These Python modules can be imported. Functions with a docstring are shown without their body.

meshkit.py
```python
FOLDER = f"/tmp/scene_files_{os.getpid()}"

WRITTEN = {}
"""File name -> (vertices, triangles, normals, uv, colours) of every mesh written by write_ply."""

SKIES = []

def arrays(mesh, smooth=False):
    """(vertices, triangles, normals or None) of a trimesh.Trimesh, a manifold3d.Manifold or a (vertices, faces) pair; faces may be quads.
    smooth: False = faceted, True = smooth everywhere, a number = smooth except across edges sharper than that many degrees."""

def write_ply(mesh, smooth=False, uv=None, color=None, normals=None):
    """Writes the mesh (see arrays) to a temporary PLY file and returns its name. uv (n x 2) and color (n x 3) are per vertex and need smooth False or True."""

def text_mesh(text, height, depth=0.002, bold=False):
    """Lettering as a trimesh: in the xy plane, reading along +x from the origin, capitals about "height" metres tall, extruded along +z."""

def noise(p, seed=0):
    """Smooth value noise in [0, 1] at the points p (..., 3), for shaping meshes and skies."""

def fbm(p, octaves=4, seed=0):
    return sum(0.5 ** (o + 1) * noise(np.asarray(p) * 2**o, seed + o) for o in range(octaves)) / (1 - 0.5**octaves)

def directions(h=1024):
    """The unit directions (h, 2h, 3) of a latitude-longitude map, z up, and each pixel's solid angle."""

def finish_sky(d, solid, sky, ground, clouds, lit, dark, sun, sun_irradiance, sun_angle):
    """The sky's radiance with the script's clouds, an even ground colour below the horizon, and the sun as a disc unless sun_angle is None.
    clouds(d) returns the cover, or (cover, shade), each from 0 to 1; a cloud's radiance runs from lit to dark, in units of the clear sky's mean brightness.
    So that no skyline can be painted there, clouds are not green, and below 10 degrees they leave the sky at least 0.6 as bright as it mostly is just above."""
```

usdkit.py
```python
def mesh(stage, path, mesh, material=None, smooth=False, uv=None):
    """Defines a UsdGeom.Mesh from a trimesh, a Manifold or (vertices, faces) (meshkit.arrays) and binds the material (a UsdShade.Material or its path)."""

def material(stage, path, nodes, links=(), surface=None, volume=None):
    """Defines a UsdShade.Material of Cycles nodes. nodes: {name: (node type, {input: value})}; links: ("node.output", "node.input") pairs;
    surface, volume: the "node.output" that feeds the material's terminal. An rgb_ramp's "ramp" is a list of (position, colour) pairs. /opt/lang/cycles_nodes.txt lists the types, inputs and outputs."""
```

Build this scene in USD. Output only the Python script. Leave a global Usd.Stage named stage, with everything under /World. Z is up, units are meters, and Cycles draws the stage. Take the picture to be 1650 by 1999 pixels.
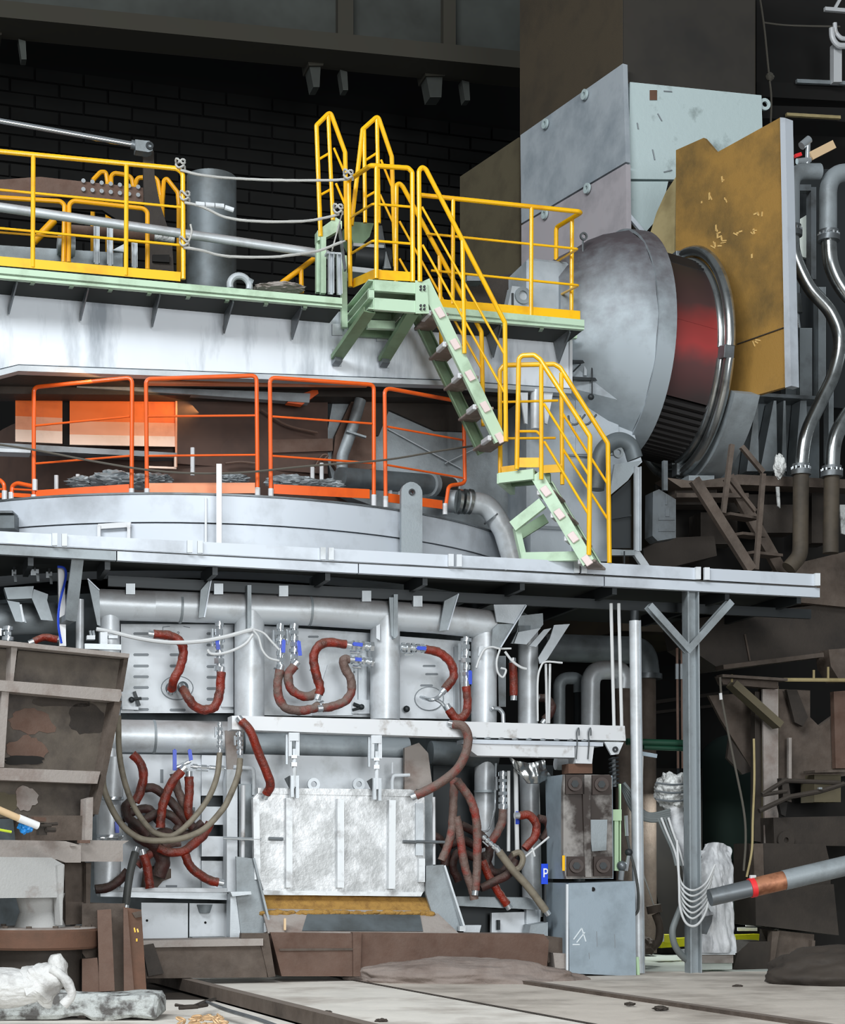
import math, random
import numpy as np, trimesh, usdkit, meshkit, shapely
from shapely.geometry import Polygon, Point
from pxr import Usd, UsdGeom, UsdLux, UsdShade, Gf, Sdf

stage = Usd.Stage.CreateInMemory()
UsdGeom.SetStageUpAxis(stage, 'Z')
UsdGeom.Xform.Define(stage, '/World')
random.seed(7)
RNG = np.random.default_rng(7)

# ---------------------------------------------------------------- camera, daylight, exposure
FPX, CX, HY, ZC = 3400.0, 825.0, 1690.0, 1.1          # focal length, image centre, horizon row (pixels), eye height (m)
cam = UsdGeom.Camera.Define(stage, '/World/camera')
cam.CreateHorizontalApertureAttr(36.0)
cam.CreateVerticalApertureAttr(36.0 * 1999 / 1650)
cam.CreateFocalLengthAttr(FPX / 1650 * 36.0)
cam.CreateVerticalApertureOffsetAttr((HY - 999.5) / 1650 * 36.0)
cam.CreateClippingRangeAttr(Gf.Vec2f(0.1, 500))
cam.AddTranslateOp().Set(Gf.Vec3d(0, 0, ZC))
cam.AddRotateXOp().Set(90.0)
cam.CreateExposureAttr(0.0)

dome = UsdLux.DomeLight.Define(stage, '/World/hall_ambient')
dome.CreateColorAttr(Gf.Vec3f(0.86, 0.95, 1.0))
dome.CreateIntensityAttr(0.05)


def rect_light(name, pos, target, w, h, intensity, color):
    l = UsdLux.RectLight.Define(stage, '/World/' + name)
    l.CreateWidthAttr(w); l.CreateHeightAttr(h); l.CreateIntensityAttr(intensity); l.CreateColorAttr(Gf.Vec3f(*color))
    m = Gf.Matrix4d().SetLookAt(Gf.Vec3d(*pos), Gf.Vec3d(*target), Gf.Vec3d(0, 0.01, 1)).GetInverse()
    l.AddTransformOp().Set(m)


# the hall's open gate behind the photographer and the glazed strip high in its front wall
rect_light('gate_daylight', (7.5, -8.0, 4.6), (-0.5, 17, 3.2), 9, 8, 13.2, (0.95, 0.98, 1.0))
rect_light('clerestory_daylight', (-7.0, 0.0, 15.0), (-1.0, 16, 2.0), 16, 5, 17.0, (0.93, 0.97, 1.0))


# ---------------------------------------------------------------- pixel -> metre helpers
def D(px, py, d):
    """The point seen at a pixel, d metres deep."""
    return np.array([(px - CX) / FPX * d, d, ZC + (HY - py) / FPX * d])


class Plane:
    """A vertical plane through a point along a horizontal direction; its normal N points to the viewer."""
    def __init__(self, o, u):
        self.O = np.array([o[0], o[1], 0.0])
        u = np.array([u[0], u[1], 0.0]); u /= np.linalg.norm(u)
        n = np.array([u[1], -u[0], 0.0])
        if n @ (np.array([0, 0, 0]) - self.O) < 0:
            u, n = -u, -n
        self.U, self.N = u, n
    def pt(self, px, py, t=0.0):
        k = (px - CX) / FPX
        d = (t + self.O @ self.N) / (k * self.N[0] + self.N[1])
        return D(px, py, d)
    def loc(self, px, py, t=0.0):
        p = self.pt(px, py, t)
        return np.array([(p - self.O) @ self.U, p[2]])
    def w(self, s, t, z):
        return self.O + self.U * s + self.N * t + np.array([0, 0, z])
    def prism(self, pts, t=0.0, th=0.02, bev=0.004, holes=(), local=False):
        """A plate whose face (given in pixels) lies t metres in front of the plane and goes th metres back."""
        q = np.array(pts, float) if local else np.array([self.loc(x, y, t) for x, y in pts])
        hq = [np.array([self.loc(x, y, t) for x, y in h]) for h in holes]
        return self.to_world(solid(q, th, bev, hq), t - th)
    def to_world(self, m, t0):
        v = m.vertices
        m.vertices = self.O + v[:, :1] * self.U + v[:, 1:2] * np.array([0, 0, 1.0]) + (v[:, 2:3] + t0) * self.N
        return m
    def box(self, x0, y0, x1, y1, t=0.0, th=0.02, bev=0.004):
        return self.prism([(x0, y0), (x1, y0), (x1, y1), (x0, y1)], t, th, bev)


def solid(q, th, bev=0.004, holes=()):
    """Polygon q (n x 2) extruded 0..th in z with a chamfered front edge."""
    p = Polygon(q, holes)
    if not p.is_valid:
        p = p.buffer(0)
        if p.geom_type != 'Polygon':
            p = max(p.geoms, key=lambda g: g.area)
    if bev and not holes and len(p.interiors) == 0:
        q = np.array(p.exterior.coords)[:-1]
        if Polygon(q).exterior.is_ccw is False:
            q = q[::-1]
        n = len(q)
        a, b = q - np.roll(q, 1, 0), np.roll(q, -1, 0) - q
        la, lb = np.linalg.norm(a, axis=1), np.linalg.norm(b, axis=1)
        if min(la.min(), lb.min()) > 2.5 * bev and th > 2 * bev:
            a /= la[:, None]; b /= lb[:, None]
            na, nb = np.stack([-a[:, 1], a[:, 0]], 1), np.stack([-b[:, 1], b[:, 0]], 1)
            den = 1 + (na * nb).sum(1)
            if den.min() > 0.15:
                ins = q + (na + nb) / den[:, None] * bev
                v = np.vstack([np.c_[q, np.zeros(n)], np.c_[q, np.full(n, th - bev)], np.c_[ins, np.full(n, th)]])
                tv, tf = trimesh.creation.triangulate_polygon(Polygon(q), engine='earcut')
                if len(tv) == n and np.allclose(tv, q):
                    tf = np.array(tf)
                    e1, e2 = tv[tf[:, 1]] - tv[tf[:, 0]], tv[tf[:, 2]] - tv[tf[:, 0]]
                    flip = (e1[:, 0] * e2[:, 1] - e1[:, 1] * e2[:, 0]) < 0
                    tf[flip] = tf[flip][:, ::-1]
                    i = np.arange(n); j = (i + 1) % n
                    side = [np.c_[i + o, j + o, j + o + n] for o in (0, n)] + [np.c_[i + o, j + o + n, i + o + n] for o in (0, n)]
                    return trimesh.Trimesh(v, np.vstack([tf[:, ::-1], tf + 2 * n] + side), process=False)
    return trimesh.creation.extrude_polygon(p, th, engine='earcut')


FA = Plane(D(500, HY, 17.0), (math.cos(math.radians(17)), math.sin(math.radians(17))))     # the furnace front
U, N, Z = FA.U, FA.N, np.array([0, 0, 1.0])
P = FA.pt


def cat(*ms):
    out = []
    for m in ms:
        out += m if isinstance(m, (list, tuple)) else [m]
    return trimesh.util.concatenate(out)


def unit(v):
    v = np.asarray(v, float)
    return v / (np.linalg.norm(v) + 1e-12)


def bar(a, b, w, h, up=(0, 0, 1), bev=0.004):
    """A straight bar from a to b, w wide and h high (h along up)."""
    a, b = np.asarray(a, float), np.asarray(b, float)
    x = unit(b - a); y = unit(np.cross(up, x)); z = np.cross(x, y)
    L = np.linalg.norm(b - a)
    m = solid(np.array([(-w / 2, -h / 2), (w / 2, -h / 2), (w / 2, h / 2), (-w / 2, h / 2)]), L, 0)
    v = m.vertices
    m.vertices = a + v[:, :1] * y + v[:, 1:2] * z + v[:, 2:3] * x
    return m


def cbox(c, ex, ey, ez, bev=0.006):
    """A chamfered box: centre and three half-extent vectors."""
    c, e = np.asarray(c, float), [np.asarray(k, float) for k in (ex, ey, ez)]
    l = [np.linalg.norm(k) for k in e]
    bev = min(bev, min(l) * 0.4)
    pts = []
    for sx in (-1, 1):
        for sy in (-1, 1):
            for sz in (-1, 1):
                s = (sx, sy, sz)
                for k in range(3):
                    pts.append(sum(e[i] * s[i] * (1 - (bev / l[i] if i != k else 0)) for i in range(3)))
    return trimesh.convex.convex_hull(np.array(pts) + c)


def wbox(x0, y0, z0, x1, y1, z1, bev=0.006):
    return cbox(((x0 + x1) / 2, (y0 + y1) / 2, (z0 + z1) / 2), ((x1 - x0) / 2, 0, 0), (0, (y1 - y0) / 2, 0), (0, 0, (z1 - z0) / 2), bev)


def profile_bar(a, b, prof, up=(0, 0, 1)):
    """Sweeps a 2-D profile (x sideways, y up) straight from a to b."""
    a, b = np.asarray(a, float), np.asarray(b, float)
    x = unit(b - a); y = unit(np.cross(up, x)); z = np.cross(x, y)
    m = solid(np.array(prof, float), np.linalg.norm(b - a), 0)
    v = m.vertices
    m.vertices = a + v[:, :1] * y + v[:, 1:2] * z + v[:, 2:3] * x
    return m


def channel(a, b, w, h, tk=0.012, up=(0, 0, 1), side=1):
    """C section: web on one side, flanges towards side."""
    s = side
    pr = [(0, -h / 2), (w * s, -h / 2), (w * s, -h / 2 + tk), (tk * s, -h / 2 + tk), (tk * s, h / 2 - tk), (w * s, h / 2 - tk), (w * s, h / 2), (0, h / 2)]
    return profile_bar(a, b, pr, up)


def ibeam(a, b, w, h, tk=0.016, up=(0, 0, 1)):
    k = tk / 2
    pr = [(-w / 2, -h / 2), (w / 2, -h / 2), (w / 2, -h / 2 + tk), (k, -h / 2 + tk), (k, h / 2 - tk), (w / 2, h / 2 - tk), (w / 2, h / 2), (-w / 2, h / 2), (-w / 2, h / 2 - tk), (-k, h / 2 - tk), (-k, -h / 2 + tk), (-w / 2, -h / 2 + tk)]
    return profile_bar(a, b, pr, up)


def tube(pts, r, sides=14, closed=False, cap=True, wr=0.0, seed=0, freq=9.0):
    p = np.asarray(pts, float)
    n = len(p)
    if closed:
        t = np.roll(p, -1, 0) - np.roll(p, 1, 0)
    else:
        t = np.gradient(p, axis=0)
    t /= np.linalg.norm(t, axis=1, keepdims=True) + 1e-12
    a = np.zeros_like(p)
    ref = np.array([0, 0, 1.0]) if abs(t[0][2]) < 0.9 else np.array([1.0, 0, 0])
    a[0] = unit(np.cross(t[0], ref))
    for i in range(1, n):
        v = a[i - 1] - t[i] * (a[i - 1] @ t[i])
        a[i] = unit(v)
    if closed:
        a = np.array([unit(np.cross(k, np.cross(t[0], t[n // 4]))) for k in t])
    b = np.cross(t, a)
    ang = np.arange(sides) * 2 * np.pi / sides
    rr = np.broadcast_to(np.asarray(r, float), (n,))[:, None, None]
    off = np.cos(ang)[None, :, None] * a[:, None] + np.sin(ang)[None, :, None] * b[:, None]
    v = p[:, None] + rr * off
    if wr:
        v = p[:, None] + rr * off * (1 + wr * (meshkit.fbm(v * np.array([freq, freq, freq]) + seed * 3.1, 3, seed)[..., None] * 2 - 1))
    v = v.reshape(-1, 3)
    m = n if closed else n - 1
    i, j = np.meshgrid(np.arange(m), np.arange(sides), indexing='ij')
    i2 = (i + 1) % n
    q = np.stack([i * sides + j, i2 * sides + j, i2 * sides + (j + 1) % sides, i * sides + (j + 1) % sides], -1).reshape(-1, 4)
    f = [q[:, [0, 2, 1]], q[:, [0, 3, 2]]]
    if cap and not closed:
        k = np.arange(1, sides - 1)
        f.append(np.c_[np.zeros(len(k), int), k, k + 1][:, ::-1][:, ::-1])
        o = (n - 1) * sides
        f.append(np.c_[np.full(len(k), o), o + k + 1, o + k])
        f[-2] = f[-2][:, ::-1]; f[-1] = f[-1][:, ::-1]
    m = trimesh.Trimesh(v, np.vstack(f), process=False)
    if m.volume < 0:
        m.invert()
    return m


def spline(pts, k=8):
    """Catmull-Rom through the points."""
    p = np.asarray(pts, float)
    if len(p) < 3:
        return p
    e = np.vstack([2 * p[0] - p[1], p, 2 * p[-1] - p[-2]])
    out = []
    for i in range(1, len(e) - 2):
        for t in np.arange(k) / k:
            a, b, c, d = e[i - 1], e[i], e[i + 1], e[i + 2]
            out.append(0.5 * (2 * b + (c - a) * t + (2 * a - 5 * b + 4 * c - d) * t * t + (3 * b - a - 3 * c + d) * t ** 3))
    out.append(p[-1])
    return np.array(out)


def fil(pts, r, k=6):
    """A polyline with its corners rounded to radius r."""
    p = [np.asarray(x, float) for x in pts]
    out = [p[0]]
    for i in range(1, len(p) - 1):
        a, b = unit(p[i - 1] - p[i]), unit(p[i + 1] - p[i])
        ca = np.clip(a @ b, -1, 1)
        half = math.acos(ca) / 2
        d = min(r / max(math.tan(half), 1e-3), 0.48 * np.linalg.norm(p[i - 1] - p[i]), 0.48 * np.linalg.norm(p[i + 1] - p[i]))
        s, e = p[i] + a * d, p[i] + b * d
        for t in np.linspace(0, 1, k):
            out.append((1 - t) ** 2 * s + 2 * t * (1 - t) * p[i] + t * t * e)
    out.append(p[-1])
    return np.array(out)


def cyl(a, b, r, sides=14, r2=None):
    r2 = r if r2 is None else r2
    return tube([a, b], [r, r2], sides)


def lathe(o, axis, prof, sides=24, a0=0.0, a1=2 * np.pi, ref=None):
    """Revolves (radius, height) points about axis through o; closed profile for a solid."""
    x = unit(axis)
    ref = np.asarray(ref if ref is not None else ((0, 0, 1) if abs(x[2]) < 0.9 else (1, 0, 0)), float)
    e1 = unit(ref - x * (ref @ x)); e2 = np.cross(x, e1)
    pr = np.asarray(prof, float)
    full = abs(a1 - a0 - 2 * np.pi) < 1e-6
    ang = np.linspace(a0, a1, sides + (0 if full else 1), endpoint=not full)
    v = np.asarray(o, float) + pr[None, :, 1:2] * x + pr[None, :, 0:1] * (np.cos(ang)[:, None, None] * e1 + np.sin(ang)[:, None, None] * e2)
    m, n = len(ang), len(pr)
    v = v.reshape(-1, 3)
    ii = np.arange(m if full else m - 1)
    i, j = np.meshgrid(ii, np.arange(n - 1), indexing='ij')
    i2 = (i + 1) % m
    q = np.stack([i * n + j, i2 * n + j, i2 * n + j + 1, i * n + j + 1], -1).reshape(-1, 4)
    t = trimesh.Trimesh(v, np.vstack([q[:, [0, 1, 2]], q[:, [0, 2, 3]]]), process=False)
    t.merge_vertices()
    t.update_faces(t.nondegenerate_faces())
    if not full:
        return t
    if t.volume < 0:
        t.invert()
    return t


def bolt(c, ax, r, h, sides=6):
    ax = unit(ax)
    return cyl(np.asarray(c) - ax * h * 0.3, np.asarray(c) + ax * h, r, sides)


def ball(c, r, sub=2, noise=0.0, seed=0, freq=6.0, scale=(1, 1, 1)):
    m = trimesh.creation.icosphere(sub, 1.0)
    v = m.vertices * np.asarray(scale)
    if noise:
        v = v * (1 + noise * (2 * meshkit.fbm(m.vertices * freq + 17.3 * seed, 4, seed)[:, None] - 1))
    m.vertices = np.asarray(c) + v * r
    return m


# ---------------------------------------------------------------- things, parts, sub-parts
counts, pending, used_labels = {}, [], {}


def fresh(parent, name):
    k = counts.get((parent, name), 0)
    counts[(parent, name)] = k + 1
    return name if k == 0 else f'{name}_{k:03d}'


class Thing:
    def __init__(self, name, label=None, cat_=None, group=None, kind=None):
        self.name = fresh('', name)
        self.meta = dict(label=label, category=cat_, group=group, kind=kind or 'thing')
        self.parts = []
        pending.append(self)
    def p(self, name, mesh, mat, under=None, label=None, smooth=32, kind=None):
        top = '' if under is None else under + '/'
        path = top + fresh(self.name + '/' + top, name)
        if isinstance(mesh, (list, tuple)):
            mesh = cat(*mesh)
        self.parts.append((path, mesh, mat, label, smooth, kind))
        return path


def one(name, mesh, mat, label=None, cat_=None, group=None, kind=None, smooth=32):
    """A thing that is a single mesh."""
    t = Thing(name, label, cat_, group, kind)
    if isinstance(mesh, (list, tuple)):
        mesh = cat(*mesh)
    t.parts.append(('', mesh, mat, None, smooth, None))
    return t


def put(prim, **kw):
    for k, v in kw.items():
        if v:
            prim.SetCustomDataByKey(k, v)


def flush():
    for t in pending:
        lo = np.min([m.bounds[0] for _, m, *_ in t.parts], 0); hi = np.max([m.bounds[1] for _, m, *_ in t.parts], 0)
        base = np.array([(lo[0] + hi[0]) / 2, (lo[1] + hi[1]) / 2, lo[2]])
        root = '/World/' + t.name
        if not (len(t.parts) == 1 and t.parts[0][0] == ''):
            UsdGeom.Xform.Define(stage, root)
        for path, m, mat, label, smooth, kind in t.parts:
            m = m.copy(); m.vertices = m.vertices - base
            g = usdkit.mesh(stage, root + ('/' + path if path else ''), m, MATS[mat], smooth=smooth)
            if path:
                put(g.GetPrim(), label=label, kind=kind)
        x = UsdGeom.Xformable(stage.GetPrimAtPath(root))
        x.AddTranslateOp().Set(Gf.Vec3d(*map(float, base)))
        put(stage.GetPrimAtPath(root), **t.meta)


# ---------------------------------------------------------------- materials
MATS = {}


def lin(c):
    c = np.asarray(c, float) / 255.0
    return tuple(np.where(c < 0.04045, c / 12.92, ((c + 0.055) / 1.055) ** 2.4))


def M(name, col, rough=0.5, metal=0.0, dirt=None, bump=None, dust=None, streak=False, coat=0.0, var=0.0):
    """Paint or metal. dirt = (colour, noise scale, lo, hi): blotches; dust = (colour, amount): settles on upward faces; colours in sRGB 0-255."""
    nd = {'geo': ('geometry', {}), 'p': ('principled_bsdf', {'roughness': rough, 'metallic': metal, 'coat_weight': coat, 'base_color': lin(col)})}
    ln, cur = [], None
    def noise(key, scale, detail=4.0):
        sc = (scale, scale, scale * (0.22 if streak else 1.0))
        nd[key + 'm'] = ('mapping', {'scale': sc})
        nd[key] = ('noise_texture', {'scale': 1.0, 'detail': detail, 'roughness': 0.6})
        ln.extend([('geo.position', key + 'm.vector'), (key + 'm.vector', key + '.vector')])
    if var:
        noise('nv', 2.3)
        c = np.array(lin(col))
        nd['rv'] = ('rgb_ramp', {'ramp': [(0.3, tuple(c * (1 - var))), (0.7, tuple(np.minimum(1, c * (1 + var))))]})
        ln.append(('nv.fac', 'rv.fac')); cur = 'rv.color'
    if dirt:
        dc, scale, lo, hi = dirt
        noise('nz', scale, 6.0)
        nd['rz'] = ('rgb_ramp', {'ramp': [(lo, (0, 0, 0)), (hi, (1, 1, 1))]})
        nd['mz'] = ('mix_color', {'a': lin(col), 'b': lin(dc)})
        ln.extend([('nz.fac', 'rz.fac'), ('rz.color', 'mz.fac')])
        if cur:
            ln.append((cur, 'mz.a'))
        cur = 'mz.result'
    if dust:
        dc, amt = dust
        nd['sx'] = ('separate_xyz', {})
        noise('nd', 7.0)
        nd['dm'] = ('math', {'math_type': 'multiply_add', 'value2': 0.9, 'value3': -0.25})
        nd['da'] = ('math', {'math_type': 'add', 'use_clamp': True})
        nd['db'] = ('math', {'math_type': 'multiply', 'value2': amt, 'use_clamp': True})
        nd['mx'] = ('mix_color', {'a': lin(col), 'b': lin(dc)})
        ln.extend([('geo.normal', 'sx.vector'), ('sx.z', 'da.value1'), ('nd.fac', 'dm.value1'), ('dm.value', 'da.value2'), ('da.value', 'db.value1'), ('db.value', 'mx.fac')])
        if cur:
            ln.append((cur, 'mx.a'))
        cur = 'mx.result'
    if cur:
        ln.append((cur, 'p.base_color'))
    if bump:
        scale, st = bump
        noise('nb', scale, 3.0)
        nd['bp'] = ('bump', {'strength': st, 'distance': 0.02})
        ln.extend([('nb.fac', 'bp.height'), ('bp.normal', 'p.normal')])
    MATS[name] = usdkit.material(stage, '/World/Looks/' + name, nd, ln, surface='p.BSDF')


DUST = (150, 140, 130)
# gas sleeve: its red glow is painted as a belt fading above and below
MATS['sleeve_glow_paint'] = usdkit.material(stage, '/World/Looks/sleeve_glow_paint', {'geo': ('geometry', {}), 's': ('separate_xyz', {}), 'm': ('map_range', {'from_min': 5.7, 'from_max': 7.9, 'clamp': True}), 'n': ('noise_texture', {'scale': 3.0, 'detail': 4.0}), 'nm': ('math', {'math_type': 'multiply_add', 'value2': 0.12, 'value3': -0.06}), 'ad': ('math', {'math_type': 'add'}), 'r': ('rgb_ramp', {'ramp': [(0.0, lin((38, 36, 36))), (0.2, lin((58, 46, 46))), (0.36, lin((84, 44, 44))), (0.45, lin((150, 42, 40))), (0.55, lin((132, 42, 38))), (0.66, lin((66, 42, 40))), (0.85, lin((40, 34, 33)))]}), 'p': ('principled_bsdf', {'roughness': 0.5})},
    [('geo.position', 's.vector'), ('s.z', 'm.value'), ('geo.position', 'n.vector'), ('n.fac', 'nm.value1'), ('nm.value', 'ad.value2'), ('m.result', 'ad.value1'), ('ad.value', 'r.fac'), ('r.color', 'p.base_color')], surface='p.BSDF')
M('silver', (196, 202, 206), 0.42, 0.25, dirt=((150, 156, 160), 1.6, 0.45, 0.8), bump=(60, 0.05), var=0.06)
M('silver_streak', (224, 230, 236), 0.45, 0.1, dirt=((150, 158, 166), 2.2, 0.50, 0.68), streak=True, var=0.04)
M('silver_pipe', (212, 218, 222), 0.38, 0.2, dirt=((160, 160, 158), 3.0, 0.5, 0.8), dust=((140, 130, 126), 0.7), bump=(90, 0.06))
M('silver_dull', (150, 158, 162), 0.5, 0.25, dirt=((105, 108, 108), 2.2, 0.45, 0.75), bump=(50, 0.08))
M('silver_dark', (104, 112, 116), 0.5, 0.3, dirt=((66, 68, 66), 2.0, 0.42, 0.72))
M('white_panel', (217, 222, 226), 0.5, 0.0, dirt=((176, 180, 180), 3.0, 0.5, 0.75), bump=(40, 0.04))
M('white_steel', (212, 214, 216), 0.45, 0.1, dirt=((150, 142, 134), 5.0, 0.58, 0.75))
M('deck_silver', (200, 207, 215), 0.45, 0.15, dirt=((165, 170, 176), 1.2, 0.5, 0.7))
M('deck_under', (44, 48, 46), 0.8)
M('deck_top', (150, 152, 152), 0.7, dust=(DUST, 0.5))
M('fittings', (214, 220, 224), 0.22, 0.75)
M('chrome', (225, 230, 234), 0.16, 0.9)
M('steel_bright', (186, 190, 190), 0.24, 0.95, dirt=((120, 122, 120), 6.0, 0.5, 0.8))
M('steel_grey', (120, 126, 130), 0.4, 0.5, dirt=((80, 80, 78), 3.0, 0.45, 0.75))
M('steel_dark', (52, 56, 58), 0.5, 0.4)
M('yellow', (250, 190, 0), 0.38, dirt=((222, 150, 6), 3.0, 0.5, 0.8), coat=0.2)
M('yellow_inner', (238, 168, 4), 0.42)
M('orange', (238, 98, 28), 0.4, dirt=((214, 82, 22), 4.0, 0.5, 0.8), coat=0.15)
M('orange_pale', (240, 150, 105), 0.45, dirt=((226, 120, 70), 3.0, 0.45, 0.8))
M('orange_sheet', (244, 112, 4), 0.55, dirt=((206, 84, 8), 2.0, 0.5, 0.75))
M('salmon_sheet', (240, 170, 134), 0.6, dirt=((206, 128, 92), 2.0, 0.5, 0.8))
M('cream_sheet', (248, 222, 204), 0.6, dirt=((220, 184, 160), 3.0, 0.5, 0.8))
M('pale_green', (186, 212, 184), 0.45, dirt=((140, 160, 132), 3.0, 0.5, 0.78), bump=(40, 0.04))
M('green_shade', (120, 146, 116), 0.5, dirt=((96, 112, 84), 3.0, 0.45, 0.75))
M('tread', (132, 120, 112), 0.7, dirt=((176, 164, 158), 6.0, 0.5, 0.7))
M('tread_end', (226, 208, 204), 0.6)
M('hose_red', (134, 33, 8), 0.42, dirt=((82, 34, 24), 8.0, 0.42, 0.66), dust=((116, 98, 86), 0.5), bump=(50, 0.5))
M('hose_dusty', (104, 82, 74), 0.6, dirt=((132, 36, 22), 5.0, 0.47, 0.62), dust=((122, 108, 100), 0.8), bump=(50, 0.5))
M('hose_dark', (66, 32, 26), 0.6, dirt=((40, 28, 25), 7.0, 0.42, 0.66), dust=((92, 80, 72), 0.7), bump=(50, 0.4))
M('hose_khaki', (128, 120, 104), 0.65, dirt=((98, 90, 78), 8.0, 0.45, 0.7))
M('hose_black', (70, 72, 70), 0.55)
M('wire_white', (206, 208, 208), 0.5)
M('pipe_brown', (76, 67, 55), 0.7, dirt=((54, 48, 40), 3.0, 0.45, 0.7))
M('rope', (190, 190, 186), 0.8, bump=(160, 0.4))
M('rope_dark', (92, 88, 80), 0.9)
M('blue', (40, 74, 196), 0.4)
M('blue_sign', (10, 70, 220), 0.4)
M('blue_wrap', (30, 140, 220), 0.4)
M('white_paint', (240, 240, 240), 0.5)
M('brown', (82, 70, 61), 0.8, dirt=((56, 47, 40), 2.0, 0.45, 0.72), dust=((150, 138, 128), 0.5), bump=(30, 0.2))
M('brown_dark', (54, 47, 41), 0.75, dirt=((38, 33, 29), 2.2, 0.45, 0.72), dust=((96, 86, 76), 0.2), bump=(30, 0.15))
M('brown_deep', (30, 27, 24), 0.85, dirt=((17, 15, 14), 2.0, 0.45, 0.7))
M('brown_red', (98, 74, 62), 0.8, dirt=((84, 60, 48), 3.0, 0.45, 0.7), dust=((140, 124, 114), 0.5), bump=(40, 0.2))
M('rust_plate', (104, 74, 58), 0.8, dirt=((90, 66, 52), 4.0, 0.45, 0.7), bump=(50, 0.15))
M('rust_sheet', (86, 78, 69), 0.75, dirt=((52, 46, 43), 1.8, 0.42, 0.62), dust=((140, 128, 116), 0.5), bump=(25, 0.15))
M('dust_grey', (158, 150, 144), 0.85, dirt=((128, 112, 104), 3.0, 0.5, 0.72), bump=(30, 0.25))
M('dust_pale', (178, 178, 176), 0.8, dirt=((140, 128, 122), 2.0, 0.56, 0.66), bump=(40, 0.2))
M('olive', (94, 86, 66), 0.7, dirt=((78, 70, 54), 2.0, 0.45, 0.72), bump=(60, 0.1))
M('tower_brown', (72, 62, 47), 0.75, dirt=((56, 49, 39), 1.3, 0.45, 0.7), bump=(60, 0.1))
M('tower_dark', (46, 42, 36), 0.75, dirt=((34, 31, 28), 1.3, 0.45, 0.7))
M('clad_grey', (176, 184, 190), 0.55, 0.1, dirt=((140, 150, 158), 1.6, 0.45, 0.72), bump=(14, 0.1))
M('clad_mauve', (186, 180, 184), 0.55, 0.1, dirt=((156, 152, 156), 1.6, 0.5, 0.75))
M('clad_pale', (188, 204, 204), 0.5, 0.1, dirt=((120, 132, 130), 2.6, 0.55, 0.72), bump=(10, 0.2))
M('tan', (176, 160, 116), 0.65, dirt=((146, 130, 90), 3.0, 0.45, 0.72))
M('gold_plate', (164, 126, 64), 0.5, 0.1, dirt=((108, 88, 52), 1.4, 0.42, 0.68), bump=(50, 0.12))
M('gold_scar', (214, 178, 112), 0.6)
M('gold_grit', (176, 136, 70), 0.9, dirt=((140, 104, 54), 14.0, 0.45, 0.7), bump=(120, 0.6))
M('cone_grey', (164, 174, 180), 0.55, 0.15, dirt=((126, 134, 138), 1.3, 0.45, 0.72), dust=((80, 70, 74), 0.95))
M('sleeve_brown', (62, 40, 38), 0.45, 0.2, dirt=((44, 36, 36), 2.2, 0.4, 0.7))
M('sleeve_red', (128, 30, 28), 0.5, dirt=((70, 30, 28), 2.2, 0.42, 0.66))
M('sleeve_dark', (40, 38, 38), 0.4, 0.4)
M('ladle_brown', (84, 62, 52), 0.75, dirt=((60, 44, 38), 2.0, 0.45, 0.75))
M('block', (22, 22, 20), 0.95, dirt=((15, 15, 14), 1.3, 0.4, 0.7))
M('mortar', (8, 8, 8), 0.98)
M('girder_grey', (74, 78, 74), 0.8, dirt=((50, 52, 48), 0.6, 0.4, 0.7))
M('girder_flange', (62, 59, 50), 0.85)
M('hall_dark', (22, 20, 18), 0.9, dirt=((15, 14, 13), 1.2, 0.4, 0.7))
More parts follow.
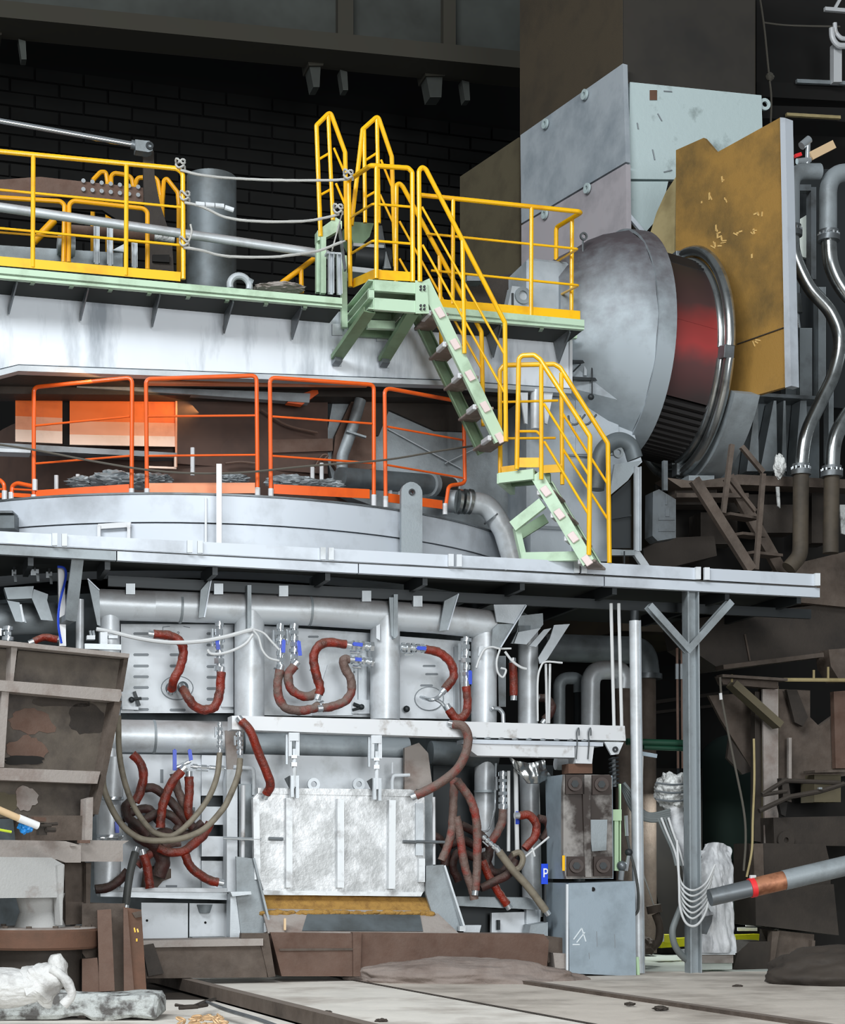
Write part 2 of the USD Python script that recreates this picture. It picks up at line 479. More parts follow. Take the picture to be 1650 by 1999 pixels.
M('floor_dust', (206, 197, 186), 0.85, dirt=((150, 140, 130), 1.1, 0.45, 0.7), bump=(24, 0.25), var=0.08)
M('floor_pale', (230, 225, 216), 0.8, dirt=((178, 168, 158), 1.3, 0.48, 0.72), bump=(24, 0.2), var=0.08)
M('floor_back', (214, 222, 214), 0.7, dirt=((180, 186, 178), 1.0, 0.4, 0.7))
M('kerb', (182, 186, 184), 0.85, dirt=((92, 90, 88), 7.0, 0.46, 0.6), bump=(40, 0.7))
M('door_plate', (172, 174, 174), 0.36, 0.2, dirt=((208, 210, 211), 3.6, 0.44, 0.58), bump=(14, 0.22))
M('door_rib', (222, 226, 228), 0.45, 0.1, dirt=((160, 160, 160), 6.0, 0.5, 0.7))
M('cabinet', (150, 164, 174), 0.5, 0.1, dirt=((124, 136, 144), 2.2, 0.45, 0.7), bump=(50, 0.06))
M('dirty_clamp', (150, 146, 142), 0.5, 0.2, dirt=((58, 50, 46), 2.4, 0.44, 0.58))
M('bolt_brown', (66, 56, 52), 0.5, 0.3)
M('sack_white', (204, 204, 202), 0.6, dirt=((150, 148, 146), 4.5, 0.5, 0.68), bump=(16, 0.8))
M('heap_dust', (140, 128, 121), 0.9, dirt=((116, 102, 94), 2.5, 0.45, 0.7), bump=(40, 0.35))
M('tan_dust', (206, 194, 170), 0.9, dirt=((205, 196, 185), 1.6, 0.42, 0.6), bump=(40, 0.3))
M('cloth_white', (222, 224, 226), 0.7, dirt=((178, 180, 184), 3.5, 0.48, 0.7), bump=(11, 0.6))
M('foil_white', (206, 208, 206), 0.5, 0.2, dirt=((120, 120, 118), 9.0, 0.48, 0.66), bump=(40, 0.5))
M('cable_grey', (112, 118, 118), 0.5)
M('red_band', (232, 48, 52), 0.5)
M('copper_worn', (186, 128, 96), 0.45, 0.4, dirt=((140, 90, 66), 9.0, 0.45, 0.65), streak=False)
M('yellow_rail', (214, 212, 20), 0.5)
M('wood_tan', (220, 190, 150), 0.6)
M('lime', (200, 220, 60), 0.5)
M('dark_green', (14, 58, 40), 0.5)
M('green_light', (190, 220, 180), 0.5)
M('chain', (206, 170, 128), 0.5, 0.3)
M('mark_dark', (60, 62, 64), 0.7)
M('chalk', (214, 222, 226), 0.8)
M('slot_dark', (132, 138, 142), 0.7)
M('black_gap', (12, 12, 12), 0.9)
M('dusk_teal', (40, 58, 54), 0.8)
M('concrete_lit', (196, 192, 184), 0.8)
# ================================================================= THE SETTING
def G(px, py, z=0.0):
    """The point of the level z under a pixel."""
    d = (ZC - z) * FPX / (py - HY)
    return np.array([(px - CX) / FPX * d, d, z])


def slab(xy, z0, z1, bev=0.01):
    m = solid(np.array(xy, float)[:, :2], z1 - z0, bev)
    m.vertices[:, 2] += z0
    return m


def relief(xy, z, amp, step=0.12, seed=1, freq=1.6, skirt=0.3):
    """A dusty, slightly uneven ground patch over polygon xy."""
    p = Polygon(np.array(xy)[:, :2])
    x0, y0, x1, y1 = p.bounds
    nx, ny = int((x1 - x0) / step) + 2, int((y1 - y0) / step) + 2
    gx, gy = np.meshgrid(np.linspace(x0, x1, nx), np.linspace(y0, y1, ny), indexing='ij')
    zz = z + amp * (meshkit.fbm(np.stack([gx * freq, gy * freq, gx * 0 + seed], -1), 4, seed) * 2 - 1)
    v = np.stack([gx, gy, zz], -1).reshape(-1, 3)
    i, j = np.meshgrid(np.arange(nx - 1), np.arange(ny - 1), indexing='ij')
    q = np.stack([i * ny + j, (i + 1) * ny + j, (i + 1) * ny + j + 1, i * ny + j + 1], -1).reshape(-1, 4)
    c = v[q].mean(1)
    q = q[shapely.contains_xy(p, c[:, 0], c[:, 1])]
    return trimesh.Trimesh(v, np.vstack([q[:, [0, 1, 2]], q[:, [0, 2, 3]]]), process=False)


floor = Thing('floor', 'dusty steel and concrete melt shop floor in front of the furnace', None, kind='structure')
floor.p('floor_base', slab([(-9, 5), (9, 5), (9, 34), (-9, 34)], -0.5, -0.08, 0), 'brown_dark')
dirF = unit((0.37, -0.93, 0)); sideF = np.array([0.93, 0.37, 0])
A0, B0, C0 = G(300, 1905), G(560, 1890), G(835, 1890)


def strip(p0, w0, p1, w1, y0, y1):
    """Ground strip between two slab joints, from depth y0 to y1."""
    def at(p, off, y):
        s = (y - p[1]) / dirF[1]
        q = p + dirF * s
        return (q[0] + off, y)
    return [at(p0, w0, y0), at(p1, w1, y0), at(p1, w1, y1), at(p0, w0, y1)]


K0 = A0 - np.array([4.6, 0, 0]); E0 = C0 + np.array([6.5, 0, 0])
floor.p('floor_plate', slab(strip(K0, 0, A0, -0.05, 8, 15.2), -0.30, -0.07), 'floor_pale')
floor.p('floor_plate', slab(strip(A0, 0.08, B0, -0.02, 8, 18.6), -0.30, 0.0), 'floor_pale')
floor.p('floor_plate', slab(strip(B0, 0.03, C0, -0.03, 8, 18.9), -0.30, -0.012), 'floor_dust')
floor.p('floor_plate', slab(strip(C0, 0.05, E0, 0, 8, 18.05), -0.30, 0.004), 'floor_dust')
rail = [A0 + dirF * s for s in (-0.1, 8)]
floor.p('floor_rail', bar(rail[0] + Z * 0.0, rail[1] + Z * 0.0, 0.10, 0.11), 'brown')
floor.p('floor_joint', bar(B0 + dirF * -0.3 - Z * 0.02, B0 + dirF * 8 - Z * 0.02, 0.05, 0.05), 'brown_dark')
floor.p('floor_joint', bar(C0 + dirF * 0.0 - Z * 0.0, C0 + dirF * 9, 0.09, 0.04), 'brown')
floor.p('floor_back_plate', slab([(1.9, 18.2), (5.6, 18.2), (5.6, 27), (1.9, 27)], -0.30, -0.02), 'floor_back')  # light on the rear floor is put into its pale colour

wallp = Plane(D(500, HY, 31.0), U)
wall = Thing('wall_back', 'blackened masonry wall at the far side of the hall', None, kind='structure')
s0, s1 = wallp.loc(-600, 300)[0], wallp.loc(2400, 300)[0]
wall.p('wall_core', wallp.prism([(s0, -0.5), (s1, -0.5), (s1, 22), (s0, 22)], 0, 0.4, 0, local=True), 'mortar')
zb0, zb1 = wallp.loc(500, 640)[1], wallp.loc(500, 190)[1]
sb0, sb1 = wallp.loc(-30, 300)[0], wallp.loc(1040, 300)[0]
rows, cols = 17, 12
rh, cw = (zb1 - zb0) / rows, (sb1 - sb0) / cols
for r in range(rows):
    for c in range(cols + 1):
        a = sb0 + (c - 0.5 * (r % 2)) * cw
        th = 0.05 + 0.03 * RNG.random()
        wall.p('block', wallp.prism([(a + .02, zb0 + r * rh + .018), (a + cw - .02, zb0 + r * rh + .018), (a + cw - .02, zb0 + (r + 1) * rh - .018), (a + .02, zb0 + (r + 1) * rh - .018)], th, th, 0.01, local=True), 'block')

# ---- crane girder high behind, with its corbels
gp = Plane(D(500, HY, 27.0), U)
cg = Thing('crane_girder', 'long grey riveted crane girder across the top of the dark hall', 'girder')
xs = [-260, 660, 690, 866, 890, 1060]
def gz(x, top):                                   # flange lines of the girder
    return (0 + x * 0.098 + 0) if top else (33 + x * 0.098)
for a, b in ((-260, 676), (676, 878), (878, 1100)):
    cg.p('web_panel', gp.prism([(a, -260), (b, -260), (b, gz(b, True)), (a, gz(a, True))], -0.25, 0.03, 0), 'girder_grey')
for a, b in ((660, 690), (866, 890)):
    cg.p('stiffener', gp.prism([(a, -260), (b, -260), (b, gz(b, True)), (a, gz(a, True))], -0.1, 0.16, 0), 'girder_flange')
cg.p('lower_flange', gp.prism([(-260, gz(-260, 1)), (1100, gz(1100, 1)), (1100, gz(1100, 0)), (-260, gz(-260, 0))], 0.0, 0.7, 0), 'girder_flange')
for k, (x0, y0, x1, y1, sh) in enumerate(((598, 100, 636, 0, 0), (826, 120, 874, 0, 0), (-30, 40, 8, 0, 0))):
    t = Thing('corbel', ['grey corbel under the crane girder above the tall ladder rails', 'grey corbel under the crane girder nearest the brown tower', 'grey corbel under the crane girder at the far left edge'][k], 'bracket', 'corbels under the crane girder')
    t.p('head', gp.prism([(x0, y0), (x1, y0), (x1 - 5, y0 + 28), (x0 + 5, y0 + 28)], -0.5, 0.4), 'girder_flange')
    t.p('stem', gp.prism([(x0 + 6, y0 + 28), (x1 - 10, y0 + 28), (x1 - 12, y0 + 70), (x0 + 14, y0 + 70)], -0.55, 0.3), 'girder_grey')
    t.p('knee', gp.prism([(x1 + 28, y0 + 36), (x1 + 42, y0 + 40), (x1 + 44, y0 + 76), (x1 + 34, y0 + 76)], -0.6, 0.2), 'girder_grey')
    t.p('arm', bar(gp.pt(x0 + 18, y0 + 50, -0.75), gp.pt(x0 + 18, y0 + 50, -3.68), 0.14, 0.2), 'girder_flange')

# ================================================================= THE BROWN TOWER AND ITS CLADDING
E_, L_, R_ = np.array([2.466, 21.5]), np.array([1.32, 23.6]), np.array([4.18, 21.87])
TL, TR = Plane(E_, L_ - E_), Plane(E_, R_ - E_)
tw = Thing('duct_tower', 'tall brown steel duct tower rising out of the picture above the white hood', 'tower')
body = slab([E_, R_, R_ + (L_ - E_), L_], 4.0, 13.5, 0.02)
tw.p('shaft', body, 'tower_brown')
tw.p('front_sheet', TR.prism([(1217, -150), (1475, -150), (1473, 400), (1217, 400)], 0.02, 0.018, 0), 'tower_dark')
tw.p('side_wing', TL.prism([(1013, 268), (898, 345), (898, 546), (1013, 546)], 0.0, 0.06), 'olive')

hood = Thing('fume_hood', 'pale grey clad fume hood with lifting eyes on the brown tower', 'hood')
hood.p('side_panel', TL.prism([(1016, 264), (1216, 124), (1222, 316), (1018, 436)], 0.10, 0.07), 'clad_grey')
hood.p('side_panel', TL.prism([(1018, 440), (1222, 320), (1226, 640), (1018, 640)], 0.10, 0.07), 'clad_mauve')
hood.p('corner_strip', TR.prism([(1218, 170), (1226, 170), (1230, 455), (1220, 455)], 0.06, 0.05), 'clad_grey')
hood.p('front_panel', TR.prism([(1230, 160), (1487, 186), (1490, 300), (1440, 352), (1226, 349)], 0.12, 0.08), 'clad_pale')
hood.p('lower_panel', TR.prism([(1228, 354), (1305, 354), (1290, 420), (1262, 452), (1228, 420)], 0.10, 0.05), 'clad_pale')
hood.p('brace', bar(TR.pt(1222, 415, 0.2), TR.pt(1262, 462, 0.2), 0.05, 0.05), 'deck_silver')
hood.p('front_patch', TR.box(1269, 176, 1283, 195, 0.13, 0.01, 0), 'rust_plate')
for x, y in ((1066, 242), (1148, 368), (1065, 418), (1143, 185)):
    c = TL.pt(x, y, 0.12)
    hood.p('lifting_eye', lathe(c, TL.N, [(0.03, 0), (0.065, 0), (0.065, .03), (0.03, .03), (0.03, 0)], 14), 'clad_pale')
c = TR.pt(1492, 205, 0.06)
hood.p('lifting_eye', lathe(c, TR.N, [(0.035, 0), (0.075, 0), (0.075, .03), (0.035, .03), (0.035, 0)], 16), 'clad_pale')
for x0, y0, x1, y1 in ((1244, 240, 1246, 252), (1284, 222, 1292, 236), (1274, 292, 1278, 312), (1296, 336, 1312, 332), (1296, 178, 1312, 179)):
    hood.p('weld_scar', bar(TR.pt(x0, y0, 0.125), TR.pt(x1, y1, 0.125), 0.018, 0.012), 'slot_dark')

gq = Plane(D(1530, HY, 18.5), (-.71, 1.0))
one('tan_baffle', gq.prism([(1320, 345), (1316, 520), (1255, 520), (1268, 460), (1282, 415), (1300, 375)], -0.35, 0.05), 'tan', 'tan curved edge plate peeping from behind the gold shield', 'plate')
gs = Thing('heat_shield', 'tall gold brown heat shield plate with a notched top and pale edge strip', 'shield')
gs.p('plate', gq.prism([(1320, 293), (1374, 269), (1399, 298), (1524, 229), (1535, 755), (1425, 786), (1318, 800)], 0.0, 0.05), 'gold_plate')
gs.p('edge_strip', gq.prism([(1523, 229), (1533, 230), (1545, 753), (1533, 757)], 0.02, 0.12), 'deck_silver')
gs.p('weld_seam', bar(gq.pt(1440, 672, 0.005), gq.pt(1530, 640, 0.005), 0.015, 0.01), 'brown_dark')
for i, (x, y) in enumerate(((1400, 450), (1403, 455), (1401, 460), (1409, 466), (1412, 474), (1405, 480), (1392, 482), (1394, 475), (1446, 452), (1436, 457), (1474, 450), (1468, 455), (1388, 386), (1415, 388), (1412, 352), (1480, 664), (1472, 671), (1488, 418), (1476, 417), (1398, 445), (1406, 462), (1414, 470), (1396, 478), (1440, 455), (1472, 452), (1385, 383), (1418, 392), (1410, 350), (1477, 668), (1370, 395), (1480, 418), (1468, 500))):
    L = 0.012 + 0.03 * RNG.random(); a = RNG.uniform(-0.2, 1.9)
    c = gq.pt(x, y, 0.003)
    v = (gq.U * -math.cos(a) + Z * math.sin(a)) * L
    gs.p('scratch', bar(c - v, c + v, 0.010 + .012 * RNG.random(), 0.006, up=gq.N), 'gold_scar')

# ================================================================= THE ROUND GAS DUCT (axis along the furnace front)
AX = U
c1 = np.array([(1209 - CX) / FPX * 19.6, 19.6, 6.93]); R1 = 1.257
elbow = Thing('elbow_duct', 'large grey conical exhaust duct with a round flange mouth facing right', 'duct')
elbow.p('flange_band', lathe(c1, AX, [(R1 - .03, -0.09), (R1, -0.09), (R1, 0.12), (R1 - .03, 0.12), (R1 - .03, -0.09)], 72), 'cone_grey')
# faceted transition from the box section to the round mouth
def ringpts(c, r, n, rot=0.0):
    a = np.arange(n) * 2 * np.pi / n + rot
    return c + r * (np.cos(a)[:, None] * Z + np.sin(a)[:, None] * (-N))
def loft(rings, cap0=True, cap1=True):
    n = len(rings[0]); v = np.vstack(rings); f = []
    for k in range(len(rings) - 1):
        for i in range(n):
            j = (i + 1) % n
            f += [(k * n + i, k * n + j, (k + 1) * n + j), (k * n + i, (k + 1) * n + j, (k + 1) * n + i)]
    if cap0: f += [(0, i + 1, i) for i in range(1, n - 1)]
    if cap1: f += [((len(rings) - 1) * n, (len(rings) - 1) * n + i, (len(rings) - 1) * n + i + 1) for i in range(1, n - 1)]
    m = trimesh.Trimesh(v, f, process=False)
    m.fix_normals()
    return m
a16 = np.arange(16) * 2 * np.pi / 16
box16 = []
for a in a16:
    x, y = math.sin(a), math.cos(a)
    k = max(abs(x) / 0.62, abs(y) / 1.0)
    box16.append((y / k, x / k))
sec = lambda off, w, h, dz: np.array([c1 + AX * off + Z * (y * h + dz) - N * (x * w / 0.62) for y, x in box16])
elbow.p('cone', loft([ringpts(c1 - AX * 0.09, R1 - 0.015, 16), ringpts(c1 - AX * 0.38, R1 * 0.93, 16), sec(-0.95, 0.62, 0.88, -0.12)], True, True), 'cone_grey', smooth=28)
elbow.p('box_section', cbox(c1 - AX * 0.95 - Z * 0.75, AX * 0.36, N * 0.56, Z * 1.45, 0.03), 'clad_grey')
elbow.p('top_lug', FA.prism([(1110, 505), (1170, 468), (1178, 490), (1120, 560), (1100, 560)], -0.9, 0.05), 'clad_grey')
elbow.p('handrail_bar', bar(P(1117, 706, -0.62), P(1175, 708, -0.62), 0.03, 0.03), 'steel_dark')
elbow.p('ledge', bar(P(1117, 739, -0.62), P(1212, 744, -0.62), 0.05, 0.03), 'steel_dark')
elbow.p('chain', tube([P(1156, 706, -0.58), P(1156, 780, -0.58)], 0.008, 6), 'steel_dark')
elbow.p('hook', ball(P(1154, 775, -0.58), 0.035, 1), 'steel_dark')
elbow.p('chain', tube([P(1138, 470, -0.8), P(1140, 560, -0.8)], 0.012, 6), 'steel_grey')
elbow.p('chain_ring', lathe(P(1139, 462, -0.8), N, [(0.025, 0), (0.045, 0), (0.045, .02), (0.025, .02), (0.025, 0)], 12), 'steel_grey')
elbow.p('rod', bar(P(1120, 725, -0.62), P(1192, 652, -0.75), 0.012, 0.012), 'steel_dark')
for x in (1110, 1132):
    pts = [P(x, 812, -0.6), P(x + 3, 826, -0.56), P(x + 16, 828, -0.56), P(x + 28, 815, -0.56), P(x + 32, 810, -0.6)]
    elbow.p('grab_handle', tube(spline(pts, 4), 0.012, 8), 'steel_grey')

sleeve = Thing('tube_sleeve', 'dark ribbed round duct sleeve with a red middle between flange and tube ring', 'duct')
cs0, cs1 = c1 + AX * 0.06 - Z * 0.02, c1 + AX * 0.80 - Z * 0.14
nt = 84
sleeve.p('liner', lathe((cs0 + cs1) / 2, AX, [(1.0, -.36), (1.04, -.36), (1.04, .36), (1.0, .36), (1.0, -.36)], 48), 'black_gap')


def arc_solid(c, ax, r0, r1, h0, h1, a0, a1, n=24):
    """A curved plate round an axis, from angle a0 to a1 (0 = up, pi/2 = towards the viewer)."""
    e2 = np.array([N[0], N[1], 0.0])
    v = []
    for a in np.linspace(a0, a1, n + 1):
        o = math.cos(a) * Z + math.sin(a) * e2
        v += [c + o * r0 + ax * h0, c + o * r1 + ax * h0, c + o * r1 + ax * h1, c + o * r0 + ax * h1]
    f = []
    for k in range(n):
        for j in range(4):
            j2 = (j + 1) % 4
            f += [(k * 4 + j, k * 4 + j2, k * 4 + 4 + j2), (k * 4 + j, k * 4 + 4 + j2, k * 4 + 4 + j)]
    f += [(0, 1, 2), (0, 2, 3), (4 * n, 4 * n + 2, 4 * n + 1), (4 * n, 4 * n + 3, 4 * n + 2)]
    m = trimesh.Trimesh(np.array(v), f, process=False)
    m.fix_normals()
    return m


for a0, a1, mt in ((0.80, 1.524, 'sleeve_glow_paint'), (1.526, 2.25, 'sleeve_glow_paint')):
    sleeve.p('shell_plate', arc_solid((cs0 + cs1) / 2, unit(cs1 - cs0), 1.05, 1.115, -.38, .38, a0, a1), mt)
for i in range(nt):
    a = 2 * np.pi * i / nt
    o = (math.cos(a) * Z + math.sin(a) * N) * 1.08
    if not 0.80 < a < 2.25:
        sleeve.p('tube', tube([cs0 + o, cs1 + o], 0.047, 8), 'sleeve_dark')

c2 = np.array([(1325 - CX) / FPX * 19.82, 19.82, 6.80])
tr = Thing('tube_ring', 'bright double tube ring with clamps facing the conical duct', 'pipe ring')
for k, (rr, off, r0) in enumerate(((1.23, 0.02, 0.062), (1.10, -0.02, 0.058))):
    for a0, a1 in ((0.03, 1.68), (1.78, 3.1), (3.16, 6.22)):
        a = np.linspace(a0, a1, 34)
        pts = c2 + AX * off + rr * (np.cos(a)[:, None] * Z + np.sin(a)[:, None] * N)
        tr.p('ring_tube', tube(pts, r0, 12), 'steel_bright')
for a in (1.73, 0.0, 3.13):
    o = math.cos(a) * Z + math.sin(a) * N
    tr.p('clamp', cbox(c2 + o * 1.165, o * 0.11, AX * 0.06, np.cross(o, AX) * 0.07), 'steel_grey')
skirt = Thing('ring_flange', 'grey round duct flange behind the double tube ring', 'flange')
skirt.p('band', arc_solid(c2 + AX * 0.10, AX, 1.22, 1.34, 0.0, 0.30, 2.05, 4.4, 36), 'silver_dull')
skirt.p('collar', lathe(c2 + AX * 0.45, AX, [(0.5, -.1), (0.85, -.1), (0.85, 0.2), (0.5, 0.2), (0.5, -.1)], 48), 'sleeve_dark')

rb = Thing('duct_plinth', 'grey stiffened duct base with upright gusset ribs below the gold shield', 'duct base')
bp = Plane(D(1500, HY, 20.2), U)
rb.p('skirt_plate', bp.prism([(1400, 778), (1600, 782), (1600, 950), (1380, 945), (1340, 930)], -0.15, 0.1), 'silver_dark')
rb.p('top_rail', bar(bp.pt(1460, 776, 0.0), bp.pt(1600, 784, 0.0), 0.30, 0.04), 'steel_grey')
for x0, x1, xb in ((1476, 1480, 1458), (1511, 1516, 1484), (1530, 1534, 1526), (1563, 1575, 1552)):
    rb.p('gusset', bp.prism([(x0, 782), (x1, 782), (x1 + 2, 920), (xb, 920)], 0.08, 0.2, 0), 'silver_dull')
rb.p('lower_block', bp.prism([(1330, 920), (1420, 900), (1430, 945), (1345, 950)], 0.1, 0.3), 'silver_dark')
rb.p('foot_plate', bp.prism([(1345, 928), (1395, 928), (1395, 938), (1345, 938)], 0.4, 0.3), 'silver_dull')

# pale machinery behind the S-pipes on the right
bk = Thing('filter_casing', 'grey upright casing with vertical channels behind the bent steel hoses', 'casing')
cp = Plane(D(1600, HY, 21.5), U)
bk.p('back_plate', cp.prism([(1535, 330), (1700, 330), (1700, 800), (1535, 790)], -0.3, 0.1), 'steel_dark')
for x0, x1, y0, y1, mt, t in ((1534, 1562, 540, 785, 'silver_dark', -0.1), (1562, 1586, 640, 785, 'silver_dull', 0.0), (1598, 1613, 560, 790, 'silver_dull', 0.1), (1556, 1584, 360, 372, 'steel_grey', .1), (1584, 1594, 365, 545, 'steel_grey', 0.1), (1618, 1628, 720, 900, 'silver_dull', 0.1)):
    bk.p('channel', cp.box(x0, y0, x1, y1, t, 0.12), mt)
bk.p('bright_opening', cp.prism([(1558, 430), (1584, 414), (1584, 505), (1560, 500)], -0.15, 0.05), 'floor_back')
bk.p('cylinder', cyl(cp.pt(1553, 575, 0.15), cp.pt(1556, 612, 0.15), 0.07), 'silver_dark')
bk.p('rod', cyl(cp.pt(1556, 612, 0.15), cp.pt(1560, 640, 0.15), 0.025), 'chrome')
bk.p('valve_stack', cat(cyl(cp.pt(1576, 345, 0.3), cp.pt(1578, 278, 0.3), 0.03), cyl(cp.pt(1565, 285, 0.3), cp.pt(1580, 272, 0.3), 0.05), cyl(cp.pt(1556, 315, 0.3), cp.pt(1582, 312, 0.3), 0.035)), 'fittings')
bk.p('red_handle', bar(cp.pt(1552, 305, 0.3), cp.pt(1564, 301, 0.3), 0.04, 0.04), 'red_band')
bk.p('pale_lever', bar(cp.pt(1583, 305, 0.32), cp.pt(1628, 282, 0.32), 0.04, 0.10), 'wood_tan')
bk.p('pale_ledge', bar(cp.pt(1550, 335, 0.2), cp.pt(1574, 318, 0.2), 0.05, 0.09), 'white_steel')

# ---- S-shaped hoses
sp = Plane(D(1600, HY, 19.4), U)
def s_hose(label, top, mid, low, base, r, rb_):
    t = Thing('steel_hose', label, 'hose', None)
    up = t.p('upper_pipe', tube(fil([sp.pt(x, y, 0) for x, y in top], 0.3, 10), r * 1.08, 18), 'silver_dull')
    t.p('hose', tube(spline([sp.pt(x, y, 0) for x, y in mid], 10), r * 0.92, 18), 'steel_bright')
    for (x, y) in (mid[0], mid[-1]):
        c = sp.pt(x, y, 0)
        fl = t.p('coupling', cat(cyl(c - Z * 0.03, c + Z * 0.03, r * 1.35, 20), cyl(c + Z * 0.05, c + Z * 0.09, r * 1.2, 20)), 'steel_grey')
        for k in range(12):
            a = k * math.pi / 6
            o = r * 1.2 * (math.cos(a) * sp.U + math.sin(a) * sp.N)
            t.p('bolt', bolt(c + o + Z * 0.03, Z, 0.013, 0.03), 'fittings', under=fl)
    t.p('lower_pipe', tube(fil([sp.pt(x, y, 0) for x, y in low], 0.3, 8), rb_, 18), base)
    return t
s_hose('S-bent bright steel hose next to the gold shield', [(1600, 335, ), (1546, 335), (1546, 452)], [(1547, 456), (1552, 500), (1580, 560), (1622, 610), (1640, 665), (1628, 730), (1600, 790), (1574, 850), (1564, 922)], [(1564, 926), (1563, 1060), (1562, 1085), (1540, 1110)], 'pipe_brown', 0.082, 0.088)
s_hose('S-bent bright steel hose at the right edge of the picture', [(1700, 340), (1617, 335), (1617, 462)], [(1618, 466), (1624, 520), (1650, 570), (1695, 620), (1715, 680), (1700, 750), (1655, 810), (1630, 860), (1624, 926)], [(1624, 930), (1622, 1080)], 'pipe_brown', 0.092, 0.088)
one('junction_box', [sp.prism([(1275, 960), (1287, 955), (1320, 975), (1320, 1050), (1284, 1056), (1274, 1046)], 0.1, 0.2), sp.box(1286, 1010, 1318, 1015, 0.11, 0.02), sp.box(1286, 1032, 1318, 1037, 0.11, 0.02), sp.box(1299, 965, 1303, 985, 0.11, 0.02), sp.box(1299, 992, 1307, 1008, 0.11, 0.02), bar(sp.pt(1298, 958, 0.0), sp.pt(1298, 900, 0.0), 0.05, 0.05, up=U)], 'steel_grey', 'small grey box hanging left of the brown lattice stair', 'box')

# ---- dark beams and bits top right
hp = Plane(D(1560, HY, 24.0), U)
one('roof_beam', hp.prism([(1478, 160), (1700, 165), (1700, 200), (1478, 188)], 0.0, 0.5), 'hall_dark', 'upper dark steel beam in the top right corner', 'beam')
one('roof_beam', hp.prism([(1478, 205), (1700, 212), (1700, 240), (1478, 230)], 0.3, 0.5), 'hall_dark', 'lower dark steel beam in the top right corner', 'beam')
one('dark_partition', hp.prism([(1478, -200), (2300, -200), (2300, 340), (1478, 340)], -0.7, 0.1), 'hall_dark', 'dark sheet partition behind the top right beams', 'partition')
one('light_strip', bar(hp.pt(1555, 159, 0.1), hp.pt(1650, 163, 0.1), 0.05, 0.05), 'silver_dull', 'thin pale flat bar lying on the upper right beam', 'bar')
one('light_strip', bar(hp.pt(1535, 224, 0.4), hp.pt(1640, 230, 0.4), 0.05, 0.04), 'tan', 'thin tan flat bar on the lower right beam', 'bar')
fr = Thing('lattice_work', 'white lattice frame with a curved ring at the top right edge', 'frame')
fr.p('post', hp.box(1628, 85, 1644, 160, 0.2, 0.1), 'white_steel')
fr.p('arc', tube(spline([hp.pt(1624, 55, 0.3), hp.pt(1626, 75, 0.3), hp.pt(1636, 88, 0.3), hp.pt(1652, 90, 0.3)], 6), 0.04, 10), 'white_steel')
fr.p('arc', tube(spline([hp.pt(1630, 45, 0.3), hp.pt(1632, 62, 0.3), hp.pt(1642, 74, 0.3), hp.pt(1655, 76, 0.3)], 6), 0.03, 10), 'white_steel')
fr.p('bar', bar(hp.pt(1610, 18, 0.2), hp.pt(1660, 22, 0.2), 0.05, 0.05), 'white_steel')
fr.p('diagonal', bar(hp.pt(1628, 20, 0.2), hp.pt(1642, -5, 0.2), 0.04, 0.04), 'white_steel')
rp = Thing('hanging_rope', 'thin knotted rope hanging beside the brown tower top right', 'rope')
rp.p('strand', tube(spline([hp.pt(x, y, 0.6) for x, y in ((1480, -20), (1486, 10), (1493, 60), (1498, 110), (1502, 150), (1506, 190), (1505, 240))], 5), 0.014, 8), 'rope_dark')
rp.p('knot', ball(hp.pt(1503, 150, 0.6), 0.055, 2, 0.4, 2), 'rope_dark')
one('sagging_wire', tube(spline([hp.pt(x, y, 0.2) for x, y in ((1490, 44), (1530, 49), (1580, 51), (1640, 52))], 5), 0.012, 6), 'rope_dark', 'thin slack wire across the top right corner', 'wire')
# ================================================================= FURNACE ROOF RING AND DECK
CC = np.array([-2.594, 20.75, 0.0])


def RC(px, py, R):
    """The point on the upright cylinder of radius R round the furnace axis seen at a pixel."""
    k = (px - CX) / FPX
    a, b, c = k * k + 1, -2 * (k * CC[0] + CC[1]), CC[0] ** 2 + CC[1] ** 2 - R * R
    d = (-b - math.sqrt(max(b * b - 4 * a * c, 0))) / (2 * a)
    return D(px, py, d)


def arc_plate(px0, px1, z0, z1, R, th, n=14):
    """Curved plate round the furnace axis between two pixel columns."""
    a = [math.atan2(*(RC(p, 1000, R) - CC)[:2][::-1]) for p in (px0, px1)]
    m = lathe(CC, Z, [(R - th, z0), (R, z0), (R, z1), (R - th, z1), (R - th, z0)], n, a[0], a[1], ref=(1, 0, 0))
    # close the ends
    k = 5
    return m


ring = Thing('furnace_ring', 'wide silver ring wall of the furnace shell under the orange guards', 'furnace')
ring.p('lower_band', lathe(CC, Z, [(3.2, 4.0), (3.84, 4.0), (3.84, 4.425), (3.2, 4.425), (3.2, 4.0)], 96), 'deck_silver')
ring.p('upper_band', lathe(CC, Z, [(2.4, 4.435), (3.86, 4.435), (3.86, 4.70), (2.4, 4.70), (2.4, 4.435)], 96), 'deck_silver')
ring.p('top_rim', lathe(CC, Z, [(3.6, 4.702), (3.87, 4.702), (3.87, 4.72), (3.6, 4.72), (3.6, 4.702)], 96), 'steel_grey')
for px, y0, y1 in ((402, 972, 1066), (783, 990, 1036), (806, 1040, 1086)):
    ring.p('weld_strip', bar(RC(px, y0, 3.87), RC(px, y1, 3.87), 0.02, 0.02, up=(0, 1, 0)), 'white_steel')
ring.p('hatch_frame', cat(bar(RC(192, 1028, 3.88), RC(256, 1024, 3.88), 0.02, 0.05), bar(RC(194, 1026, 3.88), RC(194, 1050, 3.88), 0.03, 0.05, up=(0, 1, 0)), bar(RC(252, 1024, 3.88), RC(252, 1052, 3.88), 0.03, 0.05, up=(0, 1, 0))), 'white_steel')
ring.p('side_bracket', cbox(RC(14, 1022, 3.95), (0.1, 0, 0), (0, 0.1, 0), Z * 0.07), 'silver_dark')
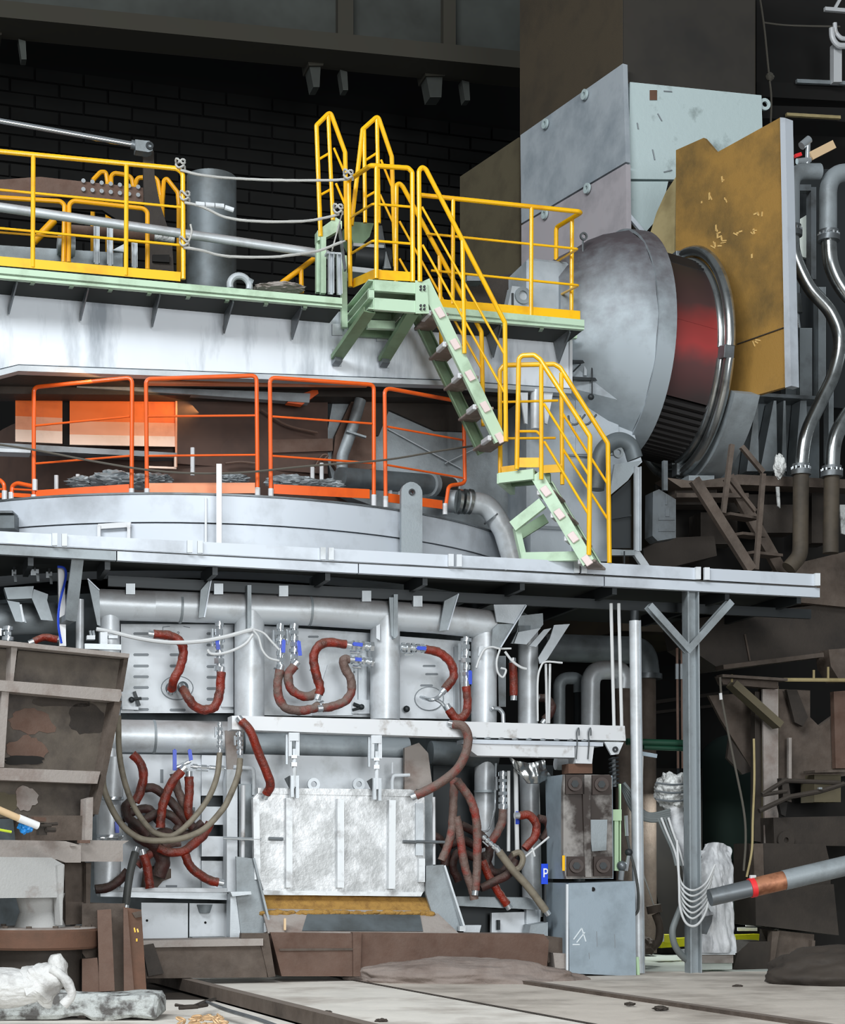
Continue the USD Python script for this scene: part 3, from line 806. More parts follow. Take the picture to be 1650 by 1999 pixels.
ring.p('side_plate', cbox(RC(5, 1004, 3.98), (0.13, 0, 0), (0, 0.12, 0), Z * 0.012), 'steel_grey')

lp = RC(802, 1000, 3.97)
lq = Plane(lp[:2], U)
lug = Thing('lifting_lug', 'upright grey lifting lug plate with a round eye on the ring wall', 'lug')
zc = lq.loc(802, 962)[1]; zb = lq.loc(802, 1098)[1]
s_ = lq.loc(782, 1000)[0]; e_ = lq.loc(823, 1000)[0]; m_ = (s_ + e_) / 2; hw = (e_ - s_) / 2
out = [(s_, zb), (e_, zb), (e_, zc)] + [(m_ + hw * math.cos(a) * (1 if abs(math.cos(a)) > .6 else .92), zc + hw * 0.95 * math.sin(a)) for a in np.linspace(0.25, math.pi - 0.25, 8)] + [(s_, zc)]
hole = Point(m_, zc).buffer(0.022, 8)
pm = trimesh.creation.extrude_polygon(Polygon(out, [list(hole.exterior.coords)]), 0.06, engine='earcut')
lug.p('plate', lq.to_world(pm, -0.03), 'silver_dull')
lug.p('eye_collar', lathe(lq.w(m_, 0.03, zc), lq.N, [(0.022, 0), (0.034, 0), (0.034, .012), (0.022, .012), (0.022, 0)], 18), 'mark_dark')

one('marker_post', bar(RC(428, 906, 4.0), RC(428, 1066, 4.0), 0.05, 0.03, up=(0, 1, 0)), 'white_paint', 'slim white upright post in front of the second orange guard', 'post')

# ---- the deck in front of the ring
top = lambda x: 1037 + 0.0525 * x
zdk = 3.98
dk = Thing('platform_deck', 'long grey platform deck with jointed toe boards running across the picture', 'platform')
s0, s1 = FA.loc(-160, 1060, .6)[0], FA.loc(1602, 1140, .6)[0]
poly = Polygon([(s0, -2.2), (s1, -2.2), (s1, .52), (s0, .52)])
cs = np.array([(CC - FA.O) @ U, (CC - FA.O) @ N])
poly = poly.difference(Point(*cs).buffer(3.9, 64))
poly = max(poly.geoms, key=lambda g: g.area) if poly.geom_type != 'Polygon' else poly
m = trimesh.creation.extrude_polygon(poly, 0.012, engine='earcut')
v = m.vertices
tilt = (P(1600, top(1600) + 24, .6)[2] - P(0, top(0) + 24, .6)[2]) / (FA.loc(1600, 1100, .6)[0] - FA.loc(0, 1100, .6)[0])
zd0 = P(0, top(0) + 24, .6)[2]; sd0 = FA.loc(0, 1100, .6)[0]
dz = lambda s: zd0 + tilt * (s - sd0)
m.vertices = FA.O + v[:, :1] * U + v[:, 1:2] * N + np.c_[np.zeros((len(v), 2)), dz(v[:, 0]) + v[:, 2] + 0.0]
dk.p('deck_plate', m, 'deck_top')
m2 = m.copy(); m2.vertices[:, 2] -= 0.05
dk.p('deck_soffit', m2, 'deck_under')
joints = [(-60, -40), (107, 126), (371, 391), (631, 647), (881, 897), (1127, 1141), (1364, 1381), (1597, 1700)]
for (a0, a), (b, b0) in zip(joints[:-1], joints[1:]):
    dk.p('toe_board', FA.prism([(a + 3, top(a)), (b - 3, top(b)), (b - 3, top(b) + 23), (a + 3, top(a) + 23)], 0.6, 0.012, 0.003), 'deck_silver')
for a, b in joints[1:]:
    for x in (a, b):
        if x < 1650:
            dk.p('joint_plate', FA.prism([(x - 5, top(x) - 2), (x + 5, top(x) - 2), (x + 5, top(x) + 22), (x - 5, top(x) + 22)], 0.635, 0.034, 0.003), 'white_panel')
xs = [-160, 228, 700, 1180, 1602]
for a, b in zip(xs[:-1], xs[1:]):
    dk.p('edge_channel', FA.prism([(a + 1, top(a) + 27), (b - 1, top(b) + 27), (b - 1, top(b) + 45), (a + 1, top(a) + 45)], 0.58, 0.07, 0.004), 'deck_silver' if a > 0 else 'silver_dull')
for x in (60, 210, 420, 640, 830, 1020, 1200, 1420, 1560):
    p0 = P(x, top(x) + 36, 0.5); s = (p0 - FA.O) @ U
    z = dz(s) - 0.11
    back = -1.6 if x > 1000 else -0.15
    dk.p('joist', bar(FA.w(s, 0.5, z), FA.w(s, back, z), 0.05, 0.12), 'steel_dark')
sA, sB = FA.loc(210, 1100, 0)[0], FA.loc(1580, 1100, 0)[0]
dk.p('bearer', bar(FA.w(sA, 0.02, dz(sA) - .2), FA.w(sB, 0.02, dz(sB) - .2), 0.05, 0.1), 'steel_dark')

# ---- deck posts
yp = Thing('deck_post', 'grey steel H column with a Y-shaped pair of struts under the deck', 'post')
b0, b1 = P(1354, 1906, .48), P(1349, 1150, .48)
b0 = b0.copy(); b1 = b1.copy(); b1[0], b1[1] = b0[0] - 0.03, b0[1]
yp.p('column', ibeam(b0, b1, 0.135, 0.13, 0.016, up=U), 'silver_dull')
yp.p('strut', channel(P(1351, 1268, .5), P(1270, 1178, .5), 0.07, 0.10, 0.014, up=N), 'silver_dull')
yp.p('strut', channel(P(1351, 1268, .5), P(1430, 1180, .5), 0.07, 0.10, 0.014, up=N), 'silver_dull')
t = Thing('deck_post', 'round silver pipe post between the grey cabinet and the Y column', 'post')
q0, q1 = P(1247, 1906, .35), P(1239, 1212, .35)
t.p('pipe', cyl(q0, q1, 0.056, 18), 'silver_pipe'); t.p('seam_strip', bar(q0 + N * .05 + U * .04, q1 + N * .05 + U * .04, 0.012, 0.02, up=N), 'fittings'); t.p('cap', cyl(q1, q1 + Z * .1, 0.045), 'steel_dark')
for x, lab in ((1193, 'left one of two thin pale rods standing on the white beam end'), (1208, 'right one of two thin pale rods standing on the white beam end')):
    one('thin_rod', cyl(P(x + 6, 1420, .38), P(x, 1178, .38), 0.018, 10), 'wire_white', lab, 'rod')
br = Thing('deck_strut', 'bent grey channel strut under the left end of the deck', 'strut')
br.p('arm', channel(P(152, 1090, .5), P(138, 1212, .25), 0.06, 0.11, 0.014, up=U), 'silver_dull')
br.p('foot', channel(P(138, 1212, .25), P(120, 1222, 0.1), 0.06, 0.09, 0.014, up=U), 'silver_dull')
wr = Thing('wrapped_post', 'white post wrapped in purple tinted film behind the bent strut', 'post')
wr.p('core', bar(P(122, 1262, .1), P(119, 1108, .1), 0.09, 0.06, up=U), 'white_paint')
wr.p('film', tube(spline([P(x, y, .2) for x, y in ((112, 1106), (126, 1110), (128, 1130), (116, 1180), (114, 1220), (120, 1256))], 5), 0.012, 6), 'blue')

# ================================================================= ROOF SUPERSTRUCTURE: BOX GIRDER
gd = Thing('box_girder', 'big pale grey box girder carrying the upper gallery', 'girder')
tg = -0.62
gtop = lambda x: 548 + 0.0905 * x
gd.p('web', FA.prism([(-80, gtop(-80)), (1116, gtop(1116)), (1116, 758), (870, 741), (36, 711), (-10, 722), (-80, 748)], tg, 0.04), 'silver_streak')
gd.p('bottom_flange', FA.prism([(-80, 750), (-10, 724), (36, 713), (870, 743), (1116, 760), (1116, 768), (870, 752), (36, 724), (-10, 736), (-80, 762)], tg + 0.05, 0.14, 0.003), 'silver')
gd.p('back_web', FA.prism([(-80, gtop(-80) + 10), (1116, gtop(1116) + 10), (1116, 750), (-80, 750)], tg - 0.8, 0.04), 'silver_dull')
gd.p('end_plate', bar(P(1116, 656, tg - .4), P(1116, 752, tg - .4), 0.8, 0.03, up=U), 'silver')
gd.p('weld_edge', bar(P(1114, 650, tg + .02), P(1114, 752, tg + .02), 0.04, 0.03, up=U), 'white_steel')
gd.p('soffit_recess', FA.prism([(-40, 742), (860, 752), (1050, 766), (1050, 790), (860, 776), (-40, 768)], tg - 0.5, 0.3), 'brown_dark')
gd.p('soffit_plate', FA.prism([(-60, 728), (860, 742), (1100, 758), (1100, 762), (860, 746), (-60, 732)], tg - .1, .7, 0), 'brown_dark')
one('orange_beam', FA.prism([(286, 732), (720, 738), (720, 752), (286, 748)], tg - 0.2, 0.1), 'orange_pale', 'pale orange flat beam just below the box girder', 'beam')

# ---- gallery deck on the girder
gl = Thing('upper_gallery', 'pale green edged gallery deck along the top of the box girder', 'gallery')
et = lambda x: 521 + 0.0905 * x
for a, b in ((-80, 668), (838, 1141)):
    gl.p('edge_beam', FA.prism([(a, et(a)), (b, et(b)), (b, et(b) + 19), (a, et(a) + 22)], -0.1, 0.06), 'pale_green')
    gl.p('rear_angle', FA.prism([(a, et(a) + 31), (b - 14, et(b) + 29), (b - 14, et(b) + 36), (a, et(a) + 38)], -0.5, 0.05), 'pale_green')
    q = [P(a, et(a) + 12, -0.1), P(b, et(b) + 12, -0.1), P(b, et(b) + 12, -0.1) - N * 1.7, P(a, et(a) + 12, -0.1) - N * 1.7]
    qq = np.array([x - [0, 0, 0.02] for x in q] + q)
    gl.p('deck_plate', trimesh.convex.convex_hull(qq), 'green_shade')
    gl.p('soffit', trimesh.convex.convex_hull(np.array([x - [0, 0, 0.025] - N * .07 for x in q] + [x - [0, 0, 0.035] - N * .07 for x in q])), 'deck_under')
    for x in range(a + 60, b - 20, 76):
        gl.p('cross_angle', bar(P(x + 8, et(x) + 24, -0.14), P(x, et(x) + 36, -0.55), 0.04, 0.03), 'green_shade')
for xt, xb in ((33, 17), (172, 157), (312, 297), (455, 437), (589, 570), (978, 962), (1112, 1090)):
    yt, yb = et(xt) + 22, et(xb) + 84
    f0, f1 = P(xt, yt, -0.16), P(xb, yb, -0.58)
    w0 = f0 - N * 0.44 + Z * 0.0
    gl.p('bracket', cat(bar(f0, f1, 0.085, 0.014, up=U), trimesh.convex.convex_hull(np.array([f0 + U * .006, f1 + U * .006, w0 + U * .006, f0 - U * .006, f1 - U * .006, w0 - U * .006]))), 'steel_grey')


# ---- railings
def railing(name, label, group, mat, t, posts, rails, toe=None, r=(0.024, 0.022, 0.013), base_mat=None, fr=0.08, pos=None, extra=()):
    """posts: pixel polylines of thick tube; rails: thin rods; toe: board polygons."""
    pos = pos or (lambda x, y: P(x, y, t))
    T = Thing(name, label, 'railing', group)
    for k, pl in enumerate(posts):
        pts = [pos(*q[:2]) if len(q) == 2 else P(*q) for q in pl]
        T.p('rail_tube' if len(pl) > 2 else ('post' if abs(pl[0][0] - pl[1][0]) < 20 else 'top_rail'), tube(fil(pts, fr), r[0] if len(pl) > 2 else r[1], 10), mat)
    for pl in rails:
        pts = [pos(*q[:2]) if len(q) == 2 else P(*q) for q in pl]
        T.p('mid_rail', tube(fil(pts, 0.03, 4), r[2], 8), mat)
    for pl, tt in (toe or ()):
        T.p('toe_board', FA.prism(pl, tt, 0.008, 0), mat)
    return T


railing('handrail', 'yellow gallery railing at the top left with a rope tied to its end post', None, 'yellow', -0.15,
        [[(-60, 290), (345, 329), (357, 338), (358, 545)], [(65, 302), (64, 522)], [(247, 320), (246, 538)]],
        [[(-60, 365), (356, 405)], [(-60, 440), (356, 479)]],
        [([(-60, 495), (353, 531), (352, 549), (-60, 513)], -0.14)])
railing('handrail', 'lower inner yellow railing behind the top left gallery railing, left section', None, 'yellow_inner', -1.3, [[(-60, 382), (118, 393), (126, 400), (124, 512)]], [[(-60, 449), (120, 463)]], r=(0.024, .022, .012))
railing('handrail', 'inner yellow railing seen between the two posts of the top left gallery railing', None, 'yellow_inner', -1.3, [[(134, 512), (135, 399), (143, 392), (280, 407), (288, 414), (288, 526)]], [[(137, 458), (286, 474)]], r=(0.024, .022, .012))
for k, pl in enumerate(([(181, 352), (197, 335), (207, 336), (210, 356)], [(217, 358), (217, 343), (224, 338), (243, 341), (257, 346), (260, 364)], [(264, 362), (268, 347), (300, 346), (308, 352), (313, 382)], [(317, 396), (320, 352), (326, 349), (347, 376), (349, 400)])):
    lab = ['first small yellow hoop rail behind the bolted brown arm', 'second small yellow hoop rail behind the bolted brown arm', 'third small yellow hoop rail, behind the brown upright strap', 'last small yellow hoop rail, beside the end post of the gallery railing'][k]
    T = Thing('hoop_rail', lab, 'railing', None)
    T.p('hoop', tube(fil([P(x, y, -3.2) for x, y in pl], 0.06), 0.026, 8), 'yellow_inner')
    for x, y in (pl[0], pl[-1]):
        T.p('leg', cyl(P(x, y, -3.2), P(x, y + 150, -3.2), 0.026, 8), 'yellow_inner')
T = Thing('slanted_rail', 'short slanting yellow tube behind the left gallery railing', 'rail')
T.p('tube', cyl(P(66, 472, -1.9), P(106, 430, -1.9), 0.04), 'yellow_inner')
T = Thing('slanted_rail', 'orange yellow stair rail rising behind the gallery beside the lifting shackle', 'rail')
T.p('tube', cyl(P(540, 560, -1.2), P(616, 503, -1.2), 0.028), 'yellow_inner'); T.p('post', cyl(P(589, 572, -1.2), P(588, 525, -1.2), 0.026), 'yellow_inner')

railing('handrail', 'yellow gallery railing at the right end above the pale girder', None, 'yellow', -0.15,
        [[(822, 381), (1130, 413), (1134, 415, -0.18), (1088, 443, -0.95), (1086, 450, -0.95), (1086, 600, -0.95)], [(885, 388), (884, 594)], [(1038, 404), (1037, 616)], [(1117, 428, -0.5), (1116, 608, -0.5)]],
        [[(832, 456), (1128, 486), (1086, 512, -0.95)], [(842, 528), (1130, 557), (1086, 580, -0.95)]],
        [([(838, 582), (1133, 607), (1133, 624), (838, 599)], -0.14)], fr=0.05)

# ---- things on the gallery
one('grey_drum', cat(lathe(P(413, 600, -2.0), Z, [(0, 0), (0.27, 0), (0.27, 1.40), (0, 1.40)], 36)), 'silver_dark', 'upright dull grey drum standing behind the tied ropes', 'drum')
arm = Thing('lever_arm', 'brown steel lever arm with two rows of bright bolts', 'arm')
ap = Plane(P(150, 370, -2.4)[:2], U)
arm.p('plate', ap.prism([(-60, 352), (10, 350), (78, 345), (160, 354), (294, 368), (298, 398), (160, 386), (80, 384), (-60, 382)], 0.0, 0.12), 'brown_red')
arm.p('lower_web', ap.prism([(-60, 384), (160, 388), (296, 400), (294, 470), (200, 410), (-60, 396)], -0.05, 0.06), 'brown_deep')
for k in range(8):
    x = 162.3 + k * 17.8
    arm.p('bolt', bolt(ap.pt(x, 354.5 + k * 2.0, 0.0), ap.N, 0.024, 0.03, 8), 'fittings')
    arm.p('bolt', bolt(ap.pt(x, 371 + k * 1.85, 0.0), ap.N, 0.024, 0.03, 8), 'fittings')
st = Thing('upright_strap', 'brown upright steel strap hanging from the clevis of the bright tie rod', 'strap')
st.p('strap', ap.prism([(279, 290), (300, 294), (302, 345), (313, 400), (336, 470), (340, 540), (290, 540), (282, 400)], 0.12, 0.06), 'brown_dark')
st.p('block', ap.prism([(298, 497), (331, 497), (331, 512), (298, 510)], 0.16, 0.05), 'brown_deep')
td = Thing('tie_rod', 'bright chrome tie rod with a forked end at the top left', 'rod')
td.p('rod', cyl(ap.pt(-70, 224, 0.2), ap.pt(258, 282, 0.2), 0.030, 14), 'chrome')
td.p('collar', cyl(ap.pt(256, 282, 0.2), ap.pt(265, 284, 0.2), 0.05, 14), 'steel_grey')
td.p('clevis', ap.prism([(264, 272), (292, 275), (299, 282), (298, 294), (290, 297), (265, 293)], 0.26, 0.14), 'silver_dull')
td.p('pin', lathe(ap.pt(292, 285, 0.26), ap.N, [(0.02, 0), (0.042, 0), (0.042, 0.02), (0.02, 0.02), (0.02, 0)], 14), 'steel_dark')
one('long_pipe', tube([P(-60, 396, -1.0), P(640, 497, -1.0)], 0.047, 14), 'silver_pipe', 'long thin grey pipe sloping down behind the gallery railing', 'pipe')
T = Thing('rusty_pipe', 'short rusty pipe with silver lagging behind the inner railing', 'pipe')
T.p('pipe', cyl(P(135, 450, -1.7), P(300, 462, -1.7), 0.06), 'brown_red'); T.p('lagging', cyl(P(255, 458, -1.7), P(340, 466, -1.7), 0.045), 'foil_white')
T = Thing('pump_stand', 'low silver pump frame with upright channels behind the yellow toe board', 'frame')
T.p('bed', FA.prism([(-40, 476), (240, 494), (240, 530), (-40, 510)], -1.6, 0.3), 'silver_dull')
for x0, x1, y0, y1 in ((183, 193, 428, 516), (209, 219, 436, 519), (258, 266, 474, 524)):
    T.p('channel', channel(P((x0 + x1) / 2, y1, -1.5), P((x0 + x1) / 2, y0, -1.5), 0.05, 0.06, 0.008, up=U), 'silver')
T.p('barrel', cyl(P(112, 478, -1.5), P(146, 482, -1.5), 0.1), 'silver_dull')
T.p('gusset', FA.prism([(220, 488), (242, 476), (244, 492)], -1.45, 0.03), 'silver')
T = Thing('lifting_shackle', 'grey lifting shackle standing on the gallery edge', 'shackle')
a = np.linspace(-0.3, math.pi + 0.3, 16)
sc_ = P(468, 558, -0.5)
T.p('bow', tube([sc_ + U * 0.10 * math.cos(x) + Z * (0.10 * math.sin(x)) for x in a], 0.035, 10), 'silver'); T.p('pin', cyl(P(484, 548, -0.5), P(493, 553, -0.5), 0.035), 'silver_dull')
one('grit_heap', ball(P(545, 563, -0.5), 0.14, 3, 0.35, 5, scale=(1.8, 1, 0.35)), 'dust_grey', 'small heap of grey grit on the gallery edge', 'grit', kind='stuff')
T = Thing('bearing_block', 'silver bearing block behind the toe board of the right gallery', 'bearing')
T.p('body', FA.prism([(990, 604), (1000, 558), (1030, 562), (1036, 612)], -0.7, 0.15), 'silver'); T.p('ring', lathe(P(1020, 578, -0.7), N, [(0.05, 0), (0.09, 0), (0.09, .03), (0.05, .03), (0.05, 0)], 20), 'silver_dull'); T.p('slot', FA.box(999, 572, 1003, 598, -0.69, 0.02, 0), 'mark_dark')
T = Thing('gallery_machine', 'low dark brown machine casing behind the right gallery railing', 'machine')
T.p('casing', FA.prism([(905, 545), (1120, 520), (1128, 620), (905, 600)], -1.4, 0.5), 'brown_dark'); T.p('cap', FA.box(912, 538, 944, 548, -1.2, 0.2), 'silver_dull')
T = Thing('hopper', 'dark grey chute hopper seen behind the landing railing', 'hopper')
T.p('funnel', FA.prism([(682, 432), (730, 436), (722, 462), (706, 478), (690, 474), (684, 460)], -0.9, 0.3), 'green_shade')
T.p('roller', cyl(P(690, 500, -0.9), P(760, 506, -0.9), 0.11), 'steel_dark'); T.p('shelf', FA.prism([(690, 474), (750, 478), (750, 484), (690, 480)], -0.8, 0.2), 'silver'); T.p('ledge', FA.prism([(688, 520), (745, 526), (745, 536), (688, 530)], -0.7, 0.3), 'silver')
T.p('leg', FA.prism([(734, 440), (746, 440), (760, 524), (748, 524)], -0.85, 0.05), 'steel_grey'); T.p('fin', FA.prism([(754, 490), (764, 524), (750, 524)], -0.75, 0.03), 'silver_dull')


def rope(label, pts, r=0.014, mat='rope', knots=()):
    T = Thing('tied_rope', label, 'rope')
    T.p('strand', tube(spline([P(*q) for q in pts], 8), r, 8, wr=0.25, seed=3, freq=40), mat)
    for x, y, t in knots:
        a = np.linspace(0, 4 * np.pi, 26)
        c = P(x, y, t)
        T.p('knot', tube([c + U * 0.045 * math.cos(k) + N * 0.045 * math.sin(k) + Z * (0.02 * math.sin(2.3 * k) + .004 * i) for i, k in enumerate(a)], 0.011, 6), mat)
    return T
rope('topmost of three white ropes tied between the yellow rails', [(352, 332, -.12), (400, 343, -.1), (470, 349, -.1), (560, 352, 0.0), (640, 352, .1), (678, 350, .2)], knots=((352, 330, -.14), (680, 351, .2)))
R2 = rope('middle one of three white ropes tied between the yellow rails', [(360, 395, -.12), (395, 404, -.1), (440, 424, -.1), (500, 432, 0), (590, 432, .05), (640, 424, .0), (662, 418, 0)], knots=((361, 393, -.14), (660, 418, 0)))
for k in range(4):
    a, b = 382 + k * 19, 399 + k * 19
    R2.p('plastic_sleeve', cyl(P(a, 398 + k * 1.6 + (k == 3) * 2, -.1), P(b, 399.5 + k * 1.6 + (k == 3) * 6, -.1), 0.024, 10), 'white_panel')
rope('lowest of three white ropes tied between the yellow rails', [(358, 483, -.12), (390, 488, -.1), (440, 500, -.1), (520, 502, 0), (570, 498, 0.05), (620, 490, .0), (668, 472, .1)], knots=((360, 482, -.14),))
rope('short white rope tail hanging from the end of the left railing', [(372, 438, -.1), (374, 455, -.1), (366, 478, -.12)], 0.010)

# ---- tall twin rails and small green stand
railing('ladder_rail', 'left one of two tall yellow hoop rails above the landing', None, 'yellow', -0.55, [[(626, 462), (618, 245), (645, 218), (674, 298), (677, 470)], [(641, 226), (650, 430)]], [[(621, 312), (643, 299)], [(627, 380), (645, 370)], [(652, 289), (676, 345)], [(656, 358), (678, 410)]], fr=0.03)
railing('ladder_rail', 'right one of two tall yellow hoop rails above the landing', None, 'yellow', -0.55, [[(686, 440), (708, 253), (738, 226), (765, 306), (772, 520)], [(711, 254), (713, 435)], [(736, 232), (740, 436)]], [[(714, 313), (737, 298)], [(714, 385), (740, 370)], [(744, 312), (768, 372)], [(742, 380), (770, 440)], [(698, 340), (690, 420)]], fr=0.03)
T = Thing('green_stand', 'pale green stand with silver legs behind the landing post', 'stand')
T.p('frame_leg', FA.box(618, 456, 626, 570, -0.6, 0.06), 'pale_green'); T.p('frame_leg', FA.box(627, 462, 637, 572, -0.5, 0.06), 'pale_green')
T.p('head', FA.prism([(620, 450), (656, 424), (668, 432), (668, 446), (640, 462), (620, 470)], -0.55, 0.12), 'pale_green')
T.p('leg', channel(P(645, 575, -0.3), P(645, 495, -0.3), 0.06, 0.055, 0.008, up=U), 'silver'); T.p('leg', channel(P(662, 576, -0.3), P(660, 498, -0.3), 0.05, 0.05, 0.008, up=U), 'silver')
T.p('head_plate', bar(P(636, 496, -0.3), P(664, 498, -0.3), 0.1, 0.02), 'silver'); T.p('slanted_flat', bar(P(662, 440, -0.3), P(674, 528, -0.2), 0.05, 0.02, up=U), 'steel_grey')
T.p('crossed_strap', tube([P(667, 420, -.1), P(648, 490, -.1)], 0.008, 6), 'rope'); T.p('crossed_strap', tube([P(640, 484, -.1), P(674, 470, 0.1)], 0.008, 6), 'rope')

# ---- the landing
ld = Thing('stair_landing', 'pale green steel landing on diagonal braces at the head of the stair', 'landing')
tL = 0.36
for k, (y0, h) in enumerate(((546, 21), (581, 23))):
    ld.p('front_beam', FA.prism([(731, y0), (812, y0 + 6), (812, y0 + h + 6), (731, y0 + h)], tL, 0.05), 'pale_green')
    c0 = P(731, y0 + h / 2, tL - 0.02); hh = h * 0.0048
    ld.p('side_beam', channel(c0, c0 - N * (0.95 + 0.2 * k), 0.06, hh, 0.012, side=1), 'pale_green')
    c1_ = P(812, y0 + 6 + h / 2, tL - 0.02)
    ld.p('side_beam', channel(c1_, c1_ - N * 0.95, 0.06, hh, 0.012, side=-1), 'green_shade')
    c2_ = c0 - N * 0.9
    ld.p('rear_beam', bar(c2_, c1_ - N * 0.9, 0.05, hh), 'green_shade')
for x, y in ((728, 566), (724, 572)):
    pass
ld.p('stub', FA.box(720, 564, 731, 583, tL - 0.02, 0.05), 'pale_green')
ld.p('stub', bar(P(731, 570, tL - .45), P(731, 590, tL - .45), 0.06, 0.05, up=U), 'pale_green')
ld.p('corner_post', bar(P(672, 640, -0.5), P(670, 500, -0.5), 0.06, 0.06, up=U), 'pale_green')
c0, c1_ = P(731, 549, tL - .02), P(812, 555, tL - .02)
ld.p('floor_grate', trimesh.convex.convex_hull(np.array([c0, c1_, c0 - N * .95, c1_ - N * .95, c0 - Z * .03, c1_ - Z * .03, c0 - N * .95 - Z * .03, c1_ - N * .95 - Z * .03])), 'green_shade')
for (x0, y0, x1, y1) in ((722, 610, 657, 703), (806, 614, 750, 706)):
    a, b = P(x0, y0, tL - 0.06), P(x1, y1, -0.56)
    ld.p('brace', channel(a, b, 0.05, 0.12, 0.012, up=U), 'green_shade')
    ld.p('brace_shoe', bar(b + unit(a - b) * 0.06, b - unit(a - b) * 0.04, 0.09, 0.08, up=U), 'steel_grey')
    ld.p('wall_plate', FA.box(x1 - 8, y1 - 22, x1 + 10, y1 + 12, -0.60, 0.02), 'silver')
for x, y in ((655, 640), (742, 652)):
    ld.p('seat_plate', FA.box(x - 6, y - 8, x + 14, y + 14, -0.59, 0.03), 'silver')
ld.p('under_strut', bar(P(716, 634, -.2), P(770, 636, -.2), 0.06, 0.08), 'pale_green')
ld.p('corner_plate', FA.prism([(811, 547), (834, 552), (838, 612), (812, 612)], tL + 0.01, 0.014), 'pale_green')
for y0 in (560, 566, 597, 604):
    for x in (821, 828):
        ld.p('bolt', bolt(P(x, y0, tL + .01), N, 0.012, 0.02), 'mark_dark')
railing('landing_railing', 'yellow railing round the green stair landing', None, 'yellow', tL - .03,
        [[(684, 560, -.45), (681, 352, -.45), (724, 323), (797, 328), (805, 336), (806, 550)], [(735, 326), (735, 544)]],
        [[(684, 425, -.45), (728, 398), (803, 404)], [(686, 495, -.45), (728, 470), (804, 476)]],
        [([(731, 526), (804, 531), (804, 549), (731, 545)], tL - .05)], fr=0.04)
c0 = P(731, 535, tL - .05); c1_ = P(690, 553, -.45)
pending[-1].p('toe_board', bar(c0, c1_, 0.008, 0.09), 'yellow')


# ---- stairs
def stair(label, near0, near1, lat, n, w_str, mats, tread_d, extra=None, dir_=U, tp=(0.12, 0.97)):
    """near0, near1: top and bottom of the near stringer's middle line (points); lat: vector to the far stringer."""
    T = Thing('stair_flight', label, 'stair')
    a, b = near0, near1
    for k, off in ((0, np.zeros(3)), (1, lat)):
        T.p('stringer', channel(a + off, b + off, 0.05, w_str, 0.012, up=np.cross(unit(lat), unit(b - a)), side=1 if k else -1), mats[k])
    h = unit(np.array([*(b - a)[:2], 0]))
    for i in range(n):
        f = tp[0] + (tp[1] - tp[0]) * i / (n - 1)
        c = a + (b - a) * f
        T.p('tread', cbox(c + lat * 0.5, lat * 0.48, h * tread_d / 2, Z * 0.014), 'tread')
        T.p('tread_end', cbox(c - unit(lat) * 0.012, unit(lat) * 0.012, unit(b - a) * 0.062 + Z * 0.01, np.cross(unit(lat), unit(b - a)) * 0.036, 0.02), 'tread_end')
        T.p('nosing', cbox(c + lat * 0.22 - h * tread_d * 0.5, lat * 0.2, h * 0.02, Z * 0.026), 'white_steel')
    return T


fl1 = stair('upper flight of pale green open stair coming down from the landing', P(828, 548, .34), P(978, 860, .34), -N * 0.56, 5, 0.125, ('pale_green', 'green_shade'), 0.2, tp=(0.2, 0.985))
railing('stair_rail', 'near yellow handrail of the upper stair flight', None, 'yellow', .37,
        [[(820, 550), (818, 334), (824, 326), (832, 331), (986, 630), (988, 862)], [(903, 470), (907, 690)]],
        [[(824, 404), (984, 690)], [(825, 478), (986, 768)]], fr=0.05)
railing('stair_rail', 'far yellow handrail of the upper stair flight', None, 'yellow', -.2,
        [[(773, 555), (774, 362), (780, 358), (787, 365), (940, 648), (944, 832)], [(858, 500), (862, 690)]],
        [[(780, 432), (940, 720)], [(780, 505), (942, 790)]], fr=0.05)
q0, q1 = D(1046, 925, 17.15), D(1149, 1098, 16.95)
lat2 = np.array([0.29, 0.956, 0]) * 0.55
fl2 = stair('lower flight of pale green stair standing on the deck', q0, q1, lat2, 4, 0.125, ('pale_green', 'pale_green'), 0.16, tp=(0.2, 0.98))
d2 = np.array([0.956, -0.29, 0])
l0 = D(975, 932, 17.1)
fl2.p('landing_beam', bar(D(975, 934, 17.3), D(1043, 926, 17.15), 0.05, 0.10), 'pale_green')
fl2.p('landing_beam', bar(D(1000, 940, 17.7), D(1075, 934, 17.6), 0.05, 0.10), 'green_shade')
fl2.p('landing_end', bar(D(975, 934, 17.3), D(975, 934, 17.3) + lat2, 0.05, 0.10), 'pale_green')
fl2.p('landing_floor', trimesh.convex.convex_hull(np.array([D(975, 926, 17.3), D(1045, 918, 17.15), D(975, 926, 17.3) + lat2, D(1045, 918, 17.15) + lat2, D(975, 928, 17.3), D(1045, 920, 17.15), D(975, 928, 17.3) + lat2, D(1045, 920, 17.15) + lat2])), 'green_shade')
fl2.p('brace', bar(D(1060, 982, 17.2), D(1002, 1028, 17.3), 0.05, 0.11, up=(0, 0, 1)), 'pale_green')
fl2.p('brace', bar(D(1066, 1012, 17.6), D(1012, 1046, 17.6), 0.05, 0.10), 'green_shade')
fl2.p('post', bar(D(1008, 1030, 17.35), D(1022, 1092, 17.35), 0.06, 0.06, up=U), 'pale_green')
fl2.p('base_beam', bar(D(1018, 1088, 17.35), D(1132, 1086, 17.2), 0.06, 0.09), 'pale_green')
railing('stair_rail', 'near yellow handrail of the lower stair flight', None, 'yellow', 0,
        [[(1009, 916), (1013, 700), (1020, 694), (1043, 693), (1055, 702), (1152, 852), (1150, 1084)], [(1057, 712), (1057, 936)]],
        [[(1062, 788), (1150, 928)], [(1063, 862), (1148, 1002)], [(1015, 842), (1048, 842), (1056, 850)]], fr=0.05, pos=lambda x, y: D(x, y, 17.15 - (x - 1010) / 140 * 0.2))
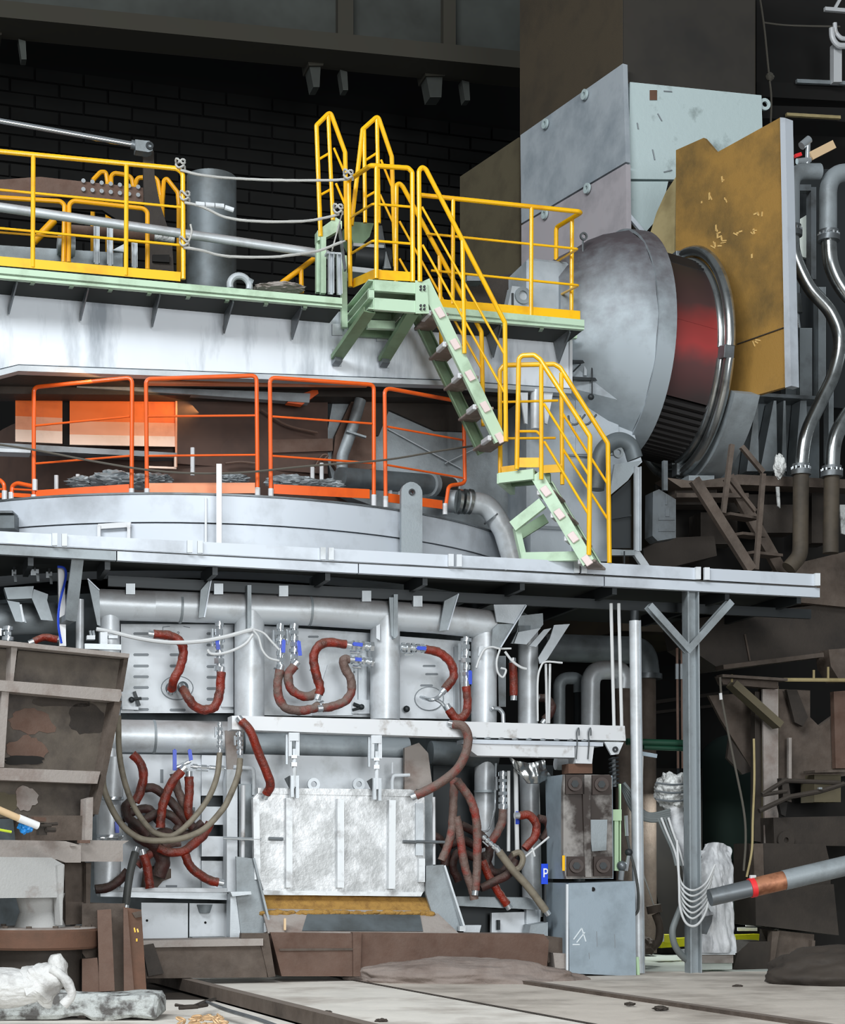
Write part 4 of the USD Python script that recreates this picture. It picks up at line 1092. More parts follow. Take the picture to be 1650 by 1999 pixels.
railing('stair_rail', 'far yellow handrail of the lower stair flight', None, 'yellow', 0,
        [[(977, 925), (976, 724), (984, 713), (1082, 711), (1094, 718), (1187, 866), (1190, 1099)], [(1096, 728), (1098, 946)]],
        [[(1098, 806), (1186, 944)], [(1099, 876), (1187, 1014)], [(980, 785), (1090, 782)], [(980, 856), (1085, 855)]], fr=0.05, pos=lambda x, y: D(x, y, 17.66 - (x - 977) / 200 * 0.2))
T = pending[-1]
T.p('toe_board', bar(D(979, 918, 17.6), D(1010, 914, 17.6), 0.008, 0.07), 'yellow'); T.p('toe_board', bar(D(1060, 916, 17.55), D(1096, 914, 17.5), 0.008, 0.08), 'yellow')
pending[-2].p('toe_board', bar(D(1014, 903, 17.15), D(1057, 903, 17.1), 0.008, 0.095), 'yellow')

# ================================================================= ORANGE GUARDS ON THE RING
def guard(label, tubes, mids, toe, tm):
    pos = lambda x, y: RC(x, y, 3.72)
    T = Thing('ring_guard', label, 'railing')
    def dense(pl):
        out = []
        for a, b in zip(pl[:-1], pl[1:]):
            k = max(2, int(abs(a[0] - b[0]) / 25))
            out += [(a[0] + (b[0] - a[0]) * i / k, a[1] + (b[1] - a[1]) * i / k) for i in range(k)]
        return out + [pl[-1]]
    T.p('hoop', tube(np.array([pos(*q) for q in fil2(tubes)]), 0.021, 10), 'orange')
    for pl in mids:
        T.p('mid_rail', tube([pos(*q) for q in dense(pl)], 0.011, 8), 'orange')
    (x0, y0), (x1, y1), h = toe
    n = 8
    for i in range(1):
        xs = np.linspace(x0, x1, n); ys = np.linspace(y0, y1, n)
        v = []
        for x, y in zip(xs, ys):
            a = pos(x, y); b = a - Z * h * 0.00497; nn = unit(np.array([*(a - CC)[:2], 0])) * 0.008
            v.append([a, b, b - nn, a - nn])
        v = np.array(v).reshape(-1, 3); f = []
        for k in range(n - 1):
            for j in range(4):
                j2 = (j + 1) % 4
                f += [(k * 4 + j, k * 4 + j2, (k + 1) * 4 + j2), (k * 4 + j, (k + 1) * 4 + j2, (k + 1) * 4 + j)]
        f += [(0, 1, 2), (0, 2, 3), (4 * n - 4, 4 * n - 2, 4 * n - 3), (4 * n - 4, 4 * n - 1, 4 * n - 2)]
        m = trimesh.Trimesh(v, f, process=False); m.fix_normals()
        T.p('toe_board', m, tm)
    for q in (tubes[0], tubes[-1]):
        T.p('socket', cyl(pos(q[0], q[1] + 4) - Z * 0.02, pos(q[0], q[1] - 14), 0.027, 10), 'white_steel')
    return T


def fil2(pl):
    q = fil([np.array([x, y, 0.0]) for x, y in pl], 11, 6)
    out = [q[0]]
    for a, b in zip(q[:-1], q[1:]):
        k = max(1, int(np.linalg.norm(b - a) / 30))
        out += [a + (b - a) * (i + 1) / k for i in range(k)]
    return [(x, y) for x, y, _ in out]


guard('first whole orange guard panel from the left on the ring', [(66, 980), (66, 756), (258, 737), (257, 968)], [[(70, 831), (253, 813)], [(70, 905), (253, 890)]], ((70, 957), (252, 945), 20), 'orange')
guard('second orange guard panel, behind the white marker post', [(287, 968), (285, 740), (501, 733), (503, 966)], [[(289, 813), (499, 811)], [(289, 890), (499, 888)]], ((290, 943), (498, 942), 21), 'orange_pale')
guard('third orange guard panel from the left on the ring', [(529, 968), (527, 737), (730, 751), (730, 980)], [[(532, 813), (726, 827)], [(532, 890), (726, 904)]], ((534, 945), (722, 955), 19), 'orange')
guard('stepped orange guard panel at the right end of the ring', [(753, 983), (751, 757), (905, 785), (908, 944), (876, 948), (869, 997)], [[(757, 833), (903, 859)], [(757, 908), (903, 933)]], ((758, 963), (864, 977), 18), 'orange')
guard('small orange guard end cut off at the left picture edge', [(-60, 985), (-60, 930), (0, 937), (8, 945), (9, 972)], [[(-55, 955), (5, 955)]], ((-55, 962), (6, 962), 10), 'orange')
guard('low orange guard stub left of the first whole panel', [(22, 975), (24, 948), (34, 943), (68, 950)], [[(26, 955), (64, 957)]], ((26, 962), (60, 964), 8), 'orange')

# ================================================================= FURNACE ROOF BEHIND THE GUARDS
rf = Thing('roof_casing', 'brown furnace roof casing with orange and cream side sheets behind the guards', 'furnace roof')
rf.p('roof_shell', lathe(CC, Z, [(0, 4.70), (2.55, 4.70), (2.50, 5.95), (0, 5.95)], 64), 'ladle_brown')
q = Plane(RC(200, 850, 2.9)[:2], U)
def banded(x0, x1, yo, ys, yc, yb, dx=0):
    rf.p('side_sheet', q.prism([(x0, yo), (x1, yo + 4 + dx), (x1, ys + 4), (x0, ys)], 0, 0.03), 'orange_sheet')
    rf.p('side_sheet', q.prism([(x0, ys), (x1, ys + 4), (x1, yc + 4), (x0, yc)], 0.004, 0.03), 'salmon_sheet')
    rf.p('side_sheet', q.prism([(x0, yc), (x1, yc + 4), (x1, yb + 4), (x0, yb)], 0.008, 0.03), 'cream_sheet')
banded(30, 122, 738, 812, 838, 862)
banded(136, 343, 744, 822, 848, 868, 4)
rf.p('dark_slot', q.prism([(122, 745), (137, 745), (135, 870), (124, 870)], -0.03, 0.02), 'black_gap')
rf.p('lip', q.prism([(-60, 862), (30, 866), (345, 884), (345, 894), (30, 878), (-60, 874)], 0.06, 0.2), 'steel_grey')
rf.p('lower_lip', q.prism([(-60, 872), (60, 878), (60, 884), (-60, 880)], 0.12, 0.2), 'silver')
rf.p('centre_sheet', q.prism([(345, 772), (640, 782), (640, 925), (345, 905)], 0.02, 0.03), 'ladle_brown')
rf.p('pale_band', q.prism([(530, 858), (650, 856), (650, 880), (530, 884)], 0.05, 0.03), 'brown_red')
rf.p('edge_bead', cyl(q.pt(344, 770, 0.02), q.pt(344, 912, 0.02), 0.012, 8), 'salmon_sheet')
rf.p('slot_box', cat(bar(q.pt(288, 890, 0.1), q.pt(344, 890, 0.1), 0.03, 0.02), bar(q.pt(288, 912, 0.1), q.pt(344, 914, 0.1), 0.03, 0.02), bar(q.pt(342, 888, .1), q.pt(342, 915, .1), 0.03, 0.02, up=U)), 'cream_sheet')
rf.p('silver_beam', q.prism([(150, 750), (606, 768), (604, 786), (375, 770), (150, 756)], 0.3, 0.12), 'silver_dull')
lampq = q.pt(300, 800, 0.75)
WL = UsdLux.RectLight.Define(stage, '/World/added_warm_strip')  # added strip of warm light, no fixture seen, for the roof sheet glow
WL.CreateWidthAttr(2.4); WL.CreateHeightAttr(0.08); WL.CreateIntensityAttr(7.0); WL.CreateColorAttr(Gf.Vec3f(1.0, 0.55, 0.22))
a_, b_ = q.pt(300, 775, 0.36), q.pt(235, 842, -.05)
WL.AddTransformOp().Set(Gf.Matrix4d().SetLookAt(Gf.Vec3d(*map(float, a_)), Gf.Vec3d(*map(float, b_)), Gf.Vec3d(0, 0, 1)).GetInverse())
rf.p('beam_tail', q.prism([(560, 786), (585, 770), (620, 758), (622, 768), (590, 790)], 0.28, 0.1), 'orange')
for k, pts in enumerate(([(440, 905), (470, 902), (500, 905)], [(510, 800), (560, 830), (620, 845)], [(615, 912), (625, 895), (632, 888), (640, 890), (630, 900)])):
    rf.p('conduit', tube(spline([q.pt(x, y, 0.12) for x, y in pts], 5), 0.012, 6), 'brown_red')

eb = Thing('exhaust_elbow', 'grey brown exhaust elbow casing at the right of the furnace roof', 'duct')
eq = Plane(RC(780, 850, 3.15)[:2], U)
eb.p('casing', eq.prism([(652, 772), (700, 765), (912, 790), (980, 840), (1030, 880), (1030, 1100), (655, 960), (640, 900), (636, 860)], -0.25, 0.9, 0.02), 'silver_dull')
eb.p('hood_top', eq.prism([(700, 764), (905, 786), (905, 842), (850, 840), (760, 800), (740, 850), (700, 850)], -0.2, 0.1), 'brown_dark')
eb.p('rust_cheek', eq.prism([(655, 850), (690, 775), (728, 780), (728, 915), (664, 925), (650, 905)], -0.15, 0.1), 'brown_red')
eb.p('riser_pipe', tube(fil([eq.pt(704, 780, 0.05), eq.pt(690, 830, 0.05), eq.pt(668, 892, 0.05), eq.pt(668, 928, .1)], 0.15), 0.062, 14), 'silver_dull')
eb.p('bracket', bar(eq.pt(676, 842, 0.12), eq.pt(714, 854, 0.12), 0.05, 0.02), 'silver_dull')
eb.p('rib', bar(eq.pt(758, 838, -.22), eq.pt(900, 915, -.22), 0.02, 0.01), 'silver')
eb.p('rib', bar(eq.pt(868, 905, -.22), eq.pt(940, 870, -.22), 0.02, 0.01), 'silver')
T = Thing('lower_pipe', 'brown grey horizontal pipe lying behind the stepped orange guard', 'pipe')
T.p('pipe', cyl(RC(664, 932, 3.35), RC(838, 945, 3.35), 0.105, 20), 'silver_dark')
T.p('flange', cyl(RC(836, 945, 3.35), RC(844, 946, 3.35), 0.135, 20), 'silver_dull')
T.p('hose_piece', cyl(RC(844, 946, 3.35), RC(880, 952, 3.4), 0.11, 20), 'brown_dark')
T.p('clamp', cyl(RC(880, 952, 3.4), RC(886, 953, 3.4), 0.12, 20), 'silver')
ep = Thing('elbow_pipe', 'large silver elbow pipe turning down to the deck beside the ring', 'pipe')
eq2 = Plane(RC(905, 980, 3.75)[:2], U)
ep.p('pipe', tube(fil([eq2.pt(908, 980, 0), eq2.pt(952, 984, 0), eq2.pt(984, 1036, 0), eq2.pt(1006, 1108, 0)], 0.30, 12), 0.115, 22), 'silver_pipe')
ep.p('pipe_end', cyl(eq2.pt(874, 978, -.05), eq2.pt(892, 979, 0), 0.12, 22), 'silver_dull')
for x in (893, 904, 914):
    ep.p('clamp_band', cyl(eq2.pt(x, 979, 0), eq2.pt(x + 6, 980, 0), 0.135, 22), 'steel_bright')
ep.p('weld_seam', cyl(eq2.pt(961, 1008, 0.0), eq2.pt(963, 1010.5, 0.0), 0.118, 20), 'steel_grey')
T = Thing('ring_cable', 'thin grey cable strung across the orange guards', 'cable')
T.p('cable', tube(spline([RC(x, y, 3.82) for x, y in ((-60, 860), (60, 877), (180, 900), (285, 917), (380, 924), (480, 922), (600, 910), (750, 898), (860, 880), (960, 865))], 5), 0.011, 6), 'rope_dark')
for k, (x, y, s) in enumerate(((165, 942, .13), (222, 936, .18), (262, 940, .16), (300, 937, .14), (455, 935, .12), (560, 942, .16), (590, 944, .14), (640, 946, .12))):
    one('rag_heap', ball(RC(x, y, 3.35), s, 3, 0.5, k, 4, scale=(1.3, 0.8, 0.45)), 'silver_dull', ['crumpled grey rag lump behind the left part of the first orange guard', 'crumpled grey rag lump behind the middle of the first orange guard', 'crumpled grey rag lump between the first two orange guards', 'crumpled grey rag lump just right of the gap between the first two guards', 'crumpled grey rag lump right of the white marker post', 'crumpled grey rag lump at the left behind the third orange guard', 'crumpled grey rag lump in the middle behind the third orange guard', 'crumpled grey rag lump at the right behind the third orange guard'][k], 'rag')
for k, (x, y, h) in enumerate(((110, 942, 14), (152, 936, 10), (235, 935, 16), (376, 908, 34), (610, 930, 18), (628, 926, 22), (672, 945, 14), (762, 955, 14), (780, 958, 12))):
    one('ring_stud', cyl(RC(x, y + 20, 3.3), RC(x, y - h, 3.3), 0.022, 8), 'white_steel', ['pale stud nearest the left end of the first orange guard', 'short pale stud in the left half of the first orange guard', 'pale stud beside the right post of the first orange guard', 'tall pale stud left of the white marker post', 'left one of the pale stud pair in front of the orange guard corner pipe', 'taller right one of the pale stud pair behind the third orange guard', 'pale stud by the right post of the third orange guard', 'pale stud at the left post of the stepped orange guard', 'pale stud just left of the lifting lug'][k], 'stud', 'studs behind the orange guards')
# ---- grey duct base and cane pipe behind the lower stair
DB = Thing('duct_housing', 'large plain grey duct housing behind the lower stair flight', 'duct')
DB.p('panel', FA.prism([(1036, 768), (1118, 774), (1118, 1096), (1036, 1096)], -.86, .3), 'clad_grey')
DB.p('panel', FA.prism([(1120, 752), (1212, 752), (1254, 902), (1190, 962), (1190, 1096), (1120, 1096)], -.80, .3), 'clad_grey')
DB.p('door_leaf', FA.prism([(1124, 772), (1205, 768), (1210, 888), (1124, 886)], -.785, .02), 'clad_grey')
DB.p('seam', bar(P(1106, 888, -.78), P(1150, 890, -.78), .02, .02), 'slot_dark')
RC_ = Thing('ribbed_column', 'short silver pipe with pointed white ribs seen through the lower stair rails', 'pipe')
RC_.p('pipe', cyl(P(1046, 838, -.62), P(1046, 762, -.62), .058, 18), 'silver_pipe')
for x0, x1, xb in ((1016, 1031, 1027), (1062, 1080, 1066)):
    RC_.p('rib', FA.prism([(x0, 766), (x1, 766), (xb + 3, 828), (xb - 2, 826)], -.6, .03), 'white_panel')
CP = Thing('cane_pipe', 'dark silver cane shaped pipe bend right of the lower stair', 'pipe')
CP.p('bend', tube(spline([P(*q, -.35) for q in ((1164, 956), (1168, 908), (1180, 876), (1206, 860), (1230, 870), (1240, 896))], 10), .088, 20), 'silver_dark')
CP.p('inner_flange', lathe(P(1206, 884, -.35), N, [(.03, 0), (.06, 0), (.06, .03), (.03, .03), (.03, 0)], 18), 'silver_dull')
CS = Thing('pipe_stand', 'grey steel stand with a triangular gusset under the cane pipe', 'stand')
CS.p('gusset', FA.prism([(1200, 906), (1253, 899), (1226, 938), (1190, 968)], -.3, .03), 'silver_dull')
CS.p('post', channel(P(1243, 1076, -.3), P(1243, 912, -.3), .05, .07, .01, up=U), 'silver')
CS.p('foot', channel(P(1240, 1074, -.3), P(1266, 1112, -.3), .05, .08, .01, up=U), 'silver')
CS.p('base', FA.prism([(1192, 1072), (1240, 1074), (1240, 1084), (1192, 1084)], -.28, .06), 'silver_dull')
CS.p('dark_panel', FA.prism([(1196, 968), (1232, 936), (1232, 1070), (1196, 1070)], -.4, .03), 'steel_dark')
CS.p('rod', bar(P(1194, 1012, -.37), P(1232, 1006, -.37), .02, .02), 'steel_dark'); CS.p('stud', bar(P(1219, 1106, -.2), P(1219, 1076, -.2), .012, .012, up=U), 'steel_dark')
# ================================================================= LOWER FURNACE SHELL, HEADERS, PANELS
sh = Thing('furnace_shell', 'dark steel lower shell of the furnace behind pipes and panels', 'furnace')
sh.p('wall_shell', lathe(CC, Z, [(2.6, 0.3), (3.25, 0.3), (3.25, 3.85), (2.6, 3.85), (2.6, 0.3)], 96), 'silver_dark')
sh.p('bottom_plate', lathe(CC, Z, [(0, 0.1), (3.0, 0.1), (3.0, 0.3), (0, 0.3)], 64), 'brown_dark')


def pipe(label, pts, r, mat='silver_pipe', name='water_pipe', fr=0.2, sides=22, t=-0.1, cat_='pipe', bands=(), weld=()):
    T = Thing(name, label, cat_)
    w = [P(*q) if len(q) == 3 else P(q[0], q[1], t) for q in pts]
    T.p('pipe', tube(fil(w, fr, 8), r, sides), mat)
    for x, y in bands:
        c = P(x, y, t); ax = unit(w[-1] - w[0])
        T.p('weld_band', cyl(c - ax * .012, c + ax * .012, r * 1.03, sides), 'silver_dull')
    return T


T = pipe('wide upper silver header pipe running across the furnace front', [(190, 1180), (300, 1183), (600, 1192), (850, 1208), (962, 1220)], 0.148, bands=((352, 1186), (604, 1192)), fr=0.5)
for x, y in ((255, 1150), (427, 1150), (554, 1154), (716, 1164), (816, 1174)):
    T.p('lug', FA.prism([(x - 9, y - 11), (x + 9, y - 11), (x + 9, y + 10), (x - 9, y + 10)], 0.05, 0.05), 'silver')
for q_ in ([(413, 1127), (399, 1205), (388, 1206), (392, 1152)], [(895, 1159), (874, 1230), (858, 1232), (862, 1206), (868, 1173)], [(171, 1130), (194, 1152), (196, 1222), (190, 1220)]):
    T.p('bracket_plate', FA.prism(q_, 0.12, 0.03, 0.003), 'silver_dull')
    T.p('bracket_edge', bar(P(*q_[0], .125), P(*q_[1], .125), 0.012, 0.016, up=N), 'deck_silver')
for a, b in ():
    a_, b_ = P(*a, 0.1), P(*b, 0.02)
    T.p('bracket_plate', trimesh.convex.convex_hull(np.array([a_ + U * .008, b_ + U * .008, a_ - N * .35 + U * .008, b_ - N * .1 + U * .008, a_ - U * .008, b_ - U * .008, a_ - N * .35 - U * .008, b_ - N * .1 - U * .008])), 'silver_dull')
    T.p('bracket_edge', bar(a_, b_, 0.03, 0.012, up=U), 'deck_silver')
for x, y0, y1 in ((487, 1142, 1228), (773, 1160, 1246)):
    T.p('upright_plate', FA.prism([(x - 4, y0), (x + 4, y0), (x + 4, y1 - 6), (x - 1, y1), (x - 4, y1)], 0.12, 0.2, 0.003), 'silver_dull')
T.p('upright_wing', FA.prism([(760, 1166), (770, 1166), (770, 1246), (764, 1240)], 0.11, 0.02, 0), 'silver_dull')
pipe('dull silver header pipe at the left edge under the deck', [(-90, 1212), (112, 1206)], 0.15, 'silver_dull', t=-0.35)
for lab, x, y0, y1, r, t, x1 in (('vertical silver pipe going down behind the brown tilting box', 213, 1190, 1640, .10, -.1, 216), ('fat vertical silver pipe left of the two valve stacks', 487, 1195, 1402, .147, -.1, 487), ('fat vertical silver pipe between the red hoses and the round hatch', 752, 1205, 1405, .150, -.1, 752), ('vertical silver pipe at the right end of the upper header', 945, 1220, 1412, .132, -.12, 945), ('vertical silver pipe behind, right of the header end', 1031, 1215, 1414, .108, -.55, 1031)):
    T = pipe(lab, [(x, y0, t), (x1, y1, t)], r)
    if x == 752:
        T.p('saddle', FA.prism([(735, 1222), (742, 1218), (742, 1250), (735, 1246)], .06, .02, 0), 'white_panel')
    if x == 945:
        T.p('saddle', FA.prism([(936, 1262), (946, 1260), (946, 1272), (940, 1274), (938, 1282), (934, 1280)], .04, .02, 0), 'white_panel')
pipe('silver lower header pipe left of the white beam', [(190, 1436), (456, 1440)], 0.158, bands=((300, 1438),))
pipe('grey lower header pipe behind the door hangers', [(475, 1453), (796, 1464)], 0.125, 'silver_dull', t=-0.2)
pipe('short dark header stub right of the dusty gusset', [(840, 1470), (968, 1476)], 0.125, 'silver_dark', t=-0.25)
pipe('lower vertical silver pipe right of the drooping hoses', [(946, 1470, -.25), (946, 1690, -.25)], 0.105, bands=((946, 1545),))
pipe('lower vertical silver pipe partly hidden by the cabinet', [(1033, 1490, -.45), (1040, 1790, -.45)], 0.105)
pipe('short silver pipe stub over the cabinet', [(1085, 1490, -.2), (1125, 1492, -.2)], 0.07, 'silver_pipe')
for lab, y0, y1, x, r in (('upper one of three pale pipe pieces beside the tilting box', 1478, 1562, 220, .10), ('middle one of three pale pipe pieces beside the tilting box', 1572, 1636, 215, .12), ('lowest of three pale pipe pieces beside the tilting box', 1682, 1738, 210, .125)):
    T = pipe(lab, [(x, y0, .12), (x, y1, .12)], r, name='pipe_piece')
    T.p('coupling', cyl(P(x, y1 - 6, .12), P(x, y1 - 1, .12), r * 1.06, 20), 'fittings')
pipe('small upright grey pipe at the left under the deck', [(156, 1170), (155, 1420)], 0.038, 'silver_pipe', t=0.0)

# ---- slotted panels
def slot(x0, y0, x1, y1, t):
    h = (y1 - y0)
    return FA.prism([(x0 + 2, y0), (x1 - 2, y0), (x1, y0 + h / 2), (x1 - 2, y1), (x0 + 2, y1), (x0, y0 + h / 2)], t + 0.003, 0.006, 0)


tp_ = -0.30
p1 = Thing('slotted_panel', 'white slotted furnace panel with a small number two at its top', 'panel')
p1.p('plate', FA.prism([(236, 1218), (456, 1219), (456, 1392), (236, 1392)], tp_, 0.05), 'white_panel')
for y in (1237, 1278, 1300, 1321, 1342, 1364, 1385):
    p1.p('slot', slot(260, y - 2.6, 291, y + 2.6, tp_), 'slot_dark')
for y in (1237, 1259, 1278, 1301, 1322, 1344, 1365):
    p1.p('slot', slot(403, y - 2.6, 424, y + 2.6, tp_), 'slot_dark')
for y, x1 in ((1278, 350), (1300, 350), (1386, 363)):
    p1.p('slot', slot(331, y - 2.6, x1, y + 2.6, tp_), 'slot_dark')
def stadium(cx, cy, w, h, n=10):
    r = w / 2
    return [(cx + w / 2 * math.cos(a) , cy + h / 2 * math.sin(a)) for a in np.linspace(0, 2 * math.pi, 24, endpoint=False)]
p1.p('hatch_ring', FA.prism(stadium(346, 1343, 64, 48), tp_ + .006, 0.006, 0), 'slot_dark')
p1.p('hatch_cover', FA.prism(stadium(346, 1343, 60, 44), tp_ + .012, 0.01, 0.002), 'white_panel')
m = meshkit.text_mesh('2', 0.035, 0.004)
c = P(345, 1240, tp_ + 0.002)
m.vertices = c + m.vertices[:, :1] * U + m.vertices[:, 1:2] * Z + m.vertices[:, 2:3] * N
p1.p('number', m, 'mark_dark')
p1.p('number_plate', cat(*[bar(P(*a, tp_ + .003), P(*b, tp_ + .003), 0.006, 0.004, up=N) for a, b in (((318, 1224), (318, 1238)), ((318, 1224), (332, 1223)), ((358, 1223), (371, 1225)))]), 'slot_dark')
p1.p('side_clamp', cat(FA.prism([(238, 1354), (264, 1354), (264, 1380), (238, 1380)], tp_ + 0.03, 0.03), bar(P(238, 1382, tp_ + .04), P(270, 1383, tp_ + .04), 0.03, 0.03)), 'white_panel')
p1.p('clamp_screw', cat(ball(P(257, 1366, tp_ + .07), 0.03, 1), bar(P(262, 1350, tp_ + .06), P(272, 1378, tp_ + .06), 0.02, 0.03), cyl(P(255, 1366, tp_ + .07), P(276, 1363, tp_ + .07), 0.014, 8)), 'steel_dark')
p1.p('side_clamp', FA.prism([(432, 1358), (456, 1358), (456, 1380), (432, 1380)], tp_ + 0.03, 0.03), 'white_panel')
p2_ = Thing('slotted_panel', 'white furnace panel behind the twin valve stacks and red hoses', 'panel')
p2_.p('plate', FA.prism([(516, 1222), (728, 1236), (728, 1400), (516, 1396)], tp_, 0.05), 'white_panel')
p2_.p('raised_sheet', FA.prism([(610, 1396), (640, 1298), (652, 1292), (690, 1294), (690, 1396)], tp_ + .03, 0.03), 'white_panel')
p2_.p('fold', FA.prism([(700, 1262), (716, 1262), (716, 1394), (700, 1394)], tp_ + .04, 0.05), 'silver')
p2_.p('clamp_box', FA.box(688, 1366, 722, 1393, tp_ + .06, 0.05), 'white_panel')
p2_.p('clamp_knob', cat(ball(P(706, 1380, tp_ + .09), 0.03, 1), cyl(P(690, 1374, tp_ + .08), P(706, 1380, tp_ + .08), 0.018, 8), cyl(P(688, 1386, tp_ + .08), P(704, 1382, tp_ + .08), 0.014, 8)), 'steel_dark')
for x, y, w in ((601, 1243, 22), (534, 1305, 6), (604, 1288, 6), (604, 1308, 6), (688, 1312, 6), (534, 1326, 6), (672, 1333, 7), (534, 1348, 6), (687, 1354, 6)):
    p2_.p('slot', slot(x, y - 2, x + w, y + 2, tp_), 'slot_dark')
p3_ = Thing('slotted_panel', 'white furnace panel with a rounded hatch right of the middle fat pipe', 'panel')
p3_.p('plate', FA.prism([(780, 1242), (912, 1252), (912, 1404), (780, 1402)], tp_, 0.05), 'white_panel')
p3_.p('hatch_ring', FA.prism(stadium(838, 1364, 58, 48), tp_ + .006, 0.006, 0), 'slot_dark')
p3_.p('hatch_cover', FA.prism(stadium(838, 1364, 54, 44), tp_ + .012, 0.01, 0.002), 'white_panel')
p3_.p('edge_fold', FA.prism([(888, 1262), (897, 1262), (897, 1400), (888, 1400)], tp_ + .05, 0.06), 'silver')
for y in (1273, 1300, 1316, 1338, 1358):
    p3_.p('slot', slot(820 + (y % 3) * 5, y - 2, 846 + (y % 3) * 5, y + 2, tp_), 'slot_dark')
p3_.p('clamp_knob', ball(P(794, 1384, tp_ + .06), 0.035, 1), 'steel_dark')

# ---- hoses and valves
def hose(label, pts, r=0.044, mat='hose_red', t=0.06, wr=0.24, seed=0, ends=(True, True), smooth_k=9, name='red_hose', rings=0, elbow=None):
    T = Thing(name, label, 'hose')
    w = spline([P(*q) if len(q) == 3 else P(q[0], q[1], t) for q in pts], smooth_k)
    T.p('sleeve', tube(w, r, 14, wr=wr, seed=seed + 1, freq=26), mat, smooth=40)
    if ends[0]:
        T.p('end_fitting', cyl(w[0] - unit(w[1] - w[0]) * 0.05, w[0] + unit(w[1] - w[0]) * 0.02, r * 0.8, 12), 'fittings')
    if ends[1]:
        T.p('end_fitting', cyl(w[-1] + unit(w[-1] - w[-2]) * 0.05, w[-1] - unit(w[-1] - w[-2]) * 0.02, r * 0.8, 12), 'fittings')
    return T


def valve(label, x0, y0, x1, y1, t, handle=None, r=0.042, n=7, name='valve_stack'):
    T = Thing(name, label, 'valve')
    a, b = P(x0, y0, t), P(x1, y1, t)
    ax = unit(b - a); L = np.linalg.norm(b - a)
    T.p('body', cyl(a, b, r * 0.72, 12), 'fittings')
    rr = random.Random(int(x0 * 7 + y0))
    for i in range(n):
        f = (i + 0.5) / n
        k = r * rr.uniform(0.9, 1.35)
        h = L / n * rr.uniform(0.22, 0.4)
        T.p('hex_nut', cyl(a + ax * (L * f - h), a + ax * (L * f + h), k, 6 if i % 2 else 12), 'fittings')
    side = unit(np.cross(ax, N))
    T.p('bleed_rod', cyl(a + ax * L * 0.15 + side * r * 1.6, a + ax * L * 0.5 + side * r * 1.6, r * 0.35, 8), 'fittings')
    if handle:
        hx0, hy0, hx1, hy1 = handle
        T.p('handle', cat(bar(P(hx0, hy0, t + .055), P(hx1, hy1, t + .055), 0.036, 0.016, up=N), cyl(P(hx0, hy0, t), P(hx0, hy0, t + .06), 0.01, 8)), 'blue')
    return T


valve('bright valve stack on the slotted panel with the number two', 428, 1213, 428, 1312, .02, (424, 1248, 426, 1268))
valve('left one of the twin bright valve stacks beside the fat pipe', 547, 1217, 547, 1308, .02, (554, 1250, 553, 1274))
valve('right one of the twin bright valve stacks', 574, 1217, 575, 1300, .02, (583, 1252, 586, 1280))
valve('upper horizontal valve with blue handle left of the middle fat pipe', 676, 1259, 730, 1263, .04, (690, 1257, 708, 1259), n=6)
valve('lower horizontal valve with blue handle left of the middle fat pipe', 682, 1287, 730, 1293, .04, (686, 1286, 706, 1288), n=6)
valve('horizontal valve with blue handle right of the middle fat pipe', 782, 1264, 830, 1266, .04, (815, 1265, 832, 1266), n=5)
T = valve('tall bright valve stack at the right end of the hatch panel', 910, 1243, 910, 1336, .02, (918, 1310, 918, 1336))
T.p('side_rod', cyl(P(898, 1262, .02), P(898, 1402, -.1), 0.012, 8), 'fittings')
valve('bright valve stack at the top left behind the tilting box edge', 16, 1222, 15, 1262, .1, None, n=4)
valve('bright fittings hanging at the left end of the white beam', 429, 1410, 429, 1470, .42, None, r=.026, n=7)
valve('bright fittings hanging just below the left beam corner', 467, 1428, 469, 1482, .42, None, r=.028, n=6)
valve('horizontal bright pipe union above the left hose tangle', 372, 1496, 440, 1500, .12, (370, 1464, 373, 1484), r=.022, n=4)
valve('bright tee with blue handle above the left hose tangle', 341, 1500, 372, 1486, .14, (341, 1464, 341, 1504), r=.022, n=3)
valve('bright valve stack above the dusty hose in the right tangle', 981, 1505, 982, 1580, .1, None, n=6)

hose('red hose bending from the white tubes to the hatch', [(300, 1238), (332, 1241), (352, 1254), (358, 1274), (352, 1302), (340, 1326), (335, 1345, -.05)], seed=1)
hose('red U-shaped hose from the hatch to the valve stack', [(358, 1345, -.05), (367, 1362), (382, 1380), (401, 1386), (420, 1378), (429, 1350), (432, 1312)], seed=2)
for lab, x, y in (('dark elbow nozzle on the left of the hatch', 334, 1344), ('dark elbow nozzle on the right of the hatch', 357, 1342)):
    one('nozzle', [ball(P(x, y, -.14), 0.055, 2, scale=(1, 1, 1.1)), cyl(P(x, y, -.29), P(x, y, -.14), 0.05, 14)], 'silver_dark', lab, 'nozzle')
hose('dusty red hose curling from the left twin stack to the bottom', [(547, 1308), (542, 1335), (545, 1362), (558, 1382), (585, 1387), (608, 1384), (624, 1377)], mat='hose_dusty', seed=3)
hose('short dusty hose from the right twin stack', [(575, 1300), (563, 1318), (567, 1342), (583, 1356), (604, 1360), (620, 1352)], mat='hose_dusty', seed=4)
hose('clean red hose arching from the upper horizontal valve', [(676, 1258), (642, 1254), (622, 1262), (612, 1284), (617, 1314), (625, 1342), (622, 1356)], seed=5, t=.1)
hose('hose hanging from the lower horizontal valve, grey above and red below', [(682, 1287), (671, 1288), (674, 1306), (684, 1324), (686, 1350), (672, 1370), (648, 1379), (630, 1382)], mat='hose_dusty', seed=6, t=.1)
hose('red hose curving down right of the middle fat pipe', [(831, 1267), (858, 1274), (879, 1292), (886, 1318), (876, 1336), (868, 1346)], seed=7)
T = hose('bare metal hose bend at the rounded hatch', [(868, 1346), (856, 1360), (842, 1366), (826, 1362, -.1)], r=.02, mat='fittings', wr=0, name='metal_hose')
